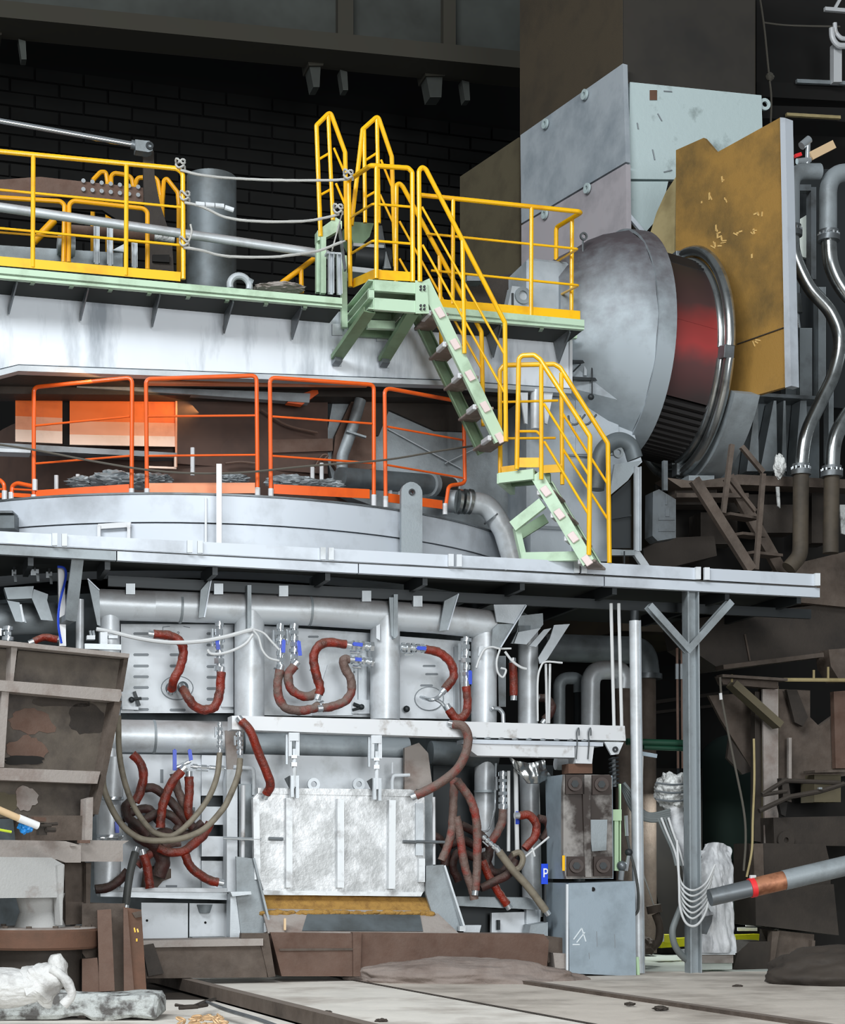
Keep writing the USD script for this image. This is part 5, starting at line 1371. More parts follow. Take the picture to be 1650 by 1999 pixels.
T.p('branch', tube(spline([P(*q) for q in ((848, 1364, .05), (862, 1372, .05), (872, 1386, .05))], 6), .018, 10), 'fittings')
hose('crinkled red hose below the tall right valve stack', [(910, 1340), (913, 1370), (910, 1392), (896, 1404), (884, 1396), (876, 1384)], mat='hose_red', seed=8, r=.045, wr=.2)
hose('red hose hanging from the left beam end to the door corner', [(472, 1408, .5), (489, 1428, .55), (505, 1470, .52), (520, 1506, .5), (528, 1532, .47), (520, 1550, .42)], seed=9, r=.043, wr=.06)
hose('long hose drooping from the beam to the right door corner, grey above and red below', [(886, 1414, .5), (904, 1418, .56), (914, 1440, .56), (908, 1474, .56), (888, 1506, .54), (850, 1534, .5), (812, 1553, .45)], mat='hose_dusty', seed=10, r=.045, wr=.05)
hose('short red hose behind the right header end', [(1001, 1294, -.2), (1003, 1330, -.2), (1003, 1358, -.2)], seed=11, r=.044, wr=.05)
hose('dark red hose bulge behind the two pale upright tubes', [(1052, 1362, -.5), (1070, 1366, -.5), (1078, 1384, -.5), (1064, 1406, -.5)], mat='hose_dark', seed=12)
hose('red hose arc just above the tilting box at the left edge', [(66, 1252), (86, 1244), (112, 1248)], seed=13, t=.1, r=.035)
tang = [('red hose dropping beside the pale pipe pieces', [(258, 1472), (273, 1488), (280, 1514), (274, 1545), (264, 1566)], 'hose_red', .30, 'tan'),
        ('dark hose looping across the top of the left tangle', [(272, 1540), (299, 1538), (320, 1552), (338, 1570), (360, 1598), (378, 1616)], 'hose_dark', .22, 0),
        ('red hose slanting down from the blue handles', [(355, 1505), (336, 1528), (321, 1562), (315, 1590), (313, 1616)], 'hose_red', .32, 0),
        ('straight red hose below the right blue handle', [(369, 1516), (370, 1545), (367, 1580), (374, 1602)], 'hose_red', .26, 0),
        ('dark hose at the left of the tangle behind the khaki loops', [(262, 1560), (246, 1574), (250, 1596), (268, 1610), (288, 1632)], 'hose_dark', .24, 0),
        ('dark hose crossing the middle of the left tangle', [(283, 1600), (309, 1588), (331, 1591), (350, 1608), (344, 1622)], 'hose_dark', .20, 0),
        ('red hose sagging below the khaki loops', [(308, 1655), (334, 1664), (360, 1661), (381, 1645), (398, 1630), (410, 1606)], 'hose_red', .30, 0),
        ('red hose running to the door frame at the bottom of the left tangle', [(362, 1668), (371, 1690), (388, 1706), (410, 1719), (426, 1722)], 'hose_red', .3, 0),
        ('short red hose hanging at the bottom of the left tangle', [(280, 1668), (287, 1690), (290, 1712), (293, 1734)], 'hose_red', .3, 0),
        ('dark red hose leaving the left tangle along the ledge', [(186, 1736), (212, 1732), (236, 1716), (250, 1700)], 'hose_dark', .34, 0),
        ('thick dark hose lump in the heart of the left tangle', [(262, 1600), (272, 1630), (300, 1648), (318, 1680), (308, 1712)], 'hose_dark', .16, 0),
        ('dark hose rising behind the khaki loops at the left of the tangle', [(236, 1600), (262, 1584), (290, 1580), (312, 1604)], 'hose_dark', .1, 0),
        ('dark brown hose sunk deepest in the left tangle', [(292, 1640), (318, 1624), (346, 1630), (372, 1626), (396, 1606)], 'hose_dark', .12, 0),
        ('dusty hose lying across the foot of the left tangle', [(268, 1690), (292, 1668), (322, 1650), (352, 1644)], 'hose_dusty', .14, 0),
        ('dusty red hose hanging straight in the middle of the left tangle', [(340, 1510), (346, 1540), (358, 1566), (372, 1590)], 'hose_dusty', .18, 0)]
for k, (lab, pts, mt, t, _) in enumerate(tang):
    hose(lab, pts, mat=mt, t=t, seed=20 + k, r=.043 if k != 10 else .07, wr=.2, ends=(k in (2, 3, 8), k in (7,)))
for k, (lab, pts, r, mt, nm) in enumerate((('inner khaki hose loop hanging in front of the left tangle', [(429, 1470, .42), (424, 1514, .5), (408, 1556, .56), (380, 1595, .6), (348, 1625, .6), (326, 1632, .6), (295, 1620, .6), (264, 1579, .6), (244, 1528, .6), (233, 1470, .58), (231, 1398, .5)], .027, 'hose_khaki', 'khaki_hose'), ('outer khaki hose loop hanging in front of the left tangle', [(469, 1482, .42), (464, 1516, .5), (447, 1558, .58), (433, 1582, .6), (397, 1619, .64), (348, 1638, .66), (288, 1640, .66), (255, 1626, .66), (232, 1602, .66), (213, 1567, .66), (201, 1528, .66), (206, 1484, .66), (216, 1420, .6)], .029, 'hose_khaki', 'khaki_hose'), ('straight black hose slanting down past the ledge', [(264, 1664, .42), (256, 1695, .46), (250, 1730, .5), (246, 1766, .5)], .036, 'hose_black', 'black_hose'))):
    hose(lab, pts, r=r, mat=mt, wr=0.03, name=nm, seed=40 + k)
rt = [('dusty hose falling from the beam hose to the right door cheek', [(888, 1518), (886, 1550), (884, 1586), (882, 1622), (873, 1655), (862, 1680)], 'hose_dusty', .34),
      ('red hose bowing right in front of the lower vertical pipe', [(892, 1524), (912, 1550), (925, 1577), (931, 1612), (932, 1655), (931, 1700), (928, 1738)], 'hose_dusty', .40),
      ('dusty hose making the left side of the right tangle V', [(891, 1594), (898, 1630), (904, 1673), (912, 1706), (922, 1736), (926, 1756)], 'hose_dusty', .36),
      ('dark hose running up right from the bottom of the V', [(938, 1734), (970, 1719), (993, 1706), (1010, 1680)], 'hose_dark', .3),
      ('red hose running down right to the lower ledge', [(942, 1680), (956, 1713), (974, 1743), (990, 1766)], 'hose_red', .25),
      ('dusty hose bent left below the right valve stack', [(982, 1580), (980, 1604), (970, 1626), (958, 1645)], 'hose_dusty', .15),
      ('red hose hook left of the dirty clamp cabinet', [(1014, 1592), (1034, 1592), (1047, 1610), (1044, 1634), (1024, 1657)], 'hose_red', .2),
      ('dark hose arc touching the dirty clamp cabinet', [(1050, 1598), (1066, 1602), (1072, 1618), (1058, 1640)], 'hose_dark', .1),
      ('dark hose low behind the right door cheek', [(845, 1630), (860, 1640), (872, 1660), (868, 1690)], 'hose_dark', .05),
      ('dark hose bunch behind the V of the right tangle', [(900, 1610), (940, 1632), (956, 1660), (944, 1700)], 'hose_dark', .12),
      ('dark hose crossing low behind the V of the right tangle', [(880, 1650), (904, 1640), (930, 1650), (966, 1640)], 'hose_dark', .0),
      ('dark hose curling up beside the lower vertical pipe', [(896, 1720), (884, 1690), (896, 1664), (926, 1674)], 'hose_dark', .05),
      ('dark hose sagging between the V and the upright tubes', [(944, 1664), (960, 1700), (984, 1700), (1004, 1668)], 'hose_dark', .1)]
for k, (lab, pts, mt, t) in enumerate(rt):
    hose(lab, pts, mat=mt, t=t, seed=60 + k, r=.043, wr=.2, ends=(k in (5, 6), k in (1, 4)))
T = hose('flat khaki strap hose crossing down to the cabinet foot', [(974, 1662), (1002, 1699), (1031, 1731), (1066, 1778)], r=.04, mat='hose_khaki', t=.42, wr=.03, name='khaki_hose', seed=75)
T.p('loop', tube(spline([P(*q, .42) for q in ((1000, 1668), (1014, 1664), (1021, 1676), (1016, 1692), (1004, 1700))], 6), .03, 10), 'hose_khaki')
valve('white slanting hose coupling above the khaki strap', 942, 1632, 974, 1661, .42, None, r=.024, n=5)
T = Thing('white_stick', 'thin white stick slanting beside the cabinet', 'stick')
T.p('stick', cyl(P(1024, 1674, .35), P(1072, 1634, .35), 0.011, 8), 'wire_white'); T.p('tag', bar(P(1039, 1655, .36), P(1044, 1672, .36), 0.02, 0.008, up=N), 'wire_white')
T = Thing('blue_sign', 'small blue sign with a white letter beside the cabinet', 'sign')
T.p('plate', FA.box(1057, 1686, 1070, 1726, .3, 0.01, 0.002), 'blue_sign')
m = meshkit.text_mesh('P', 0.085, 0.003, bold=True)
c = P(1059.5, 1712, .302)
m.vertices = c + m.vertices[:, :1] * U * 0.8 + m.vertices[:, 1:2] * Z + m.vertices[:, 2:3] * N
T.p('letter', m, 'white_paint')
T.p('post', bar(P(1064, 1686, .28), P(1064, 1800, .28), 0.03, 0.02, up=U), 'steel_dark')
for k, (lab, x, y0, y1, r) in enumerate((('left one of two thin upright tubes in the right tangle', 993, 1505, 1662, .018), ('right one of two thin upright tubes in the right tangle, with a blue mark', 1010, 1500, 1662, .024))):
    T = Thing('upright_tube', lab, 'tube')
    T.p('tube', cyl(P(x - 3 * k, y0, .1), P(x, y1, .1), r, 10), 'wire_white')
    if k:
        T.p('mark', cyl(P(1010, 1584, .105), P(1010, 1609, .105), .0255, 10), 'blue')
T = Thing('thin_tube', 'thin bent conduit looping round the lower vertical pipe', 'tube')
T.p('tube', tube(fil([P(*q) for q in ((968, 1490, .05), (966, 1580, .05), (955, 1622, .05), (938, 1624, .05))], .15), .012, 8), 'fittings')
T = Thing('plastic_drape', 'crumpled shiny plastic drape below the second white beam', 'plastic')
def drape(pts_rows, mat, T, name, amp=.02, seed=0):
    """A creased cloth over a grid of points."""
    g = np.array(pts_rows, float)
    n, m_ = g.shape[:2]
    uu, vv = np.meshgrid(np.linspace(0, 1, n * 8), np.linspace(0, 1, m_ * 8), indexing='ij')
    iu = np.clip((uu * (n - 1)).astype(int), 0, n - 2); iv = np.clip((vv * (m_ - 1)).astype(int), 0, m_ - 2)
    fu = (uu * (n - 1) - iu)[..., None]; fv = (vv * (m_ - 1) - iv)[..., None]
    p = (1 - fu) * (1 - fv) * g[iu, iv] + fu * (1 - fv) * g[iu + 1, iv] + (1 - fu) * fv * g[iu, iv + 1] + fu * fv * g[iu + 1, iv + 1]
    p = p + N * (amp * 2 * (np.abs(meshkit.fbm(p * np.array([9, 9, 3.5]) + seed, 3, seed) - .5) * 2)[..., None])
    a, b = uu.shape
    v = np.vstack([p.reshape(-1, 3), p.reshape(-1, 3) - N * 0.012])
    i, j = np.meshgrid(np.arange(a - 1), np.arange(b - 1), indexing='ij')
    q = np.stack([i * b + j, (i + 1) * b + j, (i + 1) * b + j + 1, i * b + j + 1], -1).reshape(-1, 4)
    o = a * b
    f = [q[:, [0, 1, 2]], q[:, [0, 2, 3]], q[:, [0, 2, 1]] + o, q[:, [0, 3, 2]] + o]
    edge = np.concatenate([np.arange(b), np.arange(1, a) * b + b - 1, (a - 1) * b + np.arange(b - 2, -1, -1), np.arange(a - 2, 0, -1) * b])
    e2 = np.roll(edge, -1)
    f += [np.c_[edge, e2, e2 + o], np.c_[edge, e2 + o, edge + o]]
    mm = trimesh.Trimesh(v, np.vstack(f), process=False)
    return T.p(name, mm, mat, smooth=50)
drape([[P(994, 1478, .2), P(1010, 1486, .25), P(1035, 1490, .2), P(1062, 1482, .2)], [P(1000, 1496, .2), P(1020, 1514, .22), P(1045, 1516, .22), P(1066, 1500, .2)], [P(1012, 1512, .15), P(1030, 1530, .2), P(1052, 1530, .2), P(1076, 1518, .15)]], 'steel_bright', T, 'sheet', .05, 3)

# ---- white tubes slung under the upper header
for k, (lab, pts, r) in enumerate((('upper white tube slung in front of the slotted panel', [(188, 1228), (220, 1234), (270, 1246), (330, 1254), (390, 1252), (440, 1243), (480, 1232), (492, 1229)], .02), ('lower white tube looping back to the fat pipe', [(405, 1268), (412, 1276), (432, 1276), (456, 1269), (480, 1256), (494, 1238)], .014), ('left white wire hanging from the fat pipe to the valves', [(494, 1230), (505, 1244), (512, 1268), (525, 1284), (545, 1290)], .011), ('right white wire hanging from the fat pipe to the valves', [(494, 1228), (515, 1236), (530, 1252), (545, 1268)], .011), ('white hook wire on the pipe at the header end', [(930, 1304), (936, 1286), (946, 1268), (960, 1263), (975, 1266), (998, 1266)], .011), ('white wire loop between the two right pipes', [(976, 1268), (970, 1290), (972, 1312), (982, 1322), (988, 1308), (978, 1304)], .011), ('pale cable strap slanting across the rear pipe', [(986, 1272), (1000, 1290), (1016, 1302), (1028, 1306)], .014), ('thin pale conduit arching over the red bulge', [(1050, 1408), (1050, 1330), (1056, 1302), (1066, 1292), (1098, 1294)], .011))):
    T = Thing('white_tube' if k < 2 else 'white_wire', lab, 'tube' if k < 2 else 'wire')
    T.p('strand', tube(spline([P(x, y, .16 if k < 4 else .08) for x, y in pts], 7), r, 8), 'wire_white')
for lab, x in (('left one of two pale upright tubes behind the header end', 1066), ('right one of two pale upright tubes behind the header end', 1074)):
    one('pale_tube', cyl(P(x + (2 if x < 1070 else -2), 1412, -.1), P(x, 1296, -.1), .014, 8), 'wire_white', lab, 'tube')
T = Thing('small_tap', 'small bright tap on the beam between the right pipes', 'tap')
T.p('spout', tube(fil([P(962, 1383, .05), P(974, 1383, .05), P(982, 1392, .05), P(983, 1414, .05)], .05), .022, 10), 'fittings'); T.p('knob', ball(P(962, 1383, .05), .028, 1), 'fittings')
one('grey_strap', FA.prism([(972, 1280), (988, 1280), (988, 1380), (974, 1380)], -.25, .03), 'steel_grey', 'dull grey upright strap between the two right pipes', 'strap')

# ---- folded brackets under the deck
T = Thing('folded_bracket', 'bright folded bracket plates at the right end of the upper header', 'bracket')
T.p('plate', FA.prism([(964, 1180), (1028, 1180), (1006, 1218), (970, 1214)], .1, .02), 'silver')
T.p('cheek', FA.prism([(1004, 1218), (978, 1264), (960, 1262), (962, 1228), (972, 1218)], .08, .02), 'silver_dull')
T.p('edge', bar(P(1027, 1182, .12), P(977, 1264, .1), .03, .012, up=U), 'deck_silver')
T = Thing('folded_bracket', 'grey folded tray bracket right of the header end', 'bracket')
T.p('tray', FA.prism([(1014, 1202), (1060, 1197), (1061, 1219), (1028, 1258), (998, 1256), (1010, 1232)], -.1, .03), 'silver_dull')
T.p('inner_box', FA.box(1013, 1221, 1036, 1236, -.08, .05), 'silver_dark')
T.p('lip', FA.prism([(1012, 1234), (1056, 1226), (1028, 1258), (1004, 1256)], -.06, .02), 'silver')
T.p('strip', FA.prism([(1077, 1226), (1047, 1263), (1033, 1261), (1062, 1229)], -.12, .02), 'silver')
T.p('wing', FA.prism([(1082, 1220), (1113, 1218), (1068, 1288), (1054, 1296), (1051, 1284), (1074, 1246)], -.2, .02), 'silver')
T = Thing('folded_bracket', 'grey folded bracket with two legs at the left end under the deck', 'bracket')
T.p('top', FA.prism([(8, 1147), (66, 1144), (62, 1168), (15, 1170)], .12, .12), 'silver_dull')
T.p('leg', FA.prism([(9, 1160), (14, 1172), (38, 1176), (52, 1216), (30, 1213)], .1, .02), 'silver_dull')
T.p('leg', FA.prism([(62, 1168), (66, 1150), (94, 1160), (92, 1172), (104, 1212), (80, 1210)], .1, .02), 'silver_dull')
T.p('rib', bar(P(40, 1180, .1), P(46, 1214, .1), .02, .02, up=U), 'white_panel')
for k, (x, y, w) in enumerate(((23, 1112, 9), (60, 1111, 16), (90, 1116, 12))):
    T = Thing('hanging_clip', ['left one of three pale clips hanging under the left deck end', 'middle one of three pale clips hanging under the left deck end', 'right one of three pale clips hanging under the left deck end'][k], 'clip')
    T.p('tab', FA.box(x, y, x + w, y + 12, -.3, .02), 'silver'); T.p('tail', FA.prism([(x + w - 6, y + 8), (x + w, y + 8), (x + w + 1, y + 24), (x + w - 4, y + 24)], -.3, .02), 'silver_dull'); T.p('hanger', bar(P(x + w / 2, y - 26, -.31), P(x + w / 2, y + 4, -.31), .02, .02, up=U), 'steel_dark')
T = Thing('pipe_clamp', 'row of pale clamp blocks behind the tilting box top edge', 'clamp')
for x0, x1, y0, y1 in ((170, 186, 1240, 1248), (196, 210, 1234, 1262), (212, 230, 1240, 1246)):
    T.p('block', FA.box(x0, y0, x1, y1, .3, .08), 'white_panel')
for x in (178, 184):
    T.p('stud', cyl(P(x, 1242, .27), P(x - 2, 1231, .27), .012, 6), 'fittings')
T.p('bar', bar(P(165, 1262, .28), P(236, 1264, .28), .06, .05), 'silver')

# ================================================================= BEAMS, DOOR AND SILL
wb = Thing('white_beam', 'long white steel beam across the furnace above the door', 'beam')
wb.p('beam', FA.prism([(453, 1397), (850, 1407), (1220, 1417), (1222, 1446), (850, 1438), (453, 1424)], .45, .22), 'white_steel')
wb.p('lower_strip', FA.prism([(908, 1443), (1178, 1449), (1178, 1457), (908, 1451)], .47, .26), 'deck_silver')
wb.p('lower_beam', FA.prism([(912, 1452), (1122, 1456), (1122, 1479), (932, 1475), (920, 1466)], .45, .2), 'white_steel')
wb.p('end_block', FA.prism([(1124, 1456), (1160, 1457), (1156, 1491), (1124, 1490)], .46, .2), 'white_steel')
wb.p('packing', FA.box(1110, 1491, 1157, 1510, .42, .18), 'rust_plate')
wb.p('eye_plate', FA.prism([(1180, 1448), (1218, 1449), (1208, 1472), (1194, 1474)], .47, .03), 'white_panel')
wb.p('eye', lathe(P(1201, 1463, .475), N, [(.012, 0), (.03, 0), (.03, .014), (.012, .014), (.012, 0)], 14), 'steel_dark')
wb.p('pin_boss', lathe(P(470, 1408, .45), N, [(.0, 0), (.03, 0), (.03, .03), (0, .03)], 14), 'steel_grey')
for x in (1127, 1150):
    wb.p('wire_loop', tube(spline([P(x - 2, 1482, .48), P(x, 1450, .48), P(x - 1, 1430, .48), P(x + 3, 1421, .48), P(x + 4, 1436, .48)], 5), .007, 6), 'steel_grey')
for k in range(9):
    x = 925 + k * 27
    wb.p('weld_bead', ball(P(x, 1441 + k * .6, .455), .018, 1, .5, k, scale=(1.8, .5, .7)), 'steel_grey')
T = Thing('coil_spring', 'dark coil spring hanging below the beam eye', 'spring')
a = np.linspace(0, 14 * np.pi, 150)
c0, c1_ = P(1198, 1478, .36), P(1200, 1536, .36)
T.p('coil', tube(c0 + (c1_ - c0) * (np.arange(150) / 149)[:, None] + .045 * (np.cos(a)[:, None] * U + np.sin(a)[:, None] * N), .009, 6), 'steel_dark')
T.p('core', cyl(c0, c1_, .022, 10), 'steel_grey')

T = Thing('backing_sheet', 'white wall panel above the furnace door', 'panel')
T.p('plate', FA.prism([(470, 1472), (812, 1480), (812, 1560), (470, 1560)], -.02, .05), 'white_panel')
T = Thing('dusty_gusset', 'dusty grey gusset plate right of the door hangers', 'plate')
T.p('plate', FA.prism([(790, 1460), (818, 1450), (836, 1470), (846, 1545), (790, 1545)], .1, .05), 'dust_grey')
T = Thing('dusty_gusset', 'dusty grey plate under the left end of the white beam', 'plate')
T.p('plate', FA.prism([(440, 1426), (476, 1426), (474, 1506), (444, 1506)], .1, .05), 'dust_grey')

dr = Thing('charging_door', 'battered silver furnace door with upright ribs', 'door')
td_ = .30
dr.p('plate', FA.prism([(494, 1558), (506, 1546), (800, 1548), (829, 1557), (830, 1738), (822, 1747), (516, 1743), (508, 1716)], td_, .12, .012), 'door_plate')
dr.p('top_ledge', FA.prism([(504, 1538), (800, 1541), (824, 1548), (824, 1555), (504, 1549)], td_ + .01, .14), 'door_plate')
for x0, x1, y0, y1, x2 in ((494, 506, 1560, 1717, 509), (559, 571, 1558, 1733, 571), (659, 672, 1559, 1733, 672), (760, 773, 1562, 1735, 772)):
    dr.p('rib', FA.prism([(x0, y0), (x1, y0), (x2, y1), (x2 - (x1 - x0), y1)], td_ + .075, .075, .006), 'door_rib')
dr.p('side_strip', FA.box(818, 1676, 830, 1722, td_ + .05, .05), 'door_rib'); dr.p('side_strip', FA.box(812, 1568, 827, 1670, td_ + .03, .03), 'silver')
dr.p('bottom_lip', FA.prism([(512, 1738), (826, 1742), (822, 1750), (516, 1747)], td_ + .02, .1), 'door_rib')
for x in (612, 700):
    dr.p('lifting_eye', lathe(P(x, 1531, td_ - .02), N, [(.03, -.02), (.062, -.02), (.062, .02), (.03, .02), (.03, -.02)], 18), 'silver')
for x0, y0, x1, y1 in ((525, 1637, 553, 1638), (787, 1643, 813, 1644)):
    dr.p('pin', cyl(P(x0, y0, td_ + .03), P(x1, y1, td_ + .03), .017, 10), 'steel_grey')
for lab, x in (('left forked hanger link of the furnace door', 574), ('right forked hanger link of the furnace door', 735)):
    T = Thing('door_hanger', lab, 'hanger')
    yb = (x - 574) * 0.03
    T.p('top_fork', cat(FA.box(x - 10, 1430 + yb, x - 4, 1476 + yb, .44, .04), FA.box(x + 4, 1430 + yb, x + 11, 1476 + yb, .44, .04), FA.box(x - 8, 1430 + yb, x + 9, 1446 + yb, .45, .05)), 'white_panel')
    T.p('rod', cyl(P(x + 1, 1462 + yb, .42), P(x + 1, 1536 + yb, .42), .022, 10), 'white_panel')
    T.p('nut', cat(FA.box(x - 5, 1474 + yb, x + 6, 1480 + yb, .45, .05), FA.box(x - 5, 1488 + yb, x + 6, 1496 + yb, .45, .05)), 'fittings')
    T.p('bottom_fork', cat(FA.box(x - 6, 1514 + yb, x, 1556 + yb, .44, .05), FA.box(x + 4, 1514 + yb, x + 10, 1558 + yb, .44, .05)), 'silver')
    T.p('guard_plate', FA.prism([(x - 18, 1520 + yb), (x - 8, 1514 + yb), (x - 8, 1540 + yb)], .38, .02), 'steel_dark')
    T.p('side_strip', FA.box(x - 16, 1434 + yb, x - 12, 1492 + yb, .4, .03), 'silver')
fm = Thing('door_surround', 'silver door frame with sloping cheek plates on both sides', 'frame')
fm.p('post', FA.box(443, 1502, 464, 1742, .2, .2), 'white_panel')
fm.p('post_foot', FA.prism([(450, 1745), (469, 1745), (469, 1842), (449, 1842)], .34, .2), 'silver')
fm.p('inner_post', FA.box(466, 1530, 494, 1690, .08, .1), 'silver_dull')
fm.p('cheek', FA.prism([(461, 1672), (494, 1676), (528, 1818), (514, 1824), (472, 1834), (462, 1750)], .36, .04), 'silver_dull')
fm.p('cheek_flange', bar(P(494, 1676, .36), P(525, 1804, .42), .09, .02, up=U), 'silver_dull')
fm.p('flange_tip', FA.box(517, 1802, 526, 1820, .46, .05), 'white_panel')
fm.p('shelf', FA.prism([(450, 1741), (490, 1740), (491, 1746), (454, 1750)], .46, .14), 'silver')
fm.p('post', FA.box(812, 1540, 846, 1690, .1, .15), 'silver_dull')
fm.p('cheek', FA.prism([(832, 1690), (866, 1688), (906, 1816), (884, 1818), (846, 1790), (832, 1745)], .36, .04), 'silver_dull')
fm.p('cheek_flange', bar(P(866, 1690, .36), P(904, 1808, .42), .08, .02, up=U), 'silver')
fm.p('flange_tip', FA.box(898, 1808, 909, 1818, .46, .05), 'white_panel')
fm.p('guide_rod', cyl(P(475, 1533, .30), P(474, 1674, .30), .021, 12), 'white_steel')
fm.p('guide_rod', cyl(P(847, 1556, .30), P(848, 1688, .30), .016, 12), 'white_steel')
fm.p('cross_pin', cyl(P(436, 1636, .36), P(510, 1639, .36), .016, 10), 'fittings'); fm.p('cross_pin', cyl(P(813, 1643, .34), P(868, 1644, .34), .016, 10), 'steel_grey')
fm.p('pipe_elbow', tube(fil([P(456, 1497, .12), P(494, 1500, .12), P(496, 1512, .12), P(496, 1552, .12)], .06), .02, 10), 'white_panel')
fm.p('pipe_elbow', tube(fil([P(800, 1513, .16), P(768, 1514, .16), P(766, 1524, .16), P(766, 1546, .16)], .05), .018, 10), 'white_panel')
fm.p('riser', cyl(P(766, 1510, .16), P(766, 1488, .16), .012, 8), 'white_panel')

sl = Thing('door_sill', 'sloping dusty furnace sill with a gold brown grit line under the door', 'sill')
def quad(a, b, c, d, th=.03):
    v = np.array([a, b, c, d])
    return trimesh.convex.convex_hull(np.vstack([v, v - N * th - Z * th * .3]))
sl.p('grit_band', quad(P(512, 1746, .22), P(842, 1752, .22), P(850, 1782, .34), P(516, 1778, .34)), 'gold_grit')
g_ = quad(P(512, 1774, .33), P(850, 1778, .33), P(898, 1824, .62), P(524, 1822, .62))
sl.p('slope_plate', g_, 'dust_grey')
sl.p('worn_patch', quad(P(600, 1784, .40), P(820, 1786, .41), P(826, 1818, .60), P(590, 1817, .60), .01), 'silver_dark')
for k in range(26):
    x = 516 + k * 12.8
    sl.p('grit_lump', ball(P(x, 1781 + 4 * RNG.random(), .37), .03 + .02 * RNG.random(), 1, .5, k, scale=(1.6, .8, .7)), 'gold_grit', kind='stuff')
T = valve('small valve with a blue handle beside the middle pale pipe piece', 196, 1636, 240, 1632, .2, (228, 1604, 229, 1626), r=.025, n=4)
one('yellow_stick', bar(P(556, 1816, .62), P(556, 1793, .6), .025, .02, up=U), 'wood_tan', 'short pale yellow stick standing on the sill', 'stick')

bs = Thing('sill_beam', 'thick brown steel sill beam in front of the furnace door', 'beam')
tb = .66
bs.p('face_plate', FA.prism([(528, 1820), (690, 1822), (690, 1906), (550, 1906)], tb, .4), 'brown_red')
bs.p('joint_plate', FA.prism([(689, 1820), (706, 1820), (704, 1906), (690, 1906)], tb + .03, .42), 'brown_red')
bs.p('face_plate', FA.prism([(706, 1820), (1062, 1824), (1072, 1836), (1068, 1890), (1050, 1906), (704, 1906)], tb, .4), 'brown_red')
bs.p('rib_line', bar(P(545, 1854, tb + .005), P(688, 1853, tb + .005), .02, .02), 'brown')
bs.p('hook_plate', FA.prism([(472, 1822), (524, 1822), (538, 1906), (524, 1908), (508, 1838), (490, 1836), (480, 1845), (470, 1842)], tb + .06, .1), 'brown')
b2 = Thing('side_beam', 'long brown dust covered beam left of the sill', 'beam')
b2.p('beam', FA.prism([(278, 1842), (512, 1838), (522, 1908), (286, 1910)], .7, .3), 'brown')
b2.p('top_plate', FA.prism([(278, 1836), (514, 1832), (514, 1846), (278, 1850)], .74, .4), 'dust_grey')
b2.p('end_nose', FA.prism([(278, 1846), (300, 1842), (320, 1900), (290, 1906)], .78, .1), 'brown_dark')
dh = Thing('dust_heap', 'low heap of grey dust in front of the brown sill beam', 'dust', kind='stuff')
v = []
hp_ = ball(D(900, 1690, 16.75) * np.array([1, 1, 0]) + np.array([0, 0, -0.03]), .5, 5, .22, 3, 2.2, scale=(2.2, .8, .52))
dh.parts.append(('', hp_, 'heap_dust', None, 50, None))


# ---- lower left wall under the hoses
lw = Thing('lower_panelling', 'white lower wall panels behind the left hose tangle', 'panelling')
lw.p('main_panel', FA.prism([(238, 1472), (392, 1474), (392, 1736), (190, 1736), (190, 1476)], -.12, .05), 'white_panel')
for y0, y1, t in ((1474, 1553, -.06), (1574, 1610, -.04), (1632, 1672, .0), (1680, 1736, -.06)):
    lw.p('side_box', FA.prism([(394, y0), (444, y0 + 1), (444, y1), (394, y1)], t, .2), 'white_panel')
lw.p('shelf_gap', FA.box(394, 1554, 444, 1573, -.16, .05), 'steel_dark')
lw.p('ledge', FA.prism([(196, 1737), (444, 1739), (444, 1757), (196, 1750)], .16, .3), 'silver')
lw.p('ledge_top', FA.prism([(196, 1732), (444, 1734), (444, 1742), (196, 1740)], .2, .3), 'white_panel')
lw.p('base_panel', FA.prism([(276, 1762), (367, 1763), (367, 1842), (276, 1844)], -.02, .05), 'white_panel'); lw.p('base_panel', FA.prism([(370, 1763), (444, 1764), (444, 1836), (370, 1840)], -.02, .05), 'white_panel')
for x, y in ((287, 1797), (401, 1801)):
    lw.p('hole', cyl(P(x, y, -.03), P(x, y, -.015), .012, 10), 'black_gap')
for x, y, h in ((316, 1515, 13), (378, 1590, 14), (335, 1730, 2)):
    lw.p('slot', FA.box(x - 3 - (h < 3) * 8, y - h, x + 3 + (h < 3) * 8, y + h, -.115, .01, 0), 'slot_dark')
lw.p('lamp_pan', lathe(P(400, 1772, .0), Z, [(0, -.05), (.05, -.05), (.075, .03), (0, .03)], 18), 'silver_dull')
lw.p('foot_step', FA.prism([(376, 1830), (442, 1829), (442, 1836), (380, 1838)], .25, .2), 'silver_dull')
lw.p('dirt_plate', FA.prism([(300, 1690), (334, 1696), (334, 1714), (318, 1720), (306, 1734), (276, 1734), (280, 1700)], .02, .04), 'brown')
T = Thing('lower_ledge', 'silver ledge and panel below the right hose tangle', 'ledge')
T.p('ledge', FA.prism([(886, 1750), (1030, 1752), (1050, 1760), (1050, 1776), (886, 1768)], .2, .3), 'silver_dull')
T.p('panel', FA.prism([(960, 1782), (1026, 1780), (1026, 1824), (960, 1824)], .06, .05), 'white_panel'); T.p('side', FA.prism([(1028, 1772), (1056, 1776), (1054, 1824), (1028, 1824)], .12, .08), 'silver')
T.p('recess', FA.prism([(886, 1768), (1028, 1776), (1028, 1826), (886, 1826)], -.1, .05), 'steel_dark'); T.p('bolt', cyl(P(973, 1815, .1), P(973, 1796, .1), .02, 10), 'steel_dark')
T.p('foot', FA.prism([(905, 1806), (940, 1806), (936, 1822), (905, 1822)], .3, .1), 'silver')
T.p('block', FA.prism([(1036, 1806), (1070, 1800), (1070, 1830), (1032, 1830)], .3, .2), 'silver_dull')
T = Thing('tangle_backing', 'dark steel plate behind the right hose tangle', 'plate')
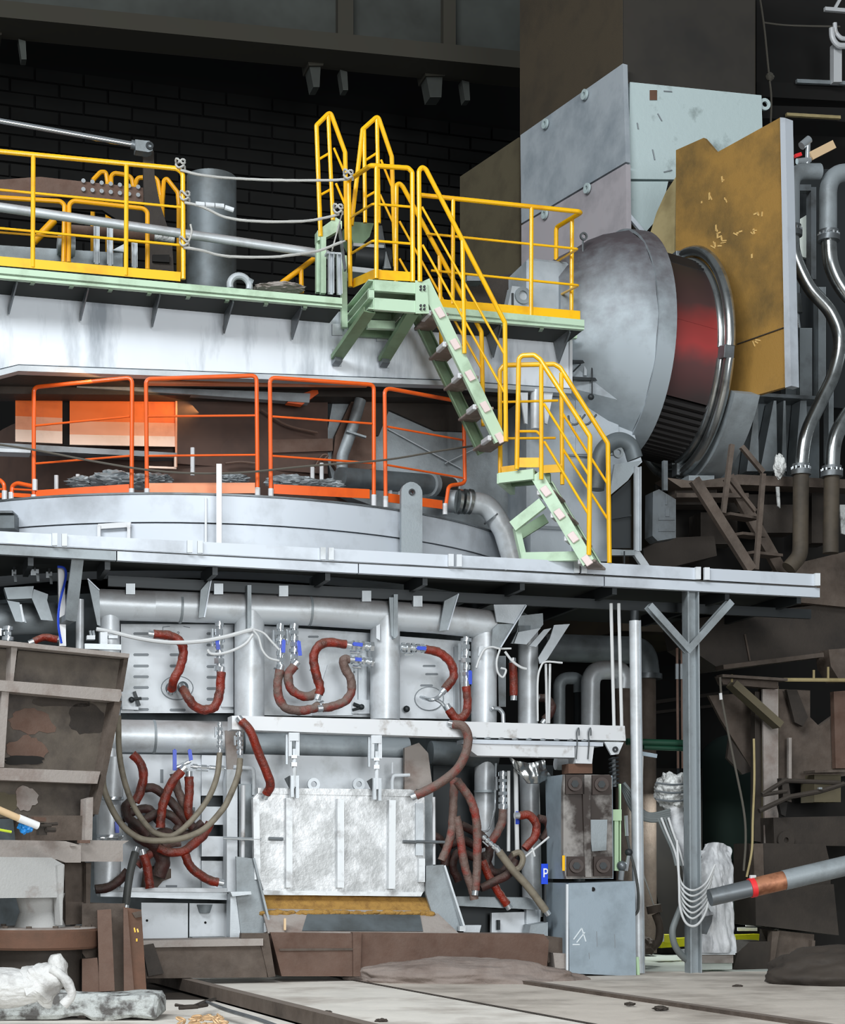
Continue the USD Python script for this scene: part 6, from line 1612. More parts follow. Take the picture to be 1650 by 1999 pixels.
T.p('plate', FA.prism([(846, 1490), (1080, 1494), (1080, 1760), (846, 1756)], -.62, .04), 'steel_dark')

# ================================================================= CABINET
cb = Thing('clamp_cabinet', 'blue grey cabinet with a grimy four-bolt clamp block on top', 'cabinet')
tc = .68
cb.p('lower_box', FA.prism([(1110, 1724), (1240, 1720), (1242, 1906), (1112, 1900)], tc, .62, .008), 'cabinet')
cb.p('edge_strip', FA.box(1106, 1726, 1110, 1900, tc + .002, .02, 0), 'white_panel')
cb.p('hole', cyl(P(1158, 1736, tc - .01), P(1158, 1736, tc + .004), .022, 14), 'black_gap')
cb.p('upper_box', FA.prism([(1100, 1512), (1196, 1514), (1198, 1716), (1104, 1716)], tc - .06, .5, .01), 'cabinet')
cb.p('clamp_plate', FA.prism([(1103, 1512), (1190, 1512), (1195, 1518), (1196, 1714), (1106, 1716), (1100, 1690), (1100, 1540)], tc, .06, .01), 'dirty_clamp')
cb.p('clamp_rib', FA.prism([(1137, 1516), (1152, 1516), (1155, 1712), (1143, 1712)], tc + .03, .03), 'dirty_clamp')
cb.p('clamp_rib', FA.prism([(1150, 1600), (1186, 1600), (1184, 1660), (1156, 1662)], tc + .02, .02), 'silver_dull')
for x, y in ((1123, 1530), (1175, 1531), (1126, 1690), (1178, 1690)):
    b = cb.p('bolt_pad', FA.box(x - 18, y - 18, x + 18, y + 20, tc + .03, .03), 'bolt_brown')
    cb.p('bolt_head', cyl(P(x, y, tc + .02), P(x, y, tc + .08), .07, 18), 'bolt_brown', under=b)
    cb.p('bolt_centre', cyl(P(x, y, tc + .06), P(x, y, tc + .10), .038, 6), 'steel_dark', under=b)
cb.p('yellow_mark', FA.box(1098, 1670, 1103, 1700, tc + .004, .004, 0), 'yellow')
for (a, b) in (((1120, 1834), (1136, 1812)), ((1126, 1840), (1142, 1820)), ((1118, 1844), (1132, 1844)), ((1136, 1812), (1144, 1838))):
    cb.p('chalk_mark', bar(P(*a, tc + .002), P(*b, tc + .002), .012, .003, up=N), 'chalk')
for x, y0, y1 in ((1165, 1818, 1848), (1200, 1824, 1850), (1150, 1860, 1872)):
    cb.p('paint_run', bar(P(x, y0, tc + .001), P(x + 1, y1, tc + .001), .006, .003, up=N), 'slot_dark')
T = Thing('green_bracket', 'pale green valve bracket on the right side of the cabinet', 'bracket')
T.p('block', FA.box(1197, 1580, 1214, 1602, .5, .1), 'green_light'); T.p('stem', FA.box(1200, 1602, 1208, 1700, .48, .05), 'green_light'); T.p('stem', FA.box(1210, 1530, 1213, 1700, .46, .03), 'green_light')
T = Thing('small_valve', 'small dark valve with bright fittings right of the cabinet', 'valve')
T.p('body', ball(P(1214, 1690, .5), .05, 2), 'steel_grey'); T.p('stem', cyl(P(1222, 1700, .5), P(1228, 1668, .5), .02, 8), 'fittings'); T.p('cap', ball(P(1228, 1664, .5), .04, 1), 'steel_dark'); T.p('foot', cyl(P(1214, 1700, .5), P(1212, 1718, .5), .03, 10), 'fittings')
T = Thing('cabinet_hose', 'thin dark hose with a bright end dropping beside the round post', 'hose')
T.p('fitting', cyl(P(1222, 1592, .5), P(1224, 1632, .5), .018, 8), 'fittings'); T.p('hose', tube(spline([P(*q, .5) for q in ((1224, 1632), (1230, 1662), (1240, 1700), (1246, 1740), (1246, 1775), (1240, 1786))], 6), .014, 8), 'hose_black')
T = Thing('cabinet_hose', 'pale thin pipe standing at the foot of the round post', 'pipe')
T.p('pipe', cyl(P(1246, 1906, .62), P(1244, 1868, .62), .02, 10), 'green_light')
# ================================================================= BACKGROUND RIGHT, UNDER AND BEHIND THE DECK
bp2 = Plane(D(1400, HY, 21.2), U)
T = Thing('u_pipe', 'large grey U-bent pipe behind the end of the white beam', 'pipe')
T.p('bend', tube(fil([bp2.pt(1153, 1430), bp2.pt(1153, 1308), bp2.pt(1216, 1308), bp2.pt(1216, 1345)], .19, 10), .115, 18), 'silver_pipe')
T.p('brown_leg', cyl(bp2.pt(1216, 1342), bp2.pt(1220, 1870), .10, 16), 'brown')
T = Thing('u_pipe', 'smaller dark U-bent pipe behind the pale upright tubes', 'pipe')
T.p('bend', tube(fil([bp2.pt(1092, 1430, -.3), bp2.pt(1092, 1324, -.3), bp2.pt(1131, 1324, -.3), bp2.pt(1131, 1352, -.3)], .13, 10), .075, 16), 'silver_dull')
T.p('dark_leg', cyl(bp2.pt(1131, 1350, -.3), bp2.pt(1131, 1800, -.3), .07, 14), 'steel_dark')
T = Thing('cross_pipe', 'wide grey pipe crossing high behind the two thin rods and turning down', 'pipe')
T.p('pipe', tube(fil([bp2.pt(1060, 1264, -.6), bp2.pt(1256, 1270, -.6), bp2.pt(1262, 1320, -.6)], .2, 10), .17, 20), 'silver_dull')
T.p('flange', cyl(bp2.pt(1262, 1316, -.6), bp2.pt(1262, 1326, -.6), .2, 20), 'steel_grey')
T.p('brown_leg', cyl(bp2.pt(1262, 1326, -.6), bp2.pt(1264, 1860, -.6), .12, 16), 'brown')
T = Thing('back_partition', 'dark brown sheet wall far behind the deck posts', 'partition')
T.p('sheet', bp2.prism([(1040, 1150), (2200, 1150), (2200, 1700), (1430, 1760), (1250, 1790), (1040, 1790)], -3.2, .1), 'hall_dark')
T.p('ledge', bar(bp2.pt(1270, 1372, -3.0), bp2.pt(1420, 1352, -3.0), .1, .05), 'brown_dark'); T.p('ledge', bar(bp2.pt(1270, 1392, -3.0), bp2.pt(1420, 1375, -3.0), .1, .04), 'brown_dark')
T = Thing('teal_tank', 'dim teal tank seen between the Y column and the brown steelwork', 'tank')
T.p('shell', ball(bp2.pt(1425, 1560, -1.9), .75, 4, scale=(.75, .75, 1.15)), 'dusk_teal'); T.p('collar', cyl(bp2.pt(1425, 1700, -1.9), bp2.pt(1425, 1790, -1.9), .35, 20), 'dusk_teal')
T = Thing('dark_column', 'broad dark brown column behind the cable bundle', 'column')
T.p('column', bp2.prism([(1278, 1500), (1372, 1500), (1372, 1862), (1290, 1862)], -.9, .5), 'brown_deep'); T.p('slope', bp2.prism([(1258, 1600), (1290, 1560), (1360, 1840), (1300, 1850)], -.7, .3), 'brown_deep')

# ---- lattice stair and platform above the deck on the right
lp_ = Plane(D(1430, HY, 19.0), U)
LS = Thing('lattice_stair', 'rusty brown lattice stair behind the right end of the deck', 'stair')
def lb(x0, y0, x1, y1, w, mt='brown', t=0.0, h=.05):
    return LS.p('bar', bar(lp_.pt(x0, y0, t), lp_.pt(x1, y1, t), h, w, up=lp_.N), mt)
LS.p('stringer', channel(lp_.pt(1358, 935, .25), lp_.pt(1470, 1112, .25), .07, .11, .014, up=U), 'brown')
LS.p('stringer', channel(lp_.pt(1424, 930, -.4), lp_.pt(1530, 1118, -.4), .07, .13, .014, up=U), 'brown')
LS.p('post', bar(lp_.pt(1429, 868, .1), lp_.pt(1412, 1002, .1), .05, .05), 'brown'); LS.p('post', bar(lp_.pt(1490, 925, .1), lp_.pt(1476, 1112, .1), .05, .05), 'brown')
LS.p('brace', bar(lp_.pt(1448, 872, .1), lp_.pt(1490, 922, .1), .05, .05), 'brown'); LS.p('brace', bar(lp_.pt(1425, 935, .0), lp_.pt(1475, 998, .0), .04, .04), 'brown')
for x0, y0, x1, y1 in ((1412, 1005, 1470, 1014), (1436, 1043, 1482, 1048), (1457, 1080, 1515, 1086)):
    LS.p('tread', bar(lp_.pt(x0, y0, .0), lp_.pt(x1, y1, -.2), .2, .03), 'brown')
PF = Thing('brown_platform', 'rusty brown platform edge beam under the S-bent hoses', 'platform')
PF.p('edge_beam', lp_.prism([(1300, 932), (1360, 940), (1428, 930), (1440, 926), (1700, 938), (1700, 955), (1440, 946), (1425, 950), (1330, 952)], -.45, .3), 'brown')
for x0, y0, x1, y1, mt, t in ((1318, 955, 1400, 985, 'brown_dark', -.6), (1420, 965, 1520, 1000, 'brown_dark', -.9), (1490, 985, 1552, 1040, 'brown_dark', -.7), (1368, 1000, 1440, 1062, 'brown_dark', -1.0), (1585, 960, 1620, 1060, 'brown_dark', -.9)):
    PF.p('block', lp_.box(x0, y0, x1, y1, t, .3), mt)
PF.p('shelf', bar(lp_.pt(1310, 972, -.5), lp_.pt(1450, 972, -.5), .3, .05), 'brown')
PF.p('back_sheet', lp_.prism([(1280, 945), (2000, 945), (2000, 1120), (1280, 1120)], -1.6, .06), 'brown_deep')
for k, (x0, y0, x1, y1) in enumerate(((1516, 950, 1524, 992), (1640, 985, 1655, 1045))):
    one('hanging_rag', lp_.prism([(x0, y0), (x1 - 2, y0), (x1, y1), (x0 + 3, y1 - 4)], -.4, .02), 'foil_white', ['white rag strip hanging under the platform left of the brown pipes', 'white rag at the right picture edge beside the brown pipes'][k], 'rag')
one('plastic_scrap', ball(lp_.pt(1522, 908, -.2), .09, 4, .45, 4, 2.2, scale=(.7, .5, 1.5)), 'foil_white', 'crumpled white plastic scrap stuck beside the left S-bent hose', 'plastic')
SLB = Thing('brown_chute', 'big dark brown steel chute below the right end of the deck', 'chute')
SLB.p('upper_beam', lp_.prism([(1538, 1104), (1700, 1065), (1700, 1190), (1560, 1176), (1480, 1160)], -.6, .5, .02), 'brown')
SLB.p('slant_slab', lp_.prism([(1256, 1072), (1300, 1050), (1395, 1046), (1400, 1085), (1260, 1120)], -.9, .4, .02), 'brown_dark')
SLB.p('upper_plate', lp_.prism([(1330, 1210), (1700, 1170), (1700, 1262), (1580, 1284), (1405, 1306), (1340, 1262)], -.7, .5, .02), 'brown_dark')
SLB.p('lip', bar(lp_.pt(1405, 1304, -.6), lp_.pt(1600, 1280, -.6), .2, .05), 'brown')
SLB.p('fold_line', bar(lp_.pt(1454, 1238, -.69), lp_.pt(1464, 1290, -.69), .02, .02, up=U), 'brown')
SLB.p('side_block', lp_.prism([(1618, 1268), (1700, 1262), (1700, 1330), (1640, 1330), (1622, 1300)], -.5, .3), 'brown')

BF = Thing('steel_stand', 'rusty brown steel stand with column and diagonal brace at the right edge', 'frame')
BF.p('top_angle', lp_.prism([(1405, 1319), (1520, 1326), (1520, 1344), (1412, 1336)], .0, .12), 'brown'); BF.p('top_angle_lip', bar(lp_.pt(1405, 1320, .05), lp_.pt(1532, 1328, .05), .14, .03), 'brown')
BF.p('thin_pipe', cyl(lp_.pt(1530, 1327, .0), lp_.pt(1700, 1328, .0), .022, 10), 'tan')
for x, y0, y1 in ((1589, 1308, 1326), (1617, 1302, 1326), (1429, 1317, 1332)):
    BF.p('stud', cyl(lp_.pt(x, y0, .0), lp_.pt(x, y1, .0), .014, 8), 'tan')
BF.p('column', ibeam(lp_.pt(1500, 1648, -.2), lp_.pt(1500, 1340, -.2), .17, .17, .02, up=U), 'olive'); BF.p('column_face', lp_.prism([(1489, 1345), (1520, 1345), (1520, 1650), (1494, 1650)], -.1, .03), 'dust_grey')
BF.p('inner_column', lp_.prism([(1474, 1350), (1487, 1350), (1492, 1645), (1474, 1642)], -.2, .1), 'brown_dark')
BF.p('brace', channel(lp_.pt(1424, 1340, .08), lp_.pt(1516, 1422, .08), .08, .17, .016, up=N), 'olive')
BF.p('gusset', lp_.prism([(1384, 1358), (1470, 1352), (1470, 1505), (1408, 1405)], -.5, .05), 'brown')
BF.p('dark_gusset', lp_.prism([(1425, 1440), (1470, 1505), (1450, 1512), (1420, 1480)], -.45, .05), 'brown_dark')
BF.p('side_plate', lp_.prism([(1521, 1345), (1582, 1348), (1582, 1400), (1600, 1418), (1700, 1346), (1700, 1510), (1545, 1525), (1521, 1520)], -.3, .1), 'brown')
BF.p('side_plate', lp_.prism([(1540, 1440), (1546, 1440), (1546, 1528), (1540, 1528)], -.18, .04), 'dust_grey')
BF.p('rust_plate', lp_.prism([(1628, 1350), (1700, 1345), (1700, 1500), (1632, 1500)], -.2, .08), 'brown_red')
BF.p('slant_plate', lp_.prism([(1536, 1346), (1556, 1346), (1578, 1400), (1568, 1418), (1552, 1410)], -.18, .05), 'brown_dark')
BF.p('ledge', bar(lp_.pt(1580, 1507, -.05), lp_.pt(1645, 1506, -.05), .25, .03), 'brown')
BF.p('lower_box', lp_.prism([(1510, 1596), (1700, 1592), (1700, 1652), (1512, 1650)], .1, .4), 'brown_dark')
BF.p('lug', lathe(lp_.pt(1532, 1640, .1), lp_.N, [(.03, 0), (.1, 0), (.1, .04), (.03, .04), (.03, 0)], 18), 'brown_dark')
BF.p('lower_beam', lp_.prism([(1474, 1646), (1490, 1646), (1612, 1648), (1622, 1690), (1622, 1742), (1474, 1748)], .15, .5, .015), 'brown_dark'); BF.p('beam_end', lp_.prism([(1471, 1647), (1490, 1647), (1492, 1712), (1473, 1716)], .17, .1), 'brown')
BF.p('upper_shelf', lp_.box(1590, 1512, 1642, 1566, -.1, .3), 'olive')
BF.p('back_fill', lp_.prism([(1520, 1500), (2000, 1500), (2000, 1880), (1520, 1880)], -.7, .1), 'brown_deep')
GR = Thing('gripper', 'dark forked gripper arm in front of the brown stand', 'gripper')
for pts, r in (([(1488, 1551), (1532, 1524), (1640, 1528)], .025), ([(1488, 1552), (1536, 1544)], .022), ([(1482, 1583), (1540, 1556), (1600, 1545), (1648, 1530)], .028)):
    GR.p('tine', tube(fil([lp_.pt(x, y, .25) for x, y in pts], .05), r, 8), 'brown_dark')
GR.p('head', lp_.prism([(1526, 1519), (1538, 1518), (1540, 1528), (1546, 1566), (1530, 1562), (1528, 1540)], .25, .1), 'brown_dark'); GR.p('tail', lp_.prism([(1520, 1566), (1538, 1566), (1534, 1594), (1526, 1590)], .2, .06), 'brown_deep')
GR.p('bright_nut', cbox(lp_.pt(1601, 1539, .3), U * .022, N * .02, Z * .012), 'fittings')
for lab, pts in (('thin cable slanting down left of the brown column', [(1406, 1322), (1408, 1352), (1414, 1390), (1432, 1480), (1452, 1580), (1456, 1640), (1452, 1700)]), ('thin copper coloured rod beside the brown column', [(1472, 1442), (1473, 1520), (1470, 1600), (1468, 1660), (1458, 1712)])):
    one('thin_cable', tube(spline([lp_.pt(x, y, .3) for x, y in pts], 6), .013, 8), 'tan' if 'copper' in lab else 'rope_dark', lab, 'cable')
one('cable_tip', cyl(lp_.pt(1407, 1353, .3), lp_.pt(1408, 1366, .3), .018, 8), 'white_paint', 'white ferrule on the slanting thin cable', 'ferrule')
PD = Thing('brown_pedestal', 'dark brown pedestal leg with a broad foot at the lower right', 'pedestal')
PD.p('cross_block', lp_.prism([(1475, 1735), (1628, 1726), (1638, 1826), (1476, 1806)], .25, .5, .02), 'brown_dark')
PD.p('leg', lp_.prism([(1518, 1816), (1590, 1824), (1586, 1906), (1512, 1896)], .15, .4, .015), 'brown'); PD.p('leg_rib', lp_.prism([(1508, 1818), (1522, 1818), (1512, 1880), (1504, 1880)], .22, .1), 'brown'); PD.p('leg_rib', lp_.prism([(1586, 1836), (1592, 1836), (1588, 1890), (1582, 1890)], .22, .1), 'brown')
PD.p('foot', lp_.prism([(1430, 1898), (1440, 1860), (1464, 1838), (1508, 1838), (1508, 1900), (1610, 1905), (1610, 1915), (1430, 1905)], .2, .5, .01), 'brown_dark')
for x in (1545, 1568):
    PD.p('foot_bolt', cyl(lp_.pt(x, 1900, .3), lp_.pt(x, 1886, .3), .035, 6), 'brown_deep')
one('soot_heap', ball(G(1640, 1930) + np.array([.2, .8, .05]), .6, 4, .2, 6, 2.5, scale=(1.2, 1, .5)), 'brown_dark', 'heap of dark sooty dirt right of the pedestal foot', 'dirt', kind='stuff', smooth=50)

# ---- slanting pole with red band
pp = Plane(D(1500, HY, 16.6), (1, 0.15))
PL = Thing('slanting_pole', 'thick grey slanting pole with a red ring and worn copper patch', 'pole')
def pl(x):
    return pp.pt(x, 1752 - (x - 1388) * 0.235, 0)
PL.p('dark_end', cyl(pl(1386), pl(1466), .083, 22), 'steel_grey'); PL.p('worn_patch', cyl(pl(1466), pl(1530), .092, 22), 'copper_worn'); PL.p('red_ring', cyl(pl(1464), pl(1474), .095, 22), 'red_band'); PL.p('shaft', cyl(pl(1530), pl(2150), .097, 22), 'silver_dull'); PL.p('pale_tag', cbox(pl(1470) + Z * .1, U * .03, N * .02, Z * .02), 'wire_white')

# ---- cable bundle, foil wrap, cover
FW = Thing('foil_bundle', 'crumpled foil wrapped cable head behind the Y column', 'bundle')
c = P(1312, 1545, .15)
FW.p('head', ball(c, .17, 4, .35, 8, 3, scale=(1.05, .8, 1.15)), 'foil_white', smooth=20)
for y in (1530, 1546, 1562):
    FW.p('strap', tube(spline([P(1280, y - 2, .3), P(1310, y + 2, .34), P(1345, y, .3)], 5), .012, 6), 'steel_grey')
FW.p('neck', tube(spline([P(1318, 1570, .15), P(1322, 1610, .15), P(1334, 1650, .2), P(1344, 1700, .2), P(1346, 1770, .2)], 8), [.085 - .03 * (i / 32) for i in range(33)], 14, wr=.25, seed=5, freq=14), 'cloth_white', smooth=30)
CBG = Thing('cable_bundle', 'bundle of grey cables running from the cabinet to the foil head', 'cables')
for k in range(5):
    o = np.array([0, 0, .018 * (k - 2)])
    CBG.p('cable', tube(spline([P(1214 + k, 1530, .2 + .02 * k) + o * .3, P(1226 + k * 3, 1560, .2 + .02 * k) + o, P(1244 + k * 2, 1586, .25) + o, P(1272, 1596, .28) + o, P(1308, 1592 - k, .25) + o], 7), .017, 8), 'cable_grey')
for k in range(4):
    CBG.p('white_cable', tube(spline([P(1284 + 7 * k, 1596, .28), P(1296 + 6 * k, 1624, .3), P(1312 + 5 * k, 1660, .3), P(1320 + 5 * k, 1690, .32)], 6), .013, 8), 'wire_white' if k % 2 else 'cable_grey')
WC = Thing('wire_coil', 'coil of white wires wound round the Y column', 'coil')
for k in range(6):
    y = 1722 + k * 9
    pts = [P(1322 + k, y - 44, .50), P(1330, y, .60), P(1352, y + 16 + k * 2, .74), P(1378, y + 2, .66), P(1396 - k * 2, y - 34, .60)]
    WC.p('wire', tube(spline(pts, 8), .011, 8), 'wire_white')
WC.p('long_loop', tube(spline([P(*q) for q in ((1322, 1640, .55), (1326, 1720, .62), (1328, 1770, .66), (1340, 1802, .7), (1360, 1806, .72), (1378, 1780, .68), (1386, 1740, .62))], 8), .013, 8), 'wire_white')
one('white_hose', tube(spline([P(*q) for q in ((1338, 1752, .45), (1322, 1790, .5), (1313, 1818, .52), (1318, 1846, .5), (1332, 1866, .45), (1348, 1878, .4))], 8), .035, 12), 'cable_grey', 'fat pale hose curving to the floor left of the Y column foot', 'hose')
MC = Thing('covered_machine', 'machine under a draped white cloth cover behind the Y column', 'machine')
rows_ = []
for y, xl, xr, t in ((1648, 1374, 1424, -.15), (1690, 1366, 1430, .02), (1760, 1364, 1430, .06), (1860, 1362, 1434, .10)):
    rows_.append([P(xl, y, t), P((2 * xl + xr) / 3, y - (4 if y < 1650 else 0), t + .10), P((xl + 2 * xr) / 3, y - (2 if y < 1650 else 0), t + .08), P(xr, y + (6 if y < 1650 else 0), t - .03)])
drape(rows_, 'cloth_white', MC, 'cover', .07, 11)
MC.p('core', FA.prism([(1368, 1660), (1426, 1664), (1430, 1862), (1364, 1862)], -.06, .3), 'cloth_white')
MC.p('base', FA.box(1366, 1862, 1432, 1880, .08, .35), 'dust_grey'); MC.p('base_rail', FA.box(1362, 1856, 1436, 1864, .12, .4), 'white_panel'); MC.p('skid', FA.box(1368, 1880, 1430, 1892, .04, .3), 'floor_back')
MC.p('hanging_flap', FA.prism([(1372, 1790), (1392, 1786), (1390, 1800), (1380, 1824), (1366, 1822)], .3, .02), 'steel_grey'); MC.p('clamp', FA.prism([(1378, 1762), (1394, 1772), (1398, 1780), (1388, 1780)], .32, .04), 'white_panel')
BL = Thing('added_lamp', 'added unseen lamp behind the foil bundle to brighten the floor', 'lamp')
lpos = np.array([3.08, 21.0, 2.0])
BL.p('shade', lathe(lpos, Z, [(0, .16), (.06, .16), (.27, .02), (.27, 0), (.25, 0), (.05, .14), (0, .14)], 24), 'steel_dark'); BL.p('stem', cyl(lpos + Z * .15, lpos + Z * 1.6, .02, 8), 'steel_dark')
dl = UsdLux.DiskLight.Define(stage, '/World/added_lamp_light')  # added light with an unseen housing, brightens the pale rear floor
dl.CreateRadiusAttr(0.2); dl.CreateIntensityAttr(90.0); dl.CreateColorAttr(Gf.Vec3f(0.95, 1.0, 0.96)); dl.AddTranslateOp().Set(Gf.Vec3d(3.08, 21.0, 2.01))
YR = Thing('yellow_floor_rail', 'bright yellow low rail on the pale floor behind the deck posts', 'rail')
YR.p('rail', bar(D(1284, 1842, 20.4), D(1346, 1838, 20.6), .12, .1), 'yellow_rail'); YR.p('rail', bar(D(1432, 1832, 20.8), D(1480, 1830, 20.9), .12, .09), 'yellow_rail'); YR.p('knob', cyl(D(1292, 1838, 20.3), D(1292, 1824, 20.3), .03, 8), 'white_paint'); YR.p('stop', cbox(D(1306, 1832, 20.4), (.07, 0, 0), (0, .06, 0), Z * .05), 'yellow_rail')
for k, (x0, x1, y) in enumerate(((1456, 1476, 1805), (1440, 1478, 1814))):
    one('white_strip', bar(D(x0, y, 20.9), D(x1, y, 20.9), .06, .04), 'white_paint', ['upper short white strip behind the draped machine', 'lower short white strip behind the draped machine'][k], 'strip')
DH = Thing('hanging_hook', 'brown disc and hook pipe hanging on a thin line behind the round post', 'hook')
DH.p('line', cyl(D(1254, 1700, 19.6), D(1277, 1768, 19.6), .008, 6), 'rope'); DH.p('disc', cyl(D(1276, 1767, 19.6), D(1279, 1782, 19.6), .085, 18), 'brown'); DH.p('pipe', tube(spline([D(1280, 1784, 19.6), D(1288, 1808, 19.6), D(1286, 1836, 19.6), D(1274, 1850, 19.6)], 6), .045, 12), 'brown'); DH.p('stone', ball(D(1262, 1846, 19.6), .10, 2, .4, 3), 'brown')
for lab, x0, x1, y, r in (('upper dark green pipe between the two deck posts', 1224, 1336, 1449, .035), ('lower dark green pipe between the two deck posts', 1256, 1338, 1460, .026)):
    T = Thing('green_pipe', lab, 'pipe')
    T.p('pipe', cyl(P(x0, y - 1, .2), P(x1, y + 2, .2), r, 12), 'dark_green'); T.p('end_nut', cyl(P(x1 - 2, y + 2, .2), P(x1 + 6, y + 3, .2), r * .8, 8), 'fittings')
T = Thing('blue_valve', 'pale blue lever valve beside the round post', 'valve')
T.p('lever', bar(P(1253, 1471, .35), P(1282, 1476, .35), .03, .04), 'cabinet'); T.p('stem', cyl(P(1254, 1474, .34), P(1252, 1560, .34), .014, 8), 'wire_white')
T = Thing('twin_rods', 'two thin brown rods with bright turnbuckles behind the Y column strut', 'rods')
for x in (1322, 1331):
    r_ = T.p('rod', cyl(P(x, 1265, -.2), P(x + 2, 1500, -.2), .014, 8), 'brown_red'); T.p('turnbuckle', cyl(P(x, 1296, -.2), P(x, 1326, -.2), .019, 8), 'fittings', under=r_)

# ================================================================= FOREGROUND LEFT: THE BROWN TILTING BOX
fo = D(120, HY, 15.0)
FG = Plane(fo, (math.cos(math.radians(38)), math.sin(math.radians(38))))
TB = Thing('tilting_box', 'big rusty brown ribbed steel box at the left picture edge', 'box')
TB.p('back_plate', FG.prism([(-70, 1256), (248, 1284), (236, 1360), (184, 1594), (-70, 1598)], -.12, .5, .01), 'rust_sheet')
TB.p('top_ledge', FG.prism([(-70, 1242), (253, 1276), (252, 1284), (-70, 1252)], .06, .5), 'dust_grey')
TB.p('upper_panel', FG.prism([(-70, 1262), (20, 1268), (22, 1330), (-70, 1324)], -.09, .03), 'rust_sheet'); TB.p('upper_panel', FG.prism([(36, 1270), (240, 1288), (232, 1352), (26, 1330)], -.09, .03), 'rust_sheet')
TB.p('rib', FG.prism([(22, 1262), (34, 1264), (26, 1332), (20, 1332)], .0, .1), 'dust_grey')
TB.p('flange', FG.prism([(-70, 1322), (236, 1346), (238, 1356), (233, 1370), (-70, 1342)], .05, .2), 'dust_grey')
TB.p('flange', FG.prism([(-70, 1496), (196, 1506), (190, 1530), (-70, 1520)], .05, .2), 'dust_grey')
TB.p('edge_post', FG.prism([(224, 1368), (238, 1368), (192, 1590), (180, 1590), (200, 1500)], .02, .14), 'brown')
TB.p('rib', FG.prism([(4, 1344), (18, 1346), (8, 1498), (-8, 1498)], .02, .14), 'dust_grey')
TB.p('edge_post', FG.prism([(242, 1286), (251, 1284), (240, 1350), (232, 1350)], -.02, .1), 'brown')
def blob(cx, cy, rx, ry, seed, n=26):
    a = np.arange(n) * 2 * np.pi / n
    k = 1 + .5 * (meshkit.fbm(np.stack([np.cos(a) * 1.6 + seed * 5, np.sin(a) * 1.6, a * 0], -1), 3, seed) - .5) * 2
    return [(cx + rx * r * math.cos(t), cy + ry * r * math.sin(t)) for t, r in zip(a, k)]
TB.p('rust_patch', FG.prism(blob(62, 1405, 44, 26, 3), -.116, .008, 0), 'brown_red'); TB.p('rust_patch', FG.prism(blob(50, 1460, 40, 26, 5), -.114, .008, 0), 'brown_red')
TB.p('soot_patch', FG.prism(blob(170, 1400, 34, 30, 8), -.117, .006, 0), 'brown_dark'); TB.p('soot_patch', FG.prism(blob(120, 1370, 60, 10, 9), -.117, .006, 0), 'brown_dark'); TB.p('soot_patch', FG.prism(blob(48, 1484, 36, 8, 4), -.112, .006, 0), 'brown_deep')
TB.p('lower_patch', FG.prism(blob(52, 1560, 20, 26, 6), -.11, .02, 0), 'dust_grey'); TB.p('lower_patch', FG.prism(blob(4, 1572, 36, 22, 7), -.112, .02, 0), 'olive')
SP = Thing('support_trestle', 'dusty brown support frame under the tilting box', 'frame')
SP.p('bracket', FG.prism([(55, 1592), (170, 1592), (180, 1640), (60, 1642)], .1, .3), 'brown'); SP.p('bracket_rib', FG.prism([(168, 1560), (182, 1556), (180, 1640), (166, 1640)], .16, .1), 'dust_grey')
SP.p('upper_beam', FG.prism([(-70, 1638), (128, 1642), (158, 1650), (158, 1684), (128, 1684), (112, 1678), (-70, 1672)], .2, .5), 'dust_grey')
SP.p('cross_beam', FG.prism([(158, 1640), (252, 1641), (240, 1648), (240, 1682), (158, 1682)], .12, .4), 'dust_grey')
SP.p('lower_beam', FG.prism([(-70, 1672), (100, 1674), (126, 1688), (124, 1752), (-70, 1754)], .26, .5), 'dust_pale')
SP.p('web', FG.prism([(126, 1682), (166, 1682), (170, 1760), (128, 1778)], -.1, .1), 'brown'); SP.p('web_back', FG.prism([(128, 1760), (236, 1764), (236, 1800), (128, 1806)], -.05, .1), 'brown'); SP.p('stand', FG.prism([(168, 1684), (178, 1684), (176, 1764), (168, 1764)], .0, .05), 'brown')
SP.p('clip', FG.box(156, 1640, 176, 1646, .2, .05), 'brown_red'); SP.p('clip', FG.box(138, 1648, 148, 1652, .22, .05), 'dust_grey')
SP.p('post', FG.prism([(112, 1690), (124, 1686), (122, 1806), (118, 1806)], .3, .1), 'dust_pale')
PC = FG.pt(78, 1800, -.05)
pz = ZC + (HY - 1812) / FPX * PC[1]
PE = Thing('turntable', 'round rust brown turntable flange on a grey and brown pedestal', 'turntable')
PE.p('neck', cat(lathe(np.array([PC[0], PC[1], pz]), Z, [(0, 0), (.22, 0), (.17, .14), (.21, .30), (0, .30)], 32)), 'dust_pale')
PE.p('flange', lathe(np.array([PC[0], PC[1], pz]), Z, [(0, -.17), (.48, -.17), (.50, -.15), (.50, -.02), (.48, 0), (0, 0)], 56), 'rust_plate', label='rust brown flange rim')
PE.p('dust_top', lathe(np.array([PC[0], PC[1], pz]), Z, [(.2, 0.0), (.48, 0.0), (.46, .012), (.2, .012), (.2, 0)], 40), 'dust_grey')
PE.p('lower_drum', lathe(np.array([PC[0], PC[1], pz]), Z, [(0, -.60), (.36, -.60), (.36, -.17), (0, -.17)], 40), 'brown_dark')
for a in np.arange(12) * math.pi / 6:
    PE.p('bolt', cyl(np.array([PC[0] + .42 * math.cos(a), PC[1] + .42 * math.sin(a), pz]), np.array([PC[0] + .42 * math.cos(a), PC[1] + .42 * math.sin(a), pz + .03]), .025, 6), 'brown')
bz = G(230, 1940)
GP = Plane(D(230, HY, 14.9)[:2], (math.cos(math.radians(12)), math.sin(math.radians(12))))
PO = Thing('guard_posts', 'cluster of rusty brown upright plates beside the turntable', 'posts')
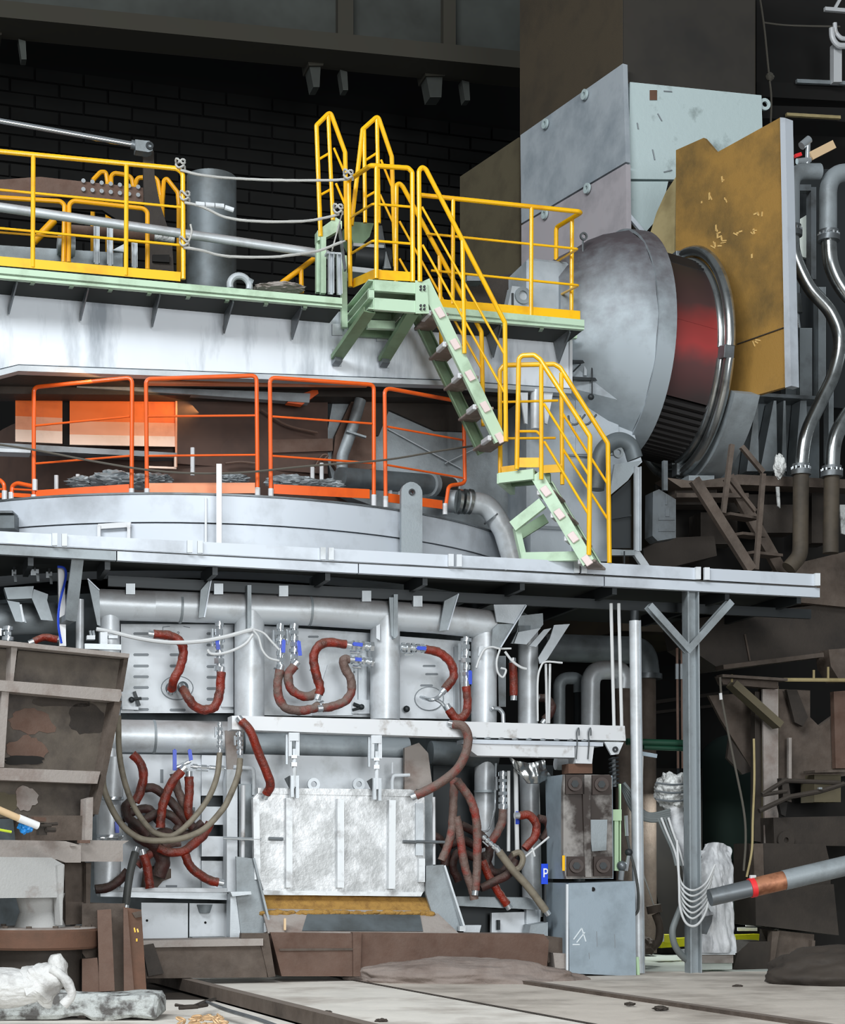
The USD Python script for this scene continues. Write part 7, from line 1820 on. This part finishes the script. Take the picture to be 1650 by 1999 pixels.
PO.p('low_post', GP.prism([(160, 1872), (190, 1870), (196, 1936), (160, 1936)], .06, .12), 'brown_red'); PO.p('tall_post', GP.prism([(190, 1777), (217, 1775), (224, 1934), (194, 1936)], .08, .14), 'brown_red')
PO.p('back_plate', GP.prism([(160, 1764), (244, 1764), (244, 1936), (216, 1936), (160, 1860)], -.12, .1), 'brown'); PO.p('plate', GP.prism([(241, 1771), (276, 1776), (286, 1932), (262, 1936), (242, 1936)], .05, .08), 'rust_plate'); PO.p('fold', GP.prism([(241, 1772), (249, 1774), (262, 1936), (242, 1936)], .08, .04), 'brown_red')
PO.p('bent_top', GP.prism([(258, 1782), (276, 1778), (276, 1790), (264, 1792)], .075, .03), 'brown')
PO.p('yellow_mark', cat(*[bar(GP.pt(262 + k * 6, 1811 + 2 * (k % 2), .052), GP.pt(264 + k * 6, 1820, .052), .012, .004, up=N) for k in range(2)] + [bar(GP.pt(267, 1832, .052), GP.pt(267, 1838, .052), .012, .004, up=N)]), 'yellow')
BK = Thing('under_beam', 'dark brown beam and plates under the turntable', 'beam')
BK.p('plate', GP.prism([(-80, 1850), (162, 1852), (162, 1936), (-80, 1936)], -.5, .1), 'brown_dark'); BK.p('gusset', GP.prism([(128, 1932), (156, 1880), (160, 1936)], -.2, .1), 'brown')
K = Thing('kerb', 'rough grey white stone kerb in the left foreground', 'kerb')
k0, k1 = G(-80, 1968, .02), G(312, 1968, .02)
km = cbox((k0 + k1) / 2 + np.array([0, .14, .02]), (k1 - k0) / 2, np.array([0, .22, 0]), Z * .09, .03).subdivide().subdivide().subdivide().subdivide()
km.vertices += (meshkit.fbm(km.vertices * 5, 4, 2)[:, None] - .5) * .13 * np.array([0.4, 1, .8])
K.p('stone', km, 'kerb', smooth=40)
BG = Thing('white_sack', 'tied white plastic sack lying on the kerb under the turntable', 'sack')
sc0 = G(25, 1958, .13)
BG.p('body', ball(sc0 + np.array([-.12, .12, .10]), .29, 5, .14, 9, 1.6, scale=(1.35, .7, .50)), 'sack_white', smooth=30)
nk = [sc0 + np.array(o) for o in ((.12, .1, .10), (.24, .08, .17), (.30, .06, .25), (.29, .05, .34))]
BG.p('neck', tube(spline(nk, 8), [.15 - .004 * i if i < 14 else .094 - .006 * (i - 14) for i in range(25)], 24, wr=.45, seed=4, freq=13), 'sack_white', smooth=30)
BG.p('flap', tube(spline([sc0 + np.array(o) for o in ((.28, .0, .24), (.38, -.02, .16), (.42, -.02, .06), (.36, -.03, -.01))], 6), .035, 14, wr=.4, seed=7, freq=14), 'sack_white', smooth=30)
RD = Thing('sampling_rod', 'tan wooden rod with a white sleeve and blue wrap pointing at the frame', 'rod')
RD.p('shaft', cyl(FG.pt(-60, 1556, .45), FG.pt(38, 1598, .45), .030, 14), 'wood_tan'); RD.p('sleeve', cyl(FG.pt(36, 1597, .45), FG.pt(74, 1612, .45), .033, 14), 'white_paint'); RD.p('tip', cyl(FG.pt(74, 1612, .45), FG.pt(100, 1612, .45), .012, 8), 'brown_dark')
RD.p('blue_wrap', ball(FG.pt(50, 1612, .40), .062, 3, .5, 2, 3, scale=(1, .7, 1.05)), 'blue_wrap', smooth=25); RD.p('lime_tube', tube(spline([FG.pt(-40, 1612, .45), FG.pt(0, 1620, .45), FG.pt(22, 1624, .45)], 6), .011, 8), 'lime')
BT = Thing('small_bracket', 'small rusty bolt bracket at the tip of the sampling rod', 'bracket')
BT.p('plate', FG.prism([(66, 1594), (90, 1596), (90, 1604), (66, 1602)], .34, .05), 'brown_red'); BT.p('bolt', cyl(FG.pt(86, 1610, .34), FG.pt(112, 1608, .34), .014, 8), 'brown_dark'); BT.p('bolt', cyl(FG.pt(90, 1620, .34), FG.pt(108, 1620, .34), .02, 8), 'brown_dark'); BT.p('block', FG.box(76, 1606, 92, 1630, .3, .05), 'brown_dark')

# ---- litter on the floor
def on(px, py, h=.0):
    return G(px, py, h)
LT = Thing('bent_stick', 'dark splintered stick lying on the floor in front of the rail', 'stick')
for pts in ([(343, 1962), (380, 1964), (404, 1954), (420, 1950)], [(350, 1968), (384, 1966), (400, 1958)], [(380, 1966), (404, 1962)]):
    LT.p('splinter', tube([on(x, y, .02) for x, y in pts], .015, 6), 'brown_dark')
for k, o in enumerate((0, 7)):
    one('thin_rod', tube(spline([on(404 + o, 1956 + o * .4, .03), on(440 + o, 1972, .02), on(500 + o, 1990, .01), on(560 + o, 2012, .01)], 6), .012, 8), 'steel_grey', ['inner one of two thin grey rods lying along the floor rail', 'outer one of two thin grey rods lying along the floor rail'][k], 'rod')
CH = Thing('chain_pile', 'small pile of tan chain at the bottom edge of the picture', 'chain')
rr = random.Random(5)
for i in range(46):
    px, py = rr.uniform(352, 438), rr.uniform(1984, 2010)
    c = on(px, py, .012 + .035 * rr.random() * max(0, 1 - abs(px - 385) / 55))
    a, b = unit((rr.uniform(-1, 1), rr.uniform(-1, 1), rr.uniform(-.4, .4))), None
    b = unit(np.cross(a, (rr.uniform(-.6, .6), rr.uniform(-.6, .6), 1)))
    th = np.linspace(0, 2 * np.pi, 10, endpoint=False)
    CH.p('link', tube(c + a * .035 * np.cos(th)[:, None] + b * .02 * np.sin(th)[:, None], .008, 6, closed=True), 'chain')
for k, (x, y, s) in enumerate(((1030, 1905, .05), (1230, 1960, .03), (1290, 1968, .04), (1440, 1925, .03), (640, 1975, .02), (160, 1985, .02), (745, 1992, .03))):
    one('slag_bit', ball(on(x, y, .01), s, 2, .6, k, 3, scale=(1.5, 1, .5)), 'brown_dark', ['dark slag lump in front of the grey cabinet', 'flat dark slag bit low on the floor below the cabinet', 'dark slag bit near the joint below the round post', 'dark slag bit below the draped machine', 'tiny slag bit on the middle floor plate', 'tiny slag bit in front of the kerb', 'slag bit at the bottom edge of the middle plate'][k], 'slag')
T = Thing('floor_stack', 'low stack of dusty plates between cabinet and sill beam', 'plates')
T.p('plate', FA.prism([(1080, 1860), (1110, 1862), (1110, 1892), (1084, 1890)], .62, .3), 'dust_grey'); T.p('plate', FA.prism([(1062, 1826), (1108, 1832), (1108, 1862), (1070, 1880)], .5, .3), 'brown')
flush()
